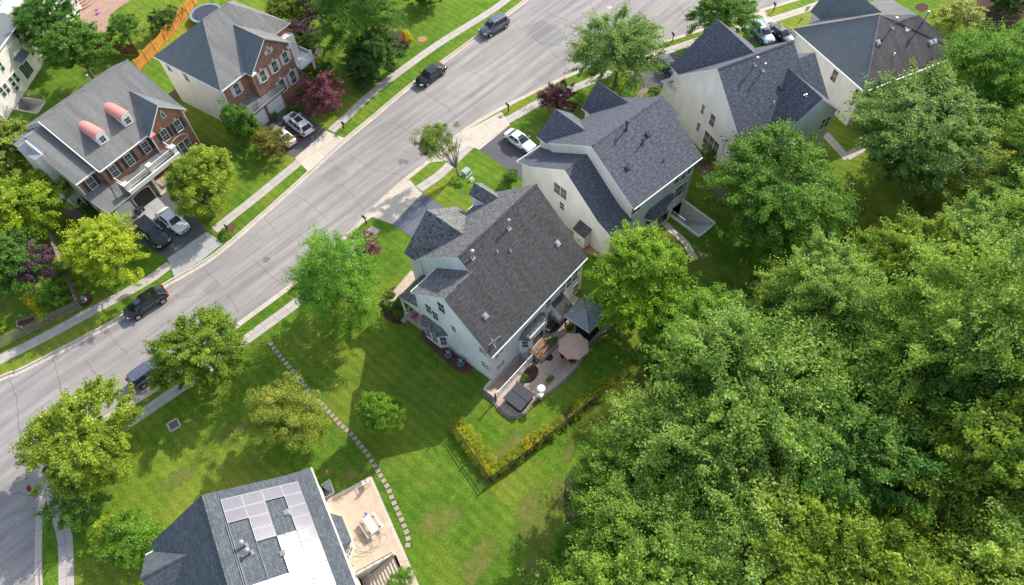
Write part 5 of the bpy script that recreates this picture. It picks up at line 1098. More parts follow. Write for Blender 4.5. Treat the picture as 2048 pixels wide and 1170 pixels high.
T('feathery_shrub', 'arching olive shrub nearer the right edge below the black fence', (1850, 410), 'feathery', L_oliv, 2.8, h=.5)
T('feathery_shrub', 'wispy olive bush against the middle of the long garden fence', (1195, 842), 'feathery', L_oliv, 1.7, h=.1)
T('feathery_shrub', 'wispy bush farther up the long garden fence', (1232, 808), 'feathery', L_for3, 1.9, h=.1)
T('feathery_shrub', 'large wispy bush near the top end of the long garden fence', (1275, 768), 'feathery', L_conf, 2.2, h=.2)
T('feathery_shrub', 'wispy green bush where the garden fence meets the open-crowned tree', (1312, 738), 'feathery', L_oliv, 2.0, h=.2)
T('feathery_shrub', 'pale wispy shrub in the long olive grass under the huge maple', (1715, 478), 'feathery', L_hed, 2.2, h=.2)
T('feathery_shrub', 'wispy yellow-green shrub at the right end of the long olive grass', (1925, 378), 'feathery', L_hed, 2.4, h=.2)
T('yellow_tree', 'golden-green tree at the edge of the woods under the huge maple', (1555, 605), 'med_b', L_yel, 3.4, h=1.2)
T('corner_shrub', 'dark green bush on the corner behind the stop sign', (150, 1008), 'small', L_mid, 2.4, h=.3)
T('corner_shrub', 'bright green bush in front of the solar panel house', (262, 1072), 'small', L_bri, 2.7, h=.2, sz=.75)
T('corner_shrub', 'yellow-green bush left of the bright bush by the solar panel house', (214, 1060), 'small', L_yel, 1.6, h=.2)
T('stair_shrub', 'small bright yellow-green bush over the patio stairs', (806, 1163), 'shrub', L_bri, 1.1, h=.3)
T('edge_tree', 'bright lime young tree at the left edge of the woods', (1155, 1110), 'med_a', L_bri, 3.2, h=.8)
T('top_shrub', 'bright green shrub at the top edge behind the hip-roofed house', (1762, 8), 'small', L_bri, 1.8, h=.3)
T('dull_shrub', 'large dull olive shrub behind the stained brown roof', (1915, 32), 'small', L_conf, 3.4, h=.3, sz=.7)
T('dark_shrub', 'dark shrub cut by the top right corner', (2020, -10), 'med_b', L_dark, 3.5, h=.3)
T('clipped_shrub', 'round pale beige-green clipped bush at the porch corner', (795, 628), 'clipped', L_oliv, .78, h=.05, trunk=False)
T('clipped_shrub', 'round mid-green clipped bush against the porch', (800, 605), 'clipped', L_mid, .85, h=.05, trunk=False)
T('clipped_shrub', 'olive rounded bush at the end of the front walk', (778, 590), 'clipped', L_oliv, .8, h=.05, trunk=False)
T('flower_clump', 'low green plants with red flowers between the clipped bushes', (781, 612), 'shrub', L_bri, .6, h=.0, trunk=False)
T('clipped_shrub', 'cylindrical green bush beside the small front dormer', (1022, 352), 'column', L_mid, .95, h=.0, sz=.75, trunk=False)
T('clipped_shrub', 'round clipped bush by the path between the two navy-roofed houses', (1307, 183), 'clipped', L_bri, 1.05, h=.1, trunk=False)
T('clipped_shrub', 'dark green bush against the white side wall of the rear-gabled house', (1408, 308), 'shrub', L_mid, 1.35, h=.2)
T('ground_plant', 'leafy ground plant around the base of the thin street tree', (917, 360), 'shrub', L_lime, .85, h=-.1, sz=.6, trunk=False)
T('ground_plant', 'leafy yellow-green plant around the mailbox of the dormer house', (452, 468), 'shrub', L_bri, .8, h=-.1, sz=.6, trunk=False)
for px, l in (((405, 303), 'low green bush at the front corner of the brick dormer house'), ((395, 312), 'second low green bush at the front corner, nearer the pear tree'), ((547, 232), 'small dark bush beside the garage of the hipped brick house'), ((580, 222), 'dark rounded bush in the bed of the hipped brick house'), ((604, 178), 'bright green bush under the windows of the hipped brick house'), ((598, 215), 'spiky pale plant in orange mulch beside the white suv')):
    T('garden_shrub', l, px, 'shrub', L_bri if 'bright' in l or 'low' in l else L_mid, .7, h=.0, trunk=False)
for i, px in enumerate([(140, 370), (150, 384), (163, 398), (175, 412), (188, 424), (200, 436)]):
    T('foundation_shrub', 'dark evergreen bush in the row along the white side wall of the dormer house', px, 'shrub', L_dark, .8, h=.0, trunk=False, group='evergreen bushes along the side path')
# bare stems of the sparse tree
t_ = [o for o in COL.objects if o.name.startswith('sparse_tree')][0]; bx, by = G(917, 352); g_ = np.random.default_rng(3); mb = MB()
a_ = -t_.rotation_euler.z; cx_, cy_ = bx - t_.location.x, by - t_.location.y; bl = np.array([cx_ * math.cos(a_) - cy_ * math.sin(a_), cx_ * math.sin(a_) + cy_ * math.cos(a_), 0])
mb.tube([bl, bl * .93 + np.array([0, 0, 1.2])], [.14, .12], 8); s0 = bl * .93 + np.array([0, 0, 1.2])
for i in range(22):
    q = np.array([g_.uniform(-2.2, 2.2), g_.uniform(-2.2, 2.2), g_.uniform(4.5, 7.2)]) + bl * .35; m_ = s0 + (q - s0) * .45 + np.array([0, 0, .4]); mb.tube([s0, m_, q], [.06, .035, .01], 5)
    for j in range(3): e = q + g_.normal(0, .7, 3); mb.tube([m_ + (q - m_) * .5, e], [.02, .006], 4)
build('trunk', mb, M_barkg, t_, uvs=False)
# ------------------------------------------------------------------ the woods: every crown a tree of its own
wood = []
hand = [(1318, 872, 4.0, 'big_b', L_for2), (1412, 800, 4.4, 'med_a', L_for), (1280, 968, 4.8, 'big_a', L_for), (1385, 925, 6.2, 'big_c', L_for2), (1480, 800, 6.4, 'big_b', L_for2), (1310, 1096, 5.0, 'big_a', L_for), (1410, 1040, 6.8, 'big_b', L_for), (1530, 930, 6.4, 'big_a', L_for2),
        (1560, 720, 5.0, 'med_b', L_mid), (1640, 640, 5.2, 'big_c', L_for2), (1660, 800, 6.6, 'big_b', L_for), (1645, 572, 4.5, 'med_a', L_for2), (1755, 548, 4.2, 'med_b', L_for), (1750, 640, 5.6, 'big_a', L_for2), (1800, 760, 6.4, 'big_c', L_for), (1850, 560, 5.4, 'big_b', L_for),
        (1932, 492, 4.5, 'med_a', L_for2), (1960, 640, 6.4, 'big_c', L_for2), (1900, 690, 5.0, 'med_b', L_for2), (2040, 540, 5.6, 'big_a', L_for), (2040, 410, 4.6, 'med_b', L_for2), (1935, 820, 6.6, 'big_a', L_mid), (2060, 740, 6.0, 'big_b', L_for), (1690, 930, 5.6, 'med_b', L_mid),
        (1590, 1050, 5.4, 'med_a', L_for3), (1720, 1050, 6.0, 'big_c', L_for3), (1850, 980, 6.4, 'big_b', L_for3), (1980, 950, 6.0, 'med_a', L_for3), (1500, 1120, 5.6, 'big_c', L_for2), (1640, 1150, 5.6, 'med_b', L_for3), (1790, 1140, 6.0, 'big_a', L_for), (1920, 1090, 6.0, 'med_b', L_for2), (2050, 1070, 6.0, 'big_b', L_for3),
        (1370, 1170, 5.4, 'med_a', L_for), (1215, 1210, 4.4, 'med_b', L_for), (1462, 712, 4.0, 'med_a', L_for2), (2015, 402, 3.7, 'med_a', L_for), (2110, 640, 6.0, 'big_c', L_for), (2120, 880, 6.2, 'big_a', L_for), (2130, 480, 6.0, 'big_b', L_for2), (2140, 320, 6.0, 'big_a', L_for), (2110, 1160, 6.0, 'big_c', L_for2),
        (1560, 1230, 6, 'big_a', L_for), (1740, 1250, 6, 'big_b', L_for), (1900, 1230, 6, 'big_c', L_for3), (1300, 1260, 6, 'big_c', L_for), (2050, 1240, 6, 'big_a', L_for), (1835, 525, 3.6, 'med_b', L_for3), (1560, 830, 4.5, 'med_a', L_for)]
look = {L_for.name: 'mid green', L_for2.name: 'pale green', L_for3.name: 'yellow-green', L_mid.name: 'deep green'}
place = ['on the lawn edge of the woods, below the yellow garden fence', 'where the black garden fence enters the woods', 'leaning over the bare clay strip', 'just inside the woods below the fence', 'third crown in from the fenced lawn', 'above the bright lime young tree', 'right of the bright lime tree', 'in the lower left part of the woods',
 'just below the golden-green edge tree', 'under the huge dark green maple', 'in the centre of the woods, left of the dead tree', 'at the upper edge of the woods nearest the dark maple', 'below the arching fence shrubs', 'directly behind the dead tree', 'right of the bare dead tree', 'upper right of the dead tree',
 'near the far fence, right part', 'between the dead tree and the right edge', 'lower right of the dead tree', 'against the right edge, upper half', 'at the far end of the black fence', 'at mid height near the right edge', 'against the right edge, mid height', 'in a dark gap right of the centre',
 'left end of the yellow-green patch', 'middle of the yellow-green patch', 'right end of the yellow-green patch', 'against the lower right edge', 'at the bottom edge, right of the lime tree', 'at the bottom edge under the yellow-green patch', 'bottom edge, mid right', 'bottom edge, far right', 'in the bottom right corner',
 'bottom edge, left of centre of the woods', 'bottom edge, beside the lime tree', 'beside the light green open-crowned tree', 'near the far fence end, under the pale huge maple', 'half cut by the right edge, mid upper', 'half cut by the right edge, mid lower', 'half cut by the right edge, upper', 'cut by the right edge below the bright tree', 'cut by the bottom right corner',
 'low along the bottom edge under the lime tree patch', 'low along the bottom edge under the middle of the woods', 'low along the bottom edge, two crowns from the corner', 'lowest at the left end of the woods', 'last along the bottom edge before the corner', 'small one squeezed below the wispy fence shrubs', 'small one filling the gap right of the light open-crowned tree']
for i, (x, y, r_, k_, m_) in enumerate(hand):
    if i < len(place): lb = f'{look[m_.name]} woodland tree {place[i]}'
    else: lb = f'{look[m_.name]} woodland crown cut by the bottom edge or hidden among taller ones'
    T('woodland_tree', lb, (x, y), k_, m_, r_ * 1.12, h=.8 + (i * 37 % 6) * 1.1, group='trees of the woods', sz=.9 + .12 * (i * 7 % 5), bark=M_barkg if i % 3 == 0 else None)
# dead grey limbs standing out of the canopy
for px, l, n in (((1790, 620), 'bare grey dead tree rising from the middle of the woods', 7), ((1250, 880), 'bare grey dead branches in the canopy near the lawn', 6), ((1745, 600), 'thin bare pale stem beside the larger dead tree', 3)):
    x, y = G(px, None, 10.5); t = thing('dead_tree', l, 'dead tree', (x, y, 0)); g2 = np.random.default_rng(n); mb = MB(); mb.tube([(0, 0, 0), (.2, .1, 5), (.5, .4, 9), (1.2, 1.2, 11.4)], [.22, .17, .1, .03], 7)
    for j in range(n * 2):
        s = np.array([.3, .2, 6 + j * .3]); q = s + np.array([g2.uniform(-1.8, 2.6), g2.uniform(-1.8, 2.2), g2.uniform(1.2, 3.4)]); mb.tube([s, (s + q) / 2 + [0, 0, .2], q], [.06, .035, .01], 5)
    build('trunk', mb, M_barkg, t, uvs=False)
# ------------------------------------------------------------------ cars
M_tyre = plain('tyre_rubber', (0.02, 0.02, 0.02), 0.85); M_rim = plain('alloy_rim', (0.55, 0.55, 0.56), 0.3, 0.5, 0.8)
M_cglass = glassy('car_glass', (0.03, 0.045, 0.055), 0.04); M_lens = paint('lamp_lens', (0.65, 0.66, 0.68)); M_tail = paint('tail_lens', (0.5, 0.01, 0.01)); M_trim = plain('black_trim', (0.025, 0.025, 0.027), 0.45)
M_chrome = plain('chrome', (0.75, 0.75, 0.76), 0.15, 0.5, 1.0, var=.03)
P_white = paint('white_car_paint', (0.80, 0.80, 0.79)); P_black = paint('black_car_paint', (0.012, 0.012, 0.015), 0, .15); P_navy = paint('dark_blue_car_paint', (0.012, 0.02, 0.045), 0, .15)
P_silver = paint('grey_car_paint', (0.15, 0.16, 0.185), .4); P_bluegrey = paint('purple_grey_car_paint', (0.13, 0.15, 0.22), .3); P_blue = paint('steel_blue_car_paint', (0.22, 0.33, 0.46), .3)
def car(label, cat, px, toward, kind, mat, L=4.8, W=1.85, Hh=1.45, roofglass=None, rails=False, group=None, z=0.0):
    # px: middle of the car in the photo, toward: photo point in front of it
    a = np.array(G(px, None, z + .6)); b = np.array(G(toward, None, z + .6)); ang = math.atan2(b[1] - a[1], b[0] - a[0])
    t = thing('suv' if kind in ('suv', 'van') else ('pickup_truck' if kind == 'truck' else 'sedan'), label, cat, (a[0], a[1], z), ang, group)
    hl, hw = L / 2, W / 2; tall = kind != 'sedan'; belt = Hh * (.60 if tall else .62)
    # body loft: stations (x, halfwidth factor, bottom, shoulder z, top z)
    if kind == 'sedan': st = [(-hl, .72, .38, .55, .72), (-hl + .08, .86, .3, .62, .88), (-hl + .4, .95, .25, .70, .95), (-hl + 1.0, 1, .22, .72, .97), (-.3, 1, .2, .72, .95), (hl - 1.5, 1, .2, .70, .93), (hl - .9, .97, .22, .66, .88), (hl - .3, .88, .26, .58, .76), (hl - .06, .74, .32, .52, .64), (hl, .55, .38, .48, .55)]
    else:
        s_ = Hh / 1.75; st = [(-hl, .80, .45, .7, .98 * s_), (-hl + .07, .92, .36, .8, 1.05 * s_), (-hl + .4, .98, .3, .84, 1.06 * s_), (-.9, 1, .28, .85, 1.06 * s_), (.3, 1, .28, .85, 1.05 * s_), (hl - 1.35, 1, .28, .84, 1.05 * s_), (hl - .7, .97, .3, .8, 1.0 * s_), (hl - .2, .90, .34, .72, .90 * s_), (hl - .03, .78, .4, .62, .76 * s_), (hl, .6, .46, .58, .62 * s_)]
    belt = st[4][4]; mb = MB(); rings = []
    for x, f, zb, zs, zt in st:
        w = hw * f; rings.append([(x, -w * .86, zb), (x, -w, zb + .12), (x, -w, zs), (x, -w * .95, zs + (zt - zs) * .6), (x, -w * .82, zt - .015), (x, -w * .4, zt + .02), (x, w * .4, zt + .02), (x, w * .82, zt - .015), (x, w * .95, zs + (zt - zs) * .6), (x, w, zs), (x, w, zb + .12), (x, w * .86, zb)])
    V = [p for r_ in rings for p in r_]; n = 12; F = []
    for i in range(len(rings) - 1):
        for j in range(n): F.append((i * n + j, (i + 1) * n + j, (i + 1) * n + (j + 1) % n, i * n + (j + 1) % n))
    F += [tuple(range(n)), tuple(reversed(range((len(rings) - 1) * n, len(rings) * n)))]; mb.poly(V, F)
    body = build('body', mb, mat, t, smooth=True, uvs=False)
    m_ = body.modifiers.new('soft', 'SUBSURF'); m_.levels = 1; m_.render_levels = 2
    # cabin: roof ring and belt ring
    if kind == 'sedan': x0, x1, r0, r1 = -hl + .6, hl - 1.3, -hl + 1.35, hl - 2.05
    elif kind == 'van': x0, x1, r0, r1 = -hl + .15, hl - 1.15, -hl + .85, hl - 2.15
    elif kind == 'truck': x0, x1, r0, r1 = -hl + 1.7, hl - 1.45, -hl + 1.85, hl - 2.1
    else: x0, x1, r0, r1 = -hl + .12, hl - 1.2, -hl + .45, hl - 1.95
    wb, wr = hw * .90, hw * .70; zr = Hh; zb = belt - .03
    lo = [(x0, -wb * .92, zb), (x0 + .3, -wb, zb), (x1 - .3, -wb, zb), (x1, -wb * .86, zb), (x1, wb * .86, zb), (x1 - .3, wb, zb), (x0 + .3, wb, zb), (x0, wb * .92, zb)]
    hi = [(r0, -wr * .92, zr - .05), (r0 + .25, -wr, zr - .02), (r1 - .2, -wr, zr - .02), (r1, -wr * .9, zr - .05), (r1, wr * .9, zr - .05), (r1 - .2, wr, zr - .02), (r0 + .25, wr, zr - .02), (r0, wr * .92, zr - .05)]
    mb = MB(); mb.poly(lo + hi, [tuple(range(8, 16))] + [(i, (i + 1) % 8, 8 + (i + 1) % 8, 8 + i) for i in range(8)]); cab = build('roof', mb, mat, t, uvs=False)
    bv = cab.modifiers.new('bevel', 'BEVEL'); bv.width = .11; bv.segments = 3; bv.limit_method = 'ANGLE'
    def lerp(p, q, f): return tuple(p[i] + (q[i] - p[i]) * f for i in range(3))
    def glass(name, a_, b_, c_, d_, iu=.06, iv=.10, off=.02, lab=None):
        # a,b along the belt; d,c along the roof
        A_ = lerp(lerp(a_, b_, iu), lerp(d_, c_, iu), iv); B_ = lerp(lerp(a_, b_, 1 - iu), lerp(d_, c_, 1 - iu), iv); C_ = lerp(lerp(a_, b_, 1 - iu), lerp(d_, c_, 1 - iu), 1 - iv * .9); D_ = lerp(lerp(a_, b_, iu), lerp(d_, c_, iu), 1 - iv * .9)
        nrm_ = (Vector(B_) - Vector(A_)).cross(Vector(D_) - Vector(A_)).normalized()
        cen = (Vector(A_) + Vector(C_)) / 2
        if nrm_.dot(cen - Vector((0, 0, .5))) < 0: nrm_ = -nrm_
        m2 = MB(); P = [Vector(q) + nrm_ * off for q in (A_, B_, C_, D_)]; Q = [Vector(q) - nrm_ * .03 for q in (A_, B_, C_, D_)]
        m2.poly(P + Q, [(0, 1, 2, 3), (7, 6, 5, 4), (0, 4, 5, 1), (1, 5, 6, 2), (2, 6, 7, 3), (3, 7, 4, 0)]); return build(name, m2, M_cglass, t, uvs=False)
    glass('windscreen', lo[3], lo[4], hi[4], hi[3]); glass('rear_window', lo[7], lo[0], hi[0], hi[7])
    for s in (-1, 1):
        f = lambda p: (p[0], s * abs(p[1]), p[2])
        cuts = [0.0, .5, 1.0] if kind in ('sedan', 'truck') else [0.0, .3, .62, 1.0]
        a_, b_, c_, d_ = f(lo[1]), f(lo[2]), f(hi[2]), f(hi[1])
        for u, v in zip(cuts, cuts[1:]): glass('side_window', lerp(a_, b_, u), lerp(a_, b_, v), lerp(d_, c_, v), lerp(d_, c_, u), .05, .14)
    wbx = L * .29; wr_ = .33 if not tall else .37
    for x in (-wbx - .05, wbx + .08):
        for s in (-1, 1):
            ar = MB(); ar.tube([(x, s * (hw - .12), wr_), (x, s * (hw + .012), wr_)], wr_ + .06, 18); build('wheel_arch', ar, M_trim, t, uvs=False)
            w = MB(); w.tube([(x, s * (hw - .2), wr_), (x, s * (hw + .02), wr_)], wr_, 18); wh = build('wheel', w, M_tyre, t, uvs=False)
            w = MB(); w.tube([(x, s * (hw + .0), wr_), (x, s * (hw + .03), wr_)], wr_ * .66, 14)
            for k in range(5): an = k * 1.2566; w.bar((x, s * (hw + .035), wr_), (x + wr_ * .62 * math.cos(an), s * (hw + .035), wr_ + wr_ * .62 * math.sin(an)), .06, .02)
            build('rim', w, M_rim, wh, uvs=False)
    zf = st[-3][4]; zt_ = st[1][4]
    for s in (-1, 1):
        m2 = MB(); m2.obox((hl - .2, s * hw * .68, zf - .13), (.55, s * -.65, 0), .42, .16, .13); build('headlight', m2, M_lens, t, uvs=False)
        m2 = MB(); m2.obox((-hl + .1, s * hw * .76, zt_ - .17), (.35, s * .8, 0), .34, .16, .2 if kind == 'sedan' else .34); build('tail_light', m2, M_tail, t, uvs=False)
        m2 = MB(); m2.obox((x1 - .35, s * (hw + .08), belt + .06), (0, 1, 0), .22, .12, .16); build('wing_mirror', m2, mat, t, uvs=False)
        m2 = MB(); m2.box(x0 + .3, x1 - .35, min(s * (wb + .005), s * (wb + .03)), max(s * (wb + .005), s * (wb + .03)), belt - .03, belt - .005); build('window_trim', m2, M_chrome, t, uvs=False)
        for x in (-.15, -1.1):
            m2 = MB(); m2.box(x - .1, x + .1, min(s * (hw - .01), s * (hw + .025)), max(s * (hw - .01), s * (hw + .025)), st[4][3] + .02, st[4][3] + .06); build('door_handle', m2, M_chrome, t, uvs=False)
    m2 = MB(); m2.obox((hl - .06, 0, st[-3][4] - .22), (0, 1, 0), hw * .95, .1, .22); build('grille', m2, M_trim, t, uvs=False)
    m2 = MB(); m2.obox((-hl + .03, 0, .55), (0, 1, 0), .5, .05, .13); build('licence_plate', m2, M_white, t, uvs=False)
    if roofglass:
        for xa, xb in roofglass: m2 = MB(); m2.box(xa, xb, -wr * .62, wr * .62, zr - .03, zr + .004); build('sunroof', m2, M_cglass, t, uvs=False)
    if rails:
        for s in (-1, 1): m2 = MB(); m2.bar((r0 + .2, s * wr * .9, zr + .05), (r1 - .2, s * wr * .9, zr + .05), .045); [m2.bar((x, s * wr * .9, zr - .03), (x, s * wr * .9, zr + .05), .05) for x in (r0 + .25, 0, r1 - .25)]; build('roof_rail', m2, M_chrome, t, uvs=False)
    if kind == 'truck':
        m2 = MB(); m2.box(-hl + .12, -hl + 1.65, -hw * .82, hw * .82, belt - .02, belt + .03); build('bed_cover', m2, M_trim, t, uvs=False)
    return t
gk = 'cars parked along the kerb'
car('black crossover with sunroof parked at the left kerb by the picket fence', 'car', (292, 606), (245, 636), 'van', P_black, 4.85, 1.9, 1.58, [(.25, .95)], group=gk, z=ZR)
car('long black sedan parked at the kerb below the dark holly', 'car', (861, 149), (825, 175), 'sedan', P_black, 5.1, 1.9, 1.48, group=gk, z=ZR)
car('silver-grey boxy suv with ribbed roof parked near the top of the street', 'suv', (988, 53), (950, 75), 'suv', P_silver, 4.85, 1.98, 1.82, [(.35, .95)], True, gk, ZR)
car('purple-grey minivan half hidden under the street tree', 'minivan', (302, 742), (360, 702), 'suv', P_bluegrey, 4.6, 1.82, 1.68, group=gk, z=ZR)
gd = 'cars parked on driveways'
car('white suv with two dark roof panels on the hipped brick house driveway', 'suv', (597, 248), (565, 222), 'suv', P_white, 4.9, 1.98, 1.76, [(.25, .95), (-1.0, .05)], True, gd)
car('white hatchback behind the orange-tipped shrub', 'car', (564, 272), (533, 249), 'sedan', P_white, 4.5, 1.8, 1.5, group=gd)
car('silver-white sedan partly under the round pear tree', 'car', (346, 441), (382, 470), 'sedan', P_white, 4.9, 1.88, 1.45, group=gd)
car('black pickup truck with chrome grille on the dormer house driveway', 'pickup truck', (306, 466), (345, 502), 'truck', P_black, 5.6, 2.0, 1.88, group=gd)
car('white sedan with sunroof facing the navy-roofed garage', 'car', (1040, 281), (1074, 304), 'sedan', P_white, 4.65, 1.82, 1.45, [(.0, .6)], group=gd)
car('dark blue car mostly hidden by the big street tree and navy gable', 'car', (1338, 133), (1352, 150), 'sedan', P_navy, 4.6, 1.8, 1.45, group=gd)
car('steel blue suv with roof bars on the far driveway', 'suv', (1524, 66), (1546, 92), 'suv', P_blue, 4.7, 1.9, 1.7, [(.3, .9)], True, gd)
car('black sedan beside the steel blue suv on the far driveway', 'car', (1562, 68), (1590, 92), 'sedan', P_black, 4.8, 1.85, 1.46, group=gd)

# ------------------------------------------------------------------ fences
def fence(name, label, px, h, mat, kind, post=2.4, cat='fence', z=0.0, wobble=0):
    P = [np.array(p) for p in (GP(px) if not isinstance(px[0], np.ndarray) else px)]; t = thing(name, label, cat, (P[0][0], P[0][1], z)); o = P[0]; P = [p - o for p in P]
    pan = MB(); posts = []
    for a, b in zip(P, P[1:]):
        L_ = np.hypot(*(b - a)); n = max(1, round(L_ / post)); d = (b - a) / L_; nr = np.array([-d[1], d[0]])
        for i in range(n + 1): posts.append(a + (b - a) * i / n)
        if kind == 'board':
            k = int(L_ / .15)
            for i in range(k):
                p = a + d * (i + .5) * L_ / k; hh = h + (.04 if i % 2 else 0) + (wobble * math.sin((i + .5) / k * n * math.pi) if wobble else 0); q = p + nr * .02 * (i % 2)
                pan.obox((q[0], q[1], hh / 2 + .03), (d[0], d[1], 0), .138, .022, hh)
            for zz_ in (.35, h * .85): pan.bar((*(a - nr * .04), zz_), (*(b - nr * .04), zz_), .04, .09)
        elif kind == 'picket':
            k = int(L_ / .16)
            for i in range(k): p = a + d * (i + .5) * L_ / k; pan.obox((p[0], p[1], h / 2 + .05), (d[0], d[1], 0), .075, .025, h)
            for zz_ in (.3, h * .8): pan.bar((*(a - nr * .03), zz_), (*(b - nr * .03), zz_), .04, .08)
        elif kind == 'iron':
            k = int(L_ / .13)
            for i in range(k): p = a + d * (i + .5) * L_ / k; pan.obox((p[0], p[1], h / 2 + .05), (d[0], d[1], 0), .028, .028, h)
            for zz_ in (.15, h * .82, h): pan.bar((*a, zz_), (*b, zz_), .05, .045)
    build('panel', pan, mat, t, uvs=False); seen = []
    for p in posts:
        if any(np.hypot(*(p - q)) < .3 for q in seen): continue
        seen.append(p); m2 = MB(); w = .06 if kind != 'iron' else .035; m2.box(p[0] - w, p[0] + w, p[1] - w, p[1] + w, 0, h + .12); m2.box(p[0] - w * 1.4, p[0] + w * 1.4, p[1] - w * 1.4, p[1] + w * 1.4, h + .12, h + .16); build('post', m2, mat, t, uvs=False)
    return t
fence('cedar_fence', 'bright orange cedar board fence with scalloped top running to the top edge', [(280, 142), (315, 105), (352, 62), (390, 12), (408, -20), (440, -70)], 1.75, M_cedar, 'board', wobble=-.12)
fence('board_fence', 'dark brown board fence below the patio garden', [(187, 104), (230, 108), (280, 111)], 1.8, M_brownw, 'board')
fence('picket_fence', 'grey weathered picket fence along the sidewalk at the left edge', [(-90, 740), (0, 697), (60, 668), (110, 643), (167, 616)], 1.45, M_wood, 'picket')
fence('board_fence', 'grey board fence running back from the picket fence corner', [(167, 616), (148, 575), (130, 530), (113, 485), (100, 450)], 1.6, M_wood, 'board')
fence('board_fence', 'short grey board fence behind the dark purple tree', [(128, 527), (95, 527)], 1.6, M_wood, 'board')
fence('wooden_gate', 'small weathered board fence between the two brick houses', [(348, 206), (366, 190)], 1.5, M_wood, 'board', 1.2)
fence('iron_fence', 'black metal fence around the rear garden of the pale grey house', [(911, 862), (945, 912), (981, 963), (1040, 922), (1110, 868), (1180, 812), (1250, 763), (1300, 728)], 1.2, M_black, 'iron', 2.3)
fence('iron_fence', 'black metal fence along the far edge of the woods', [(1660, 500), (1735, 462), (1810, 418), (1880, 380), (1960, 340)], 1.2, M_black, 'iron', 2.3)
# low planting along the garden fence
flat('planting_bed', M_mulch, GP([(911, 858), (925, 848), (986, 935), (1045, 890), (1110, 838), (1190, 778), (1290, 728), (1302, 736), (1240, 772), (1110, 872), (982, 966)]), .01)
k = 0; g4 = np.random.default_rng(21)
Lf = smooth_line(GP([(921, 858), (955, 905), (985, 943)]), 8); Lg = smooth_line(GP([(1000, 940), (1050, 900), (1110, 852), (1180, 800), (1250, 752), (1290, 732)]), 6)
def shrub_at(xy, s, mat, lb, grp, nm='hedge_shrub'):
    me, cl, r, rz = LEAF['shrub']; t = thing(nm, lb, 'shrub', (xy[0], xy[1], 0), g4.uniform(0, 6), grp); c = bpy.data.objects.new('foliage', me); COL.objects.link(c); c.parent = t; c.location = (0, 0, .45 * s); c.scale = (s, s, s * .8); c.material_slots[0].link = 'OBJECT'; c.material_slots[0].material = mat; return t
for p in Lf[::1]: shrub_at(p + g4.normal(0, .08, 2), .82, L_gold if k % 6 == 1 else L_hed, 'yellow-green shrub packed in the short side of the fenced garden border', 'hedge shrubs on the short fence side'); k += 1
for i, p in enumerate(Lg[::1]):
    if i % 9 == 5: continue
    shrub_at(p + g4.normal(0, .15, 2), .62 + .22 * g4.random(), L_gold if i % 7 == 0 else L_hed, 'yellow-green shrub spaced along the long garden fence', 'shrubs along the long garden fence')
# raised beds and edging in the left garden
for pts, l in (([(36, 655), (34, 643), (76, 630)], 'small timber-edged bed behind the picket fence'), ([(64, 603), (46, 597), (62, 580)], 'timber edging under the dark purple tree')):
    P = [G3(*p, .1) for p in pts]; mb = MB(); [mb.bar(a, b, .09, .2) for a, b in zip(P, P[1:])]; o = build('bed_edging', mb, M_wood); tag(o, l, 'garden edging')
P = [G3(*p, .06) for p in ((0, 612), (18, 592), (35, 573))]; mb = MB(); [mb.bar(a, b, .05, .08) for a, b in zip(P, P[1:])]; tag(build('lawn_edging', mb, M_wood), 'thin pale board lying across the lawn at the left edge', 'board')
# ------------------------------------------------------------------ street things
def mailbox(label, px, ang, mat=M_black):
    x, y = G(px); t = thing('mailbox', label, 'mailbox', (x, y, 0), ang, 'kerbside mailboxes'); mb = MB(); mb.box(-.05, .05, -.05, .05, 0, 1.25); mb.bar((-.25, 0, .98), (.3, 0, .98), .06); mb.bar((0, 0, .65), (.28, 0, .95), .05); build('post', mb, mat, t, uvs=False)
    mb = MB(); prof = [(-.1, 1.02), (.1, 1.02), (.1, 1.15)] + [(.1 * math.cos(a), 1.15 + .1 * math.sin(a)) for a in np.linspace(.3, math.pi - .3, 5)] + [(-.1, 1.15)]; mb.prism(prof, -.1, .42, 'x'); b = build('box', mb, mat, t, uvs=False); mb = MB(); mb.box(.15, .17, .1, .12, 1.08, 1.25); mb.box(.15, .28, .1, .12, 1.2, 1.25); build('flag', mb, M_reddoor, b, uvs=False)
mailbox('black mailbox at the kerb left of the main driveway', (733, 447), R(140)); mailbox('black mailbox at the kerb beside the white sedan driveway', (1017, 223), R(130)); mailbox('black mailbox on the grass strip by the hipped brick house driveway', (688, 258), R(-45))
mailbox('dark mailbox among plants at the dormer house driveway', (457, 463), R(-45)); mailbox('black mailbox at the kerb of the far driveway', (1547, 22), R(110)); mailbox('dark mailbox at the kerb near the big street tree', (1345, 82), R(115))
# yard sign
x, y = G(1606, 34); t = thing('yard_sign', 'white post sign with a blue panel on the lawn by the hip-roofed house', 'sign', (x, y, 0), R(35)); mb = MB(); mb.box(-.05, .05, -.05, .05, 0, 1.9); mb.box(-.05, .95, -.04, .04, 1.55, 1.63); build('post', mb, M_white, t, uvs=False)
mb = MB(); mb.box(.12, .85, -.02, .02, .85, 1.48); p = build('panel', mb, plain('sign_blue', (.10, .12, .2), .5), t, uvs=False); mb = MB(); mb.box(.2, .77, -.026, .026, 1.1, 1.25); build('stripe', mb, M_white, p, uvs=False)
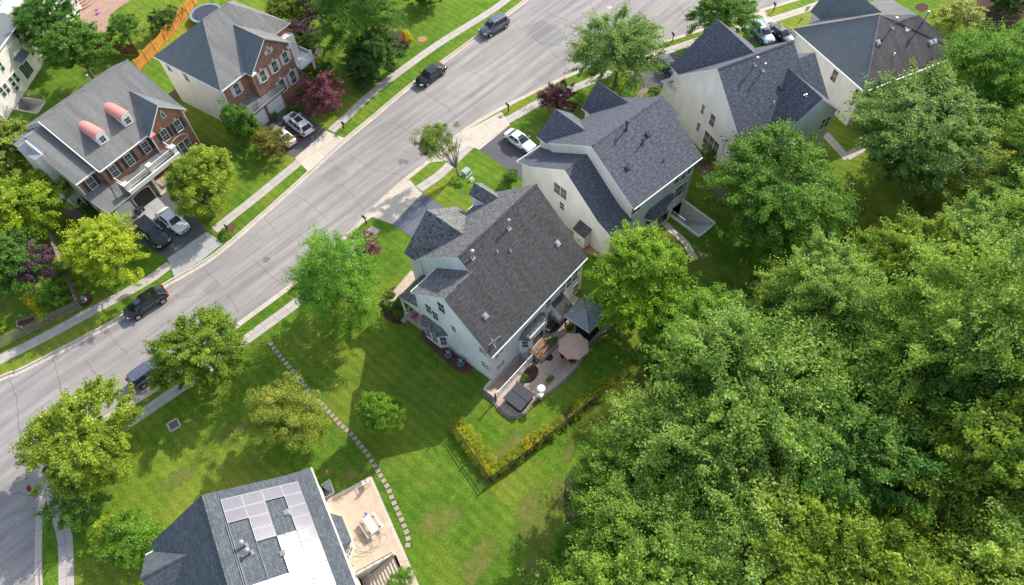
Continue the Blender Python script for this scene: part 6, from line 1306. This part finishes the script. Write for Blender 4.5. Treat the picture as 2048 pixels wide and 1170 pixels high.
# stop sign
x, y = G(92, 995); t = thing('stop_sign', 'red octagonal stop sign leaning over the kerb of the side street', 'stop sign', (x, y, 0), R(100)); mb = MB(); mb.bar((0, 0, 0), (0, 0, 2.3), .06); build('post', mb, M_metal, t, uvs=False)
M_sred = plain('sign_red', (0.55, 0.02, 0.03), .4, var=.03)
mb = MB(); o8 = [(.38 * math.cos(R(22.5 + 45 * i)), 2.65 + .38 * math.sin(R(22.5 + 45 * i))) for i in range(8)]; mb.prism(o8, -.05, -.035, 'y'); build('rim_plate', mb, M_white, t, uvs=False)
mb = MB(); o8 = [(.35 * math.cos(R(22.5 + 45 * i)), 2.65 + .35 * math.sin(R(22.5 + 45 * i))) for i in range(8)]; mb.prism(o8, -.058, -.0501, 'y'); pl = build('sign_plate', mb, M_sred, t, uvs=False)
fc = bpy.data.curves.new('lettering', 'FONT'); fc.body = 'STOP'; fc.size = .27; fc.align_x = 'CENTER'; fc.align_y = 'CENTER'; fc.extrude = .003
fo = bpy.data.objects.new('tmp', fc); COL.objects.link(fo); dg = bpy.context.evaluated_depsgraph_get(); me = bpy.data.meshes.new_from_object(fo.evaluated_get(dg)); bpy.data.objects.remove(fo); me.materials.clear(); me.materials.append(M_white)
lo_ = bpy.data.objects.new('lettering', me); COL.objects.link(lo_); lo_.parent = pl; lo_.location = (0, -.063, 2.65); lo_.rotation_euler = (R(90), 0, 0)
# utility boxes, manholes, drain
def ubox(name, label, px, w, d, h, mat, ang, slope=.0, cat='utility box', pad_=True):
    x, y = G(px); t = thing(name, label, cat, (x, y, 0), ang); mb = MB(); mb.prism([(-d / 2, 0.05), (d / 2, .05), (d / 2, h), (-d / 2 + d * .2, h), (-d / 2, h * (1 - slope))], -w / 2, w / 2, 'x'); b = build('cabinet', mb, mat, t, uvs=False)
    bv = b.modifiers.new('b', 'BEVEL'); bv.width = .02; bv.segments = 2
    if pad_: mb = MB(); mb.box(-w / 2 - .1, w / 2 + .1, -d / 2 - .1, d / 2 + .1, 0, .06); build('plinth', mb, M_concw, t, uvs=False)
M_green = plain('utility_green', (.32, .45, .38), .5)
ubox('transformer_box', 'pale green utility transformer box beside the thin street tree', (933, 348), 1.0, .8, .7, M_green, R(48), .25); ubox('pedestal_box', 'small beige utility box below the green transformer', (943, 360), .5, .28, .32, M_concw, R(48), 0)
ubox('utility_box', 'small grey utility box in bare soil by the picket fence corner', (168, 600), .55, .35, .5, M_metal, R(-55), .2); ubox('utility_box', 'flat green utility box at the foot of the porch', (811, 638), .75, .3, .35, M_green, R(45), .1)
ubox('storage_crate', 'grey plastic crate in the flower bed of the hipped brick house', (593, 186), .6, .5, .5, M_metal, R(50), 0)
for px, l, r_ in (((533, 519), 'round iron manhole cover in the middle of the street', .38), ((1219, 15), 'pale round manhole cover near the top of the street', .38)):
    x, y = G(px, None, ZR); t = thing('manhole_cover', l, 'manhole cover', (x, y, ZR)); mb = MB(); mb.cyl((0, 0), r_, 0, .012, 24); build('frame_ring', mb, M_concw if r_ > .4 or 'pale' in l else M_crack, t, uvs=False); mb = MB(); mb.cyl((0, 0), r_ * .86, .01, .018, 24); [mb.box(-r_ * .7, r_ * .7, q - .01, q + .01, .018, .024) for q in (-.2, -.1, 0, .1, .2)]; build('lid', mb, M_iron if 'pale' not in l else M_concw, t, uvs=False)
x, y = G(348, 850); t = thing('drain_inlet', 'square concrete storm drain inlet in the shaded lawn', 'drain', (x, y, 0), R(32)); mb = MB()
for a, b in (((-.5, -.5), (.5, -.5)), ((.5, -.5), (.5, .5)), ((.5, .5), (-.5, .5)), ((-.5, .5), (-.5, -.5))): mb.bar((*a, .03), (*b, .03), .16, .1)
build('frame', mb, M_concw, t, uvs=False); mb = MB(); mb.box(-.45, .45, -.45, .45, .01, .02); [mb.box(-.42, .42, q - .02, q + .02, .02, .05) for q in np.linspace(-.36, .36, 7)]; build('grate', mb, M_iron, t, uvs=False)
# stepping stones
sp_ = [(542, 687), (556, 707), (572, 726), (588, 745), (602, 762), (616, 779), (631, 795), (648, 814), (666, 832), (683, 851), (703, 868), (718, 887), (733, 906), (748, 928), (760, 949), (775, 974), (785, 998), (797, 1025), (809, 1053), (816, 1076), (815, 1098)]
Q = smooth_line(GP(sp_), 20); acc = 0; last = Q[0]; st0 = None; M_stone = concrete('pink_paving_stone', (.40, .32, .27), .15)
for i in range(1, len(Q)):
    acc += np.hypot(*(Q[i] - Q[i - 1]))
    if acc > .56 or st0 is None:
        acc = 0; d = Q[min(i + 1, len(Q) - 1)] - Q[i - 1]; an = math.atan2(d[1], d[0]) + random.uniform(-.12, .12)
        if st0 is None:
            mb = MB(); mb.box(-.19, .19, -.22, .22, 0, .045); st0 = build('stepping_stone', mb, M_stone); o = st0
        else: o = st0.copy(); COL.objects.link(o)
        o.location = (Q[i][0], Q[i][1], 0); o.rotation_euler = (0, 0, an); tag(o, 'square pinkish stepping stone in the curved line across the lawns', 'stepping stone', 'stepping stones across the lawns')
# trampoline
x, y = G(412, 26, .9); t = thing('trampoline', 'round trampoline with pale blue rim behind the cedar fence', 'trampoline', (x, y, 0)); mb = MB(); K = 40
mb.tube([(0, 0, .88), (0, 0, .9)], 2.1, 40); build('mat', mb, plain('trampoline_mat', (.05, .06, .09), .7), t, uvs=False); mb = MB(); mb.poly([(r_ * math.cos(6.2832 * i / K), r_ * math.sin(6.2832 * i / K), z_) for r_, z_ in ((2.05, .93), (2.45, .93), (2.45, .86), (2.05, .86)) for i in range(K)], [(q * K + i, q * K + (i + 1) % K, ((q + 1) % 4) * K + (i + 1) % K, ((q + 1) % 4) * K + i) for q in range(4) for i in range(K)]); build('rim_pad', mb, plain('rim_blue', (.22, .28, .32), .5), t, uvs=False)
for i in range(6):
    a = i * 1.047; mb = MB(); mb.tube([(2.4 * math.cos(a), 2.4 * math.sin(a), 0), (2.4 * math.cos(a), 2.4 * math.sin(a), .88)], .025, 6); build('leg', mb, M_metal, t, uvs=False)
    mb = MB(); mb.tube([(2.5 * math.cos(a + .3), 2.5 * math.sin(a + .3), .6), (2.5 * math.cos(a + .3), 2.5 * math.sin(a + .3), 2.0)], .03, 6); build('net_pole', mb, M_black, t, uvs=False)
# swing frame, pink toy, blue bin, basketball ball lights etc in the patio garden
x, y = G(290, 66); t = thing('swing_frame', 'small yellow metal swing frame on the lawn by the cedar fence', 'swing', (x, y, 0), R(60)); mb = MB()
for s in (-.8, .8): mb.bar((s, -.6, 0), (s, 0, 1.5), .05); mb.bar((s, .6, 0), (s, 0, 1.5), .05)
mb.bar((-.8, 0, 1.5), (.8, 0, 1.5), .05); build('frame', mb, plain('yellow_tube', (.6, .5, .08), .5), t, uvs=False); mb = MB(); mb.box(-.25, .25, -.15, .15, .45, .5); mb.bar((-.2, 0, .5), (-.2, 0, 1.5), .015); mb.bar((.2, 0, .5), (.2, 0, 1.5), .015); build('swing_seat', mb, M_black, t, uvs=False)
x, y = G(198, 27); t = thing('toddler_chair', 'small purple toy chair on the red paver patio', 'toy', (x, y, 0.014), 1); mb = MB(); mb.box(-.25, .25, -.25, .25, .25, .3); mb.box(-.25, .25, .2, .25, .3, .7); build('seat', mb, plain('purple_plastic', (.5, .2, .6), .4), t, uvs=False)
for a in ((-.2, -.2), (.2, -.2), (.2, .2), (-.2, .2)): mb = MB(); mb.bar((*a, 0), (*a, .26), .05); build('leg', mb, MATS['purple_plastic'], t, uvs=False)
ubox('storage_bin', 'dark blue bin at the lower end of the red patio', (178, 58), .6, .5, .7, plain('bin_blue', (.04, .07, .15), .5), .5, 0, 'bin', False)
# bird-like motorbike beside the open garage
x, y = G(281, 424); t = thing('garden_cart', 'small cluttered dark cart standing by the open garage', 'cart', (x, y, 0.02), R(60)); mb = MB(); mb.box(-.55, .55, -.3, .3, .3, .5); mb.bar((-.5, 0, .5), (-.75, 0, .95), .05); mb.box(-.3, .35, -.25, .25, .5, .68); build('bed', mb, M_shut, t, uvs=False)
for a in ((-.35, -.33), (.35, -.33), (.35, .33), (-.35, .33)): mb = MB(); mb.tube([(a[0], a[1] - .03, .18), (a[0], a[1] + .03, .18)], .18, 12); build('wheel', mb, M_tyre, t, uvs=False)
# flag on the balcony
q = H_2.at((609, 97), y=-4.6); w_ = loc2w(H_2.F, 12.9, -4.7); t = thing('flag', 'small red white and blue flag on a pole at the balcony corner', 'flag', (w_[0], w_[1], 0), H_2.F[2]); mb = MB(); mb.bar((-.05, 0, 3.9), (.75, -.45, 4.9), .035); build('pole', mb, M_white, t, uvs=False)
mb = MB(); nst = 7
for i in range(nst): mb.face([(.15 + .08 * i, -.1 - .05 * i, 4.15 + .1 * i), (.23 + .08 * i, -.15 - .05 * i, 4.25 + .1 * i), (.55 + .08 * i, -.3 - .05 * i, 3.75 + .1 * i), (.47 + .08 * i, -.25 - .05 * i, 3.65 + .1 * i)], i % 2)
cl_ = build('cloth', mb, [plain('flag_red', (.5, .03, .05), .7), M_white], t, uvs=False); mb = MB(); mb.face([(.48, -.29, 4.56), (.72, -.44, 4.86), (.87, -.51, 4.66), (.63, -.37, 4.36)]); build('canton', mb, plain('flag_blue', (.03, .05, .25), .7), cl_, uvs=False)

# ------------------------------------------------------------------ rear patio of the pale grey house
F = F_main
def LM(px, z): q = H_main.at(px, z=z); return q
def place(name, label, cat, px, z=0.0, zt=0.02, rz=0.0, group=None):
    x, y = G(px, None, z); return thing(name, label, cat, (x, y, zt), R(46.8) + rz, group)
# hot tub
t = thing('hot_tub', 'square covered hot tub with dark grey folded cover on the patio', 'hot tub', (*loc2w(F, .13, -3.33), .02), F[2])
mb = MB(); mb.plan([(x * .97, y * .97) for x, y in ((-1.1, -.85), (-.9, -1.05), (.9, -1.05), (1.1, -.85), (1.1, .85), (.9, 1.05), (-.9, 1.05), (-1.1, .85))], 0, .78); build('shell', mb, M_black, t)
M_cover = plain('spa_cover_vinyl', (.055, .06, .072), .45, .4, var=.15)
for s in (-1, 1):
    mb = MB(); mb.plan([(-1.15 if s < 0 else .015, -1.1 + .0), (-.015 if s < 0 else 1.15, -1.1), (-.015 if s < 0 else 1.15, 1.1), (-1.15 if s < 0 else .015, 1.1)], .78, .9); o = build('cover_half', mb, M_cover, t, uvs=False); bv = o.modifiers.new('b', 'BEVEL'); bv.width = .05; bv.segments = 3
for q in (-1.2, 1.2): mb = MB(); mb.bar((q, -1.18, .5), (q, -.9, 1.05), .04); build('cover_lifter', mb, M_black, t, uvs=False)
# patio heater with white reflector
x, y = G(1082, 795); t = thing('patio_heater', 'patio heater with round white dome at the corner of the hot tub', 'heater', (x, y, .05), F[2]); mb = MB(); mb.box(-.22, .22, -.22, .22, 0, .7); build('gas_housing', mb, M_white, t, uvs=False)
mb = MB(); mb.cyl((0, 0), .03, .7, 1.7, 8); mb.cyl((0, 0), .09, 1.7, 1.95, 12); build('pole', mb, M_metal, t, uvs=False); mb = MB(); mb.cyl((0, 0), .43, 1.97, 2.0, 24); mb.dome((0, 0, 2.0), .43, .12, 24, 4); build('reflector', mb, M_white, t, smooth=True, uvs=False)
# market umbrella
x, y = G(1147, 690, 2.35); t = thing('patio_umbrella', 'tan octagonal patio umbrella open over the dining table', 'umbrella', (x, y, .02), .3); mb = MB(); mb.cyl((0, 0), .025, 0, 2.75, 8); build('pole', mb, M_wood, t, uvs=False)
M_tan = plain('tan_canvas', (.50, .36, .27), .85, var=.06); mb = MB(); K = 8; Rr = 1.62; ring = []
for q, (f, z_) in enumerate(((1.0, 2.12), (.66, 2.38), (.33, 2.58), (.03, 2.72))):
    for i in range(K * 2):
        a = math.pi * i / K; k_ = f * (1 if i % 2 == 0 else .885); ring.append((Rr * k_ * math.cos(a), Rr * k_ * math.sin(a), z_ - (.05 * f if i % 2 else 0)))
N_ = K * 2; mb.poly(ring, [(q * N_ + i, q * N_ + (i + 1) % N_, (q + 1) * N_ + (i + 1) % N_, (q + 1) * N_ + i) for q in range(3) for i in range(N_)] + [tuple(range(3 * N_, 4 * N_))])
cn = build('canopy', mb, M_tan, t, uvs=False); cn.modifiers.new('s', 'SOLIDIFY').thickness = .02
mb = MB(); mb.cyl((0, 0), .3, 2.66, 2.74, 8); mb.dome((0, 0, 2.74), .3, .09, 8, 2); build('vent_cap', mb, M_tan, t, uvs=False); mb = MB(); mb.dome((0, 0, 2.83), .04, .08, 8, 3); build('finial', mb, M_black, t, uvs=False)
ux, uy = x, y
t = thing('dining_table', 'round patio table with dark rim under the tan umbrella', 'table', (ux + .02, uy, .02)); mb = MB(); mb.cyl((0, 0), .72, .70, .74, 24); build('table_top', mb, M_black, t, uvs=False)
for a in range(4): mb = MB(); mb.bar((.6 * math.cos(a * 1.57), .6 * math.sin(a * 1.57), 0), (.5 * math.cos(a * 1.57), .5 * math.sin(a * 1.57), .7), .04); build('leg', mb, M_black, t, uvs=False)
def pchair(name, label, xy, rz, mat, group=None, fr=M_black, zt=.02):
    t = thing(name, label, 'chair', (xy[0], xy[1], zt), rz, group); mb = MB(); mb.box(-.25, .25, -.25, .25, .40, .47); build('seat', mb, mat, t, uvs=False); mb = MB(); mb.prism([(.22, .47), (.28, .47), (.38, .98), (.32, .98)], -.25, .25, 'x'); build('backrest', mb, mat, t, uvs=False)
    for s in (-.27, .27):
        mb = MB(); mb.bar((s, -.27, .64), (s, .3, .66), .05, .03); mb.bar((s, -.25, .42), (s, -.27, .64), .03); build('armrest', mb, fr, t, uvs=False)
    for a in ((-.25, -.25), (.25, -.25), (.27, .28), (-.27, .28)): mb = MB(); mb.bar((*a, 0), (*a, .42), .035); build('leg', mb, fr, t, uvs=False)
M_redc = plain('red_cushion', (.42, .02, .03), .8)
pchair('patio_chair', 'dark metal patio chair with red cushion at the left of the umbrella', G(1127, 712, .4), R(100), M_redc, 'chairs under the umbrella')
pchair('patio_chair', 'patio chair with red cushion sticking out below the umbrella', G(1144, 722, .4), R(200), M_redc, 'chairs under the umbrella')
pchair('patio_chair', 'patio chair hidden on the far side of the umbrella table', (ux + .7, uy + .9), R(-35), M_redc, 'chairs under the umbrella')
# gazebo with glassy hipped roof and dark screens
gx0, gx1, gy0, gy1 = 9.35, 12.2, -4.9, -1.9
t = thing('gazebo', 'hard-topped gazebo with translucent grey hipped roof and dark curtains', 'gazebo', (*loc2w(F, (gx0 + gx1) / 2 + .2, (gy0 + gy1) / 2 + .1), .02), F[2])
M_poly, nt_, b_ = base('polycarbonate', .12, .6); b_.inputs['Base Color'].default_value = (.34, .39, .37, 1); b_.inputs['Transmission Weight'].default_value = .3; b_.inputs['Roughness'].default_value = .15
hx, hy = 1.65, 1.65; e_ = 2.45; pk = 3.1
for i, (a, b) in enumerate((((-hx, -hy), (hx, -hy)), ((hx, -hy), (hx, hy)), ((hx, hy), (-hx, hy)), ((-hx, hy), (-hx, -hy)))):
    mb = MB(); mb.face([(*a, e_), (*b, e_), (0, 0, pk)]); o = build('roof_panel', mb, M_poly, t, uvs=False); o.modifiers.new('s', 'SOLIDIFY').thickness = .02
    mb = MB(); mb.bar((*a, e_ + .02), (0, 0, pk + .03), .05); mb.bar((*a, e_), (*b, e_), .07); build('roof_beam', mb, M_metal if i % 2 else M_black, t, uvs=False)
    mb = MB(); mb.bar((a[0] * .92, a[1] * .92, 0), (a[0] * .92, a[1] * .92, e_), .1); build('post', mb, M_black, t, uvs=False)
M_curt = plain('dark_curtain', (.012, .014, .02), .9)
for a, b in (((-1.5, -1.5), (1.5, -1.5)), ((-1.5, -1.5), (-1.5, .2)), ((1.5, -1.5), (1.5, 1.0))):
    mb = MB(); n = 22
    for i in range(n):
        p = [a[0] + (b[0] - a[0]) * i / n, a[1] + (b[1] - a[1]) * i / n]; q = [a[0] + (b[0] - a[0]) * (i + 1) / n, a[1] + (b[1] - a[1]) * (i + 1) / n]; k1, k2 = .05 * (i % 2), .05 * ((i + 1) % 2)
        if abs(a[1] - b[1]) < .1: p[1] += k1; q[1] += k2
        else: p[0] += k1; q[0] += k2
        mb.face([(*p, .05), (*q, .05), (*q, 2.2), (*p, 2.2)])
    build('curtain', mb, M_curt, t, uvs=False)
t = place('lounge_chair', 'tan cushioned chair just inside the gazebo opening', 'chair', (1163, 655), .4); mb = MB(); mb.box(-.35, .35, -.35, .35, .2, .42); build('seat', mb, M_tan, t, uvs=False); mb = MB(); mb.box(-.35, .35, .25, .38, .42, .85); build('backrest', mb, M_tan, t, uvs=False)
# barbecue and storage chests along the wall
def grill(name, label, px, z, rz):
    t = place(name, label, 'grill', px, z, .02, rz); mb = MB(); mb.box(-.45, .45, -.3, .3, .1, .85); build('cabinet', mb, M_black, t, uvs=False); mb = MB(); mb.prism([(-.3, .85), (.3, .85), (.3, 1.0), (.15, 1.12), (-.15, 1.12), (-.3, 1.0)], -.45, .45, 'x'); build('lid', mb, M_black, t, uvs=False)
    for s in (-.62, .62): mb = MB(); mb.box(s - .15, s + .15, -.28, .28, .8, .85); build('side_shelf', mb, M_metal, t, uvs=False)
grill('barbecue', 'black barbecue under a cover beside the patio door', (1103, 652), .7, 0)
t = place('storage_bench', 'dark storage cabinet with a tan lid beside the gazebo', 'cabinet', (1122, 634), 1.0, .02, 0); mb = MB(); mb.box(-.75, .75, -.4, .4, 0, 1.0); build('cabinet', mb, M_black, t, uvs=False); mb = MB(); mb.box(-.78, .78, -.43, .43, 1.0, 1.06); l_ = build('lid', mb, M_deck, t, uvs=False); mb = MB(); mb.box(-.6, .6, -.3, .3, 1.06, 1.075); build('lid_panel', mb, M_tan, l_, uvs=False)
t = place('storage_bench', 'low black bench in front of the tan-lidded cabinet', 'bench', (1112, 650), .4, .02, 0); mb = MB(); mb.box(-.6, .6, -.3, .3, 0, .42); build('seat', mb, M_black, t, uvs=False); mb = MB(); mb.box(-.6, .6, .22, .3, .42, .8); build('backrest', mb, M_black, t, uvs=False)
# wooden landing with steps at the patio door
t = thing('wooden_landing', 'brown timber landing with three wide steps below the patio door', 'steps', (*loc2w(F, 6.0, -.9), .02), F[2])
for i, (d0, d1, z_) in enumerate(((0, .75, .72), (.75, 1.2, .48), (1.2, 1.65, .24))):
    for q in range(3 if i == 0 else 2): w_ = (d1 - d0) / (3 if i == 0 else 2); mb = MB(); mb.box(-1.45 + .1 * i, 1.45 - .1 * i, -d0 - w_ * (q + 1) + .012, -d0 - w_ * q, z_ - .05, z_); o = build('tread', mb, M_deck, t, uvs=False)
    mb = MB(); mb.box(-1.45 + .1 * i, 1.45 - .1 * i, -d1 + .02, -d1 + .05, 0, z_ - .05); build('riser', mb, M_brownw, t, uvs=False)
mb = MB(); mb.bar((-1.5, -.1, .72), (-1.5, -.1, 1.6), .05); mb.bar((-1.5, -.75, .72), (-1.5, -.75, 1.6), .05); mb.bar((-1.5, -.1, 1.6), (-1.5, -.75, 1.6), .05); [mb.bar((-1.5, y, .72), (-1.5, y, 1.6), .02) for y in (-.25, -.4, -.55)]; build('handrail', mb, M_black, t, uvs=False)
t = place('door_mat', 'dark patterned runner lying on the timber steps', 'mat', (1088, 690), .5, .55); mb = MB(); mb.box(-.55, .55, -.2, .2, 0, .012); build('mat', mb, M_shut, t, uvs=False)
t = place('round_mat', 'dark blue round mat on the patio below the steps', 'mat', (1098, 715), 0); mb = MB(); mb.cyl((0, 0), .42, 0, .015, 28); build('mat', mb, plain('navy_mat', (.03, .045, .07), .9), t, uvs=False)
t = place('kettle_grill', 'small round shiny black kettle grill at the end of the steps', 'grill', (1071, 723), .7); mb = MB(); mb.tube([(0, 0, .45), (0, 0, .58), (0, 0, .72)], [.12, .26, .3], 18); build('bowl', mb, M_black, t, True, uvs=False); mb = MB(); mb.dome((0, 0, .72), .3, .2, 18, 5); mb.cyl((0, 0), .03, .9, .96, 8); build('lid', mb, paint('enamel_black', (.02, .02, .02)), t, True, uvs=False)
for a in range(3): mb = MB(); mb.bar((.28 * math.cos(a * 2.1), .28 * math.sin(a * 2.1), 0), (.1 * math.cos(a * 2.1), .1 * math.sin(a * 2.1), .5), .03); build('leg', mb, M_black, t, uvs=False)
# brown irregular rock bed
P_ = smooth_line([loc2w(F, *p) for p in ((2.3, -1.75), (3.7, -1.7), (4.1, -2.2), (3.7, -2.9), (2.6, -3.1), (1.9, -2.6), (2.3, -1.75))], 5); flat('mulch_bed', M_soil, [tuple(p) for p in P_[:-1]], .03)
g5 = np.random.default_rng(9)
def pot(name, label, px, rr, hh, mat, leaf, s, grp=None, zt=.02, z=.3):
    t = place(name, label, 'potted plant', px, z, zt, 0, grp); mb = MB(); mb.tube([(0, 0, 0), (0, 0, hh)], [rr * .75, rr], 14); build('pot', mb, mat, t, uvs=False)
    me, cl, r, rz = LEAF['shrub']; c = bpy.data.objects.new('foliage', me); COL.objects.link(c); c.parent = t; c.location = (0, 0, hh + .3 * s); c.scale = (s, s, s); c.material_slots[0].link = 'OBJECT'; c.material_slots[0].material = leaf
M_terra = plain('terracotta', (.45, .22, .14), .8)
pot('potted_plant', 'bushy bright green potted plant beside the timber steps', (1104, 682), .22, .35, M_terra, L_bri, .5); pot('potted_plant', 'leafy green plant in a pot on the open patio near the white heater', (1098, 758), .18, .3, M_terra, L_mid, .42)
pot('potted_plant', 'spiky potted plant between the chests and the umbrella', (1137, 657), .22, .4, M_terra, L_ora, .5); pot('potted_plant', 'potted plant at the outer edge of the patio beside the gazebo', (1173, 675), .22, .4, M_terra, L_ora, .5); pot('potted_plant', 'potted palm-like plant at the top corner of the hot tub', (1046, 757), .2, .35, M_black, L_mid, .45)
pot('potted_plant', 'small plant in a white pot on the landing corner', (1094, 678), .17, .25, M_white, L_mid, .2, zt=.6, z=.9)
pot('flower_pot', 'pot of magenta flowers on the front porch', (827, 632), .18, .25, M_terra, leafmat('magenta_petals', (.30, .04, .28), (.75, .2, .65), trans=.2), .38, zt=.3, z=.6); pot('potted_plant', 'small green potted plant at the back of the front porch', (821, 618), .13, .22, M_terra, L_mid, .22, zt=.3, z=.6)
t = place('patio_bicycle', 'dark wheeled cart leaning by the stair rail near the hot tub', 'cart', (1052, 757), .3); mb = MB(); mb.box(-.25, .25, -.15, .15, .25, .5); build('tray', mb, M_black, t, uvs=False)
for s in (-.22, .22): mb = MB(); mb.tube([(s - .02, 0, .2), (s + .02, 0, .2)], .2, 14); build('wheel', mb, M_tyre, t, uvs=False)
t = place('lamp_post', 'dark square post at the outer end of the white stair rail', 'post', (992, 803), 0); mb = MB(); mb.box(-.07, .07, -.07, .07, 0, 1.65); build('post', mb, M_brownw, t, uvs=False); mb = MB(); mb.box(-.09, .09, -.09, .09, 1.65, 1.7); build('cap', mb, M_brownw, t, uvs=False)
# air conditioners
for i, (px, l) in enumerate((((897, 709), 'round-fan air conditioner nearest the left bay window'), ((922, 726), 'round-fan air conditioner nearest the rear corner of the pale grey house'))):
    x, y = G(px, None, .4); t = thing('air_conditioner', l, 'air conditioner', (x, y, .03), F[2], 'air conditioners'); mb = MB(); mb.tube([(0, 0, 0), (0, 0, .82)], .42, 20); b = build('casing', mb, plain('ac_casing', (.12, .155, .18), .5) if 'ac_casing' not in MATS else MATS['ac_casing'], t, True, uvs=False)
    mb = MB(); mb.cyl((0, 0), .36, .82, .84, 20); build('fan_well', mb, M_black, t, uvs=False); mb = MB(); [mb.obox((.16 * math.cos(a), .16 * math.sin(a), .855), (math.cos(a), math.sin(a), 0), .28, .13, .015) for a in (0, 1.57, 3.14, 4.71)]; mb.cyl((0, 0), .07, .845, .88, 10); build('fan', mb, plain('fan_blue', (.30, .42, .55), .4) if 'fan_blue' not in MATS else MATS['fan_blue'], t, uvs=False)
    mb = MB(); mb.tube([(0, 0, .82), (0, 0, .9)], .425, 20, cap=False); build('rim', mb, M_metal, t, uvs=False)
# ------------------------------------------------------------------ patio of the solar panel house
x, y = G(741, 1048, .7); t = thing('picnic_table', 'white plastic picnic table with two attached benches on the tan patio', 'picnic table', (x, y, .02), R(25.5 + 10 - 180)); M_pl = plain('white_plastic', (.62, .55, .53), .4, var=.05)
mb = MB(); mb.box(-.38, .38, -.88, .88, .7, .76); build('table_top', mb, M_pl, t, uvs=False)
for s in (-.72, .72): mb = MB(); mb.box(s - .13, s + .13, -.88, .88, .42, .47); build('bench', mb, M_pl, t, uvs=False)
for s in (-.55, .55): mb = MB(); mb.bar((-.75, s, .4), (.75, s, .4), .05); mb.bar((-.65, s, 0), (-.25, s, .7), .05); mb.bar((.65, s, 0), (.25, s, .7), .05); build('leg_frame', mb, M_black, t, uvs=False)
x, y = G(732, 1028, .8); t = thing('blue_jug', 'bright blue jug standing on the picnic table', 'jug', (x, y, .78)); mb = MB(); mb.tube([(0, 0, 0), (0, 0, .2), (0, 0, .28)], [.11, .12, .05], 12); build('body', mb, plain('blue_plastic', (.03, .25, .6), .3), t, uvs=False); mb = MB(); mb.bar((.12, 0, .05), (.17, 0, .18), .03); build('handle', mb, MATS['blue_plastic'], t, uvs=False)
pchair('garden_chair', 'white plastic garden chair at the far corner of the tan patio', G(731, 965, .4), R(205), M_pl, fr=M_pl)
g6 = np.random.default_rng(4); c0 = np.array(G(722, 1098)); P = [np.array((*G(697, 1120), .05))]; 
for i in range(46): a = i * .62; r_ = .55 + .35 * math.sin(i * .37) + .2 * g6.random(); P.append(np.array([c0[0] + .012 * i + r_ * math.cos(a) * 1.3, c0[1] + .02 * i + r_ * math.sin(a), .04 + .01 * (i % 3)]))
P += [np.array((*G(*p), .04)) for p in ((745, 1095), (765, 1090), (775, 1075), (768, 1068), (755, 1078), (735, 1085), (715, 1080), (700, 1085))]
Pz = [np.array(p) for p in smooth_line([p[:2] for p in P], 4)]; mb = MB(); mb.tube([(p[0], p[1], .04 + .012 * (i % 9) / 9) for i, p in enumerate(Pz)], .014, 5); tag(build('garden_hose', mb, plain('hose_green', (.30, .38, .30), .5), uvs=False), 'thin pale green garden hose tangled on the tan patio', 'hose')
x, y = G(699, 1126, .3); t = thing('hose_reel', 'small grey hose reel against the rear wall', 'hose reel', (x, y, .02), R(25)); mb = MB(); mb.box(-.2, .2, -.28, -.24, 0, .5); mb.box(-.2, .2, .24, .28, 0, .5); build('frame', mb, M_metal, t, uvs=False); mb = MB(); mb.tube([(0, -.24, .3), (0, .24, .3)], .14, 12); build('drum', mb, M_wood, t, uvs=False)
x, y = G(649, 1007, .3); t = thing('grill_cart', 'dark small grill at the corner of the tan patio', 'grill', (x, y, .02), R(25)); mb = MB(); mb.box(-.25, .25, -.35, .35, .15, .8); build('cabinet', mb, M_black, t, uvs=False); mb = MB(); mb.box(-.25, .25, -.35, .35, .8, .95); build('lid', mb, M_metal, t, uvs=False)
# utilities on the wall of the navy-roofed house
x, y = G(1091, 416); t = thing('gas_meter', 'grey gas meter and pipes low on the cream side wall', 'meter', (x, y, 0), H_3.F[2]); mb = MB(); mb.tube([(0, 0, 0), (0, 0, .6), (.3, 0, .6), (.3, 0, .1)], .03, 6); build('pipe', mb, M_metal, t, uvs=False); mb = MB(); mb.box(-.05, .3, -.12, .12, .35, .65); build('meter', mb, M_metal, t, uvs=False)
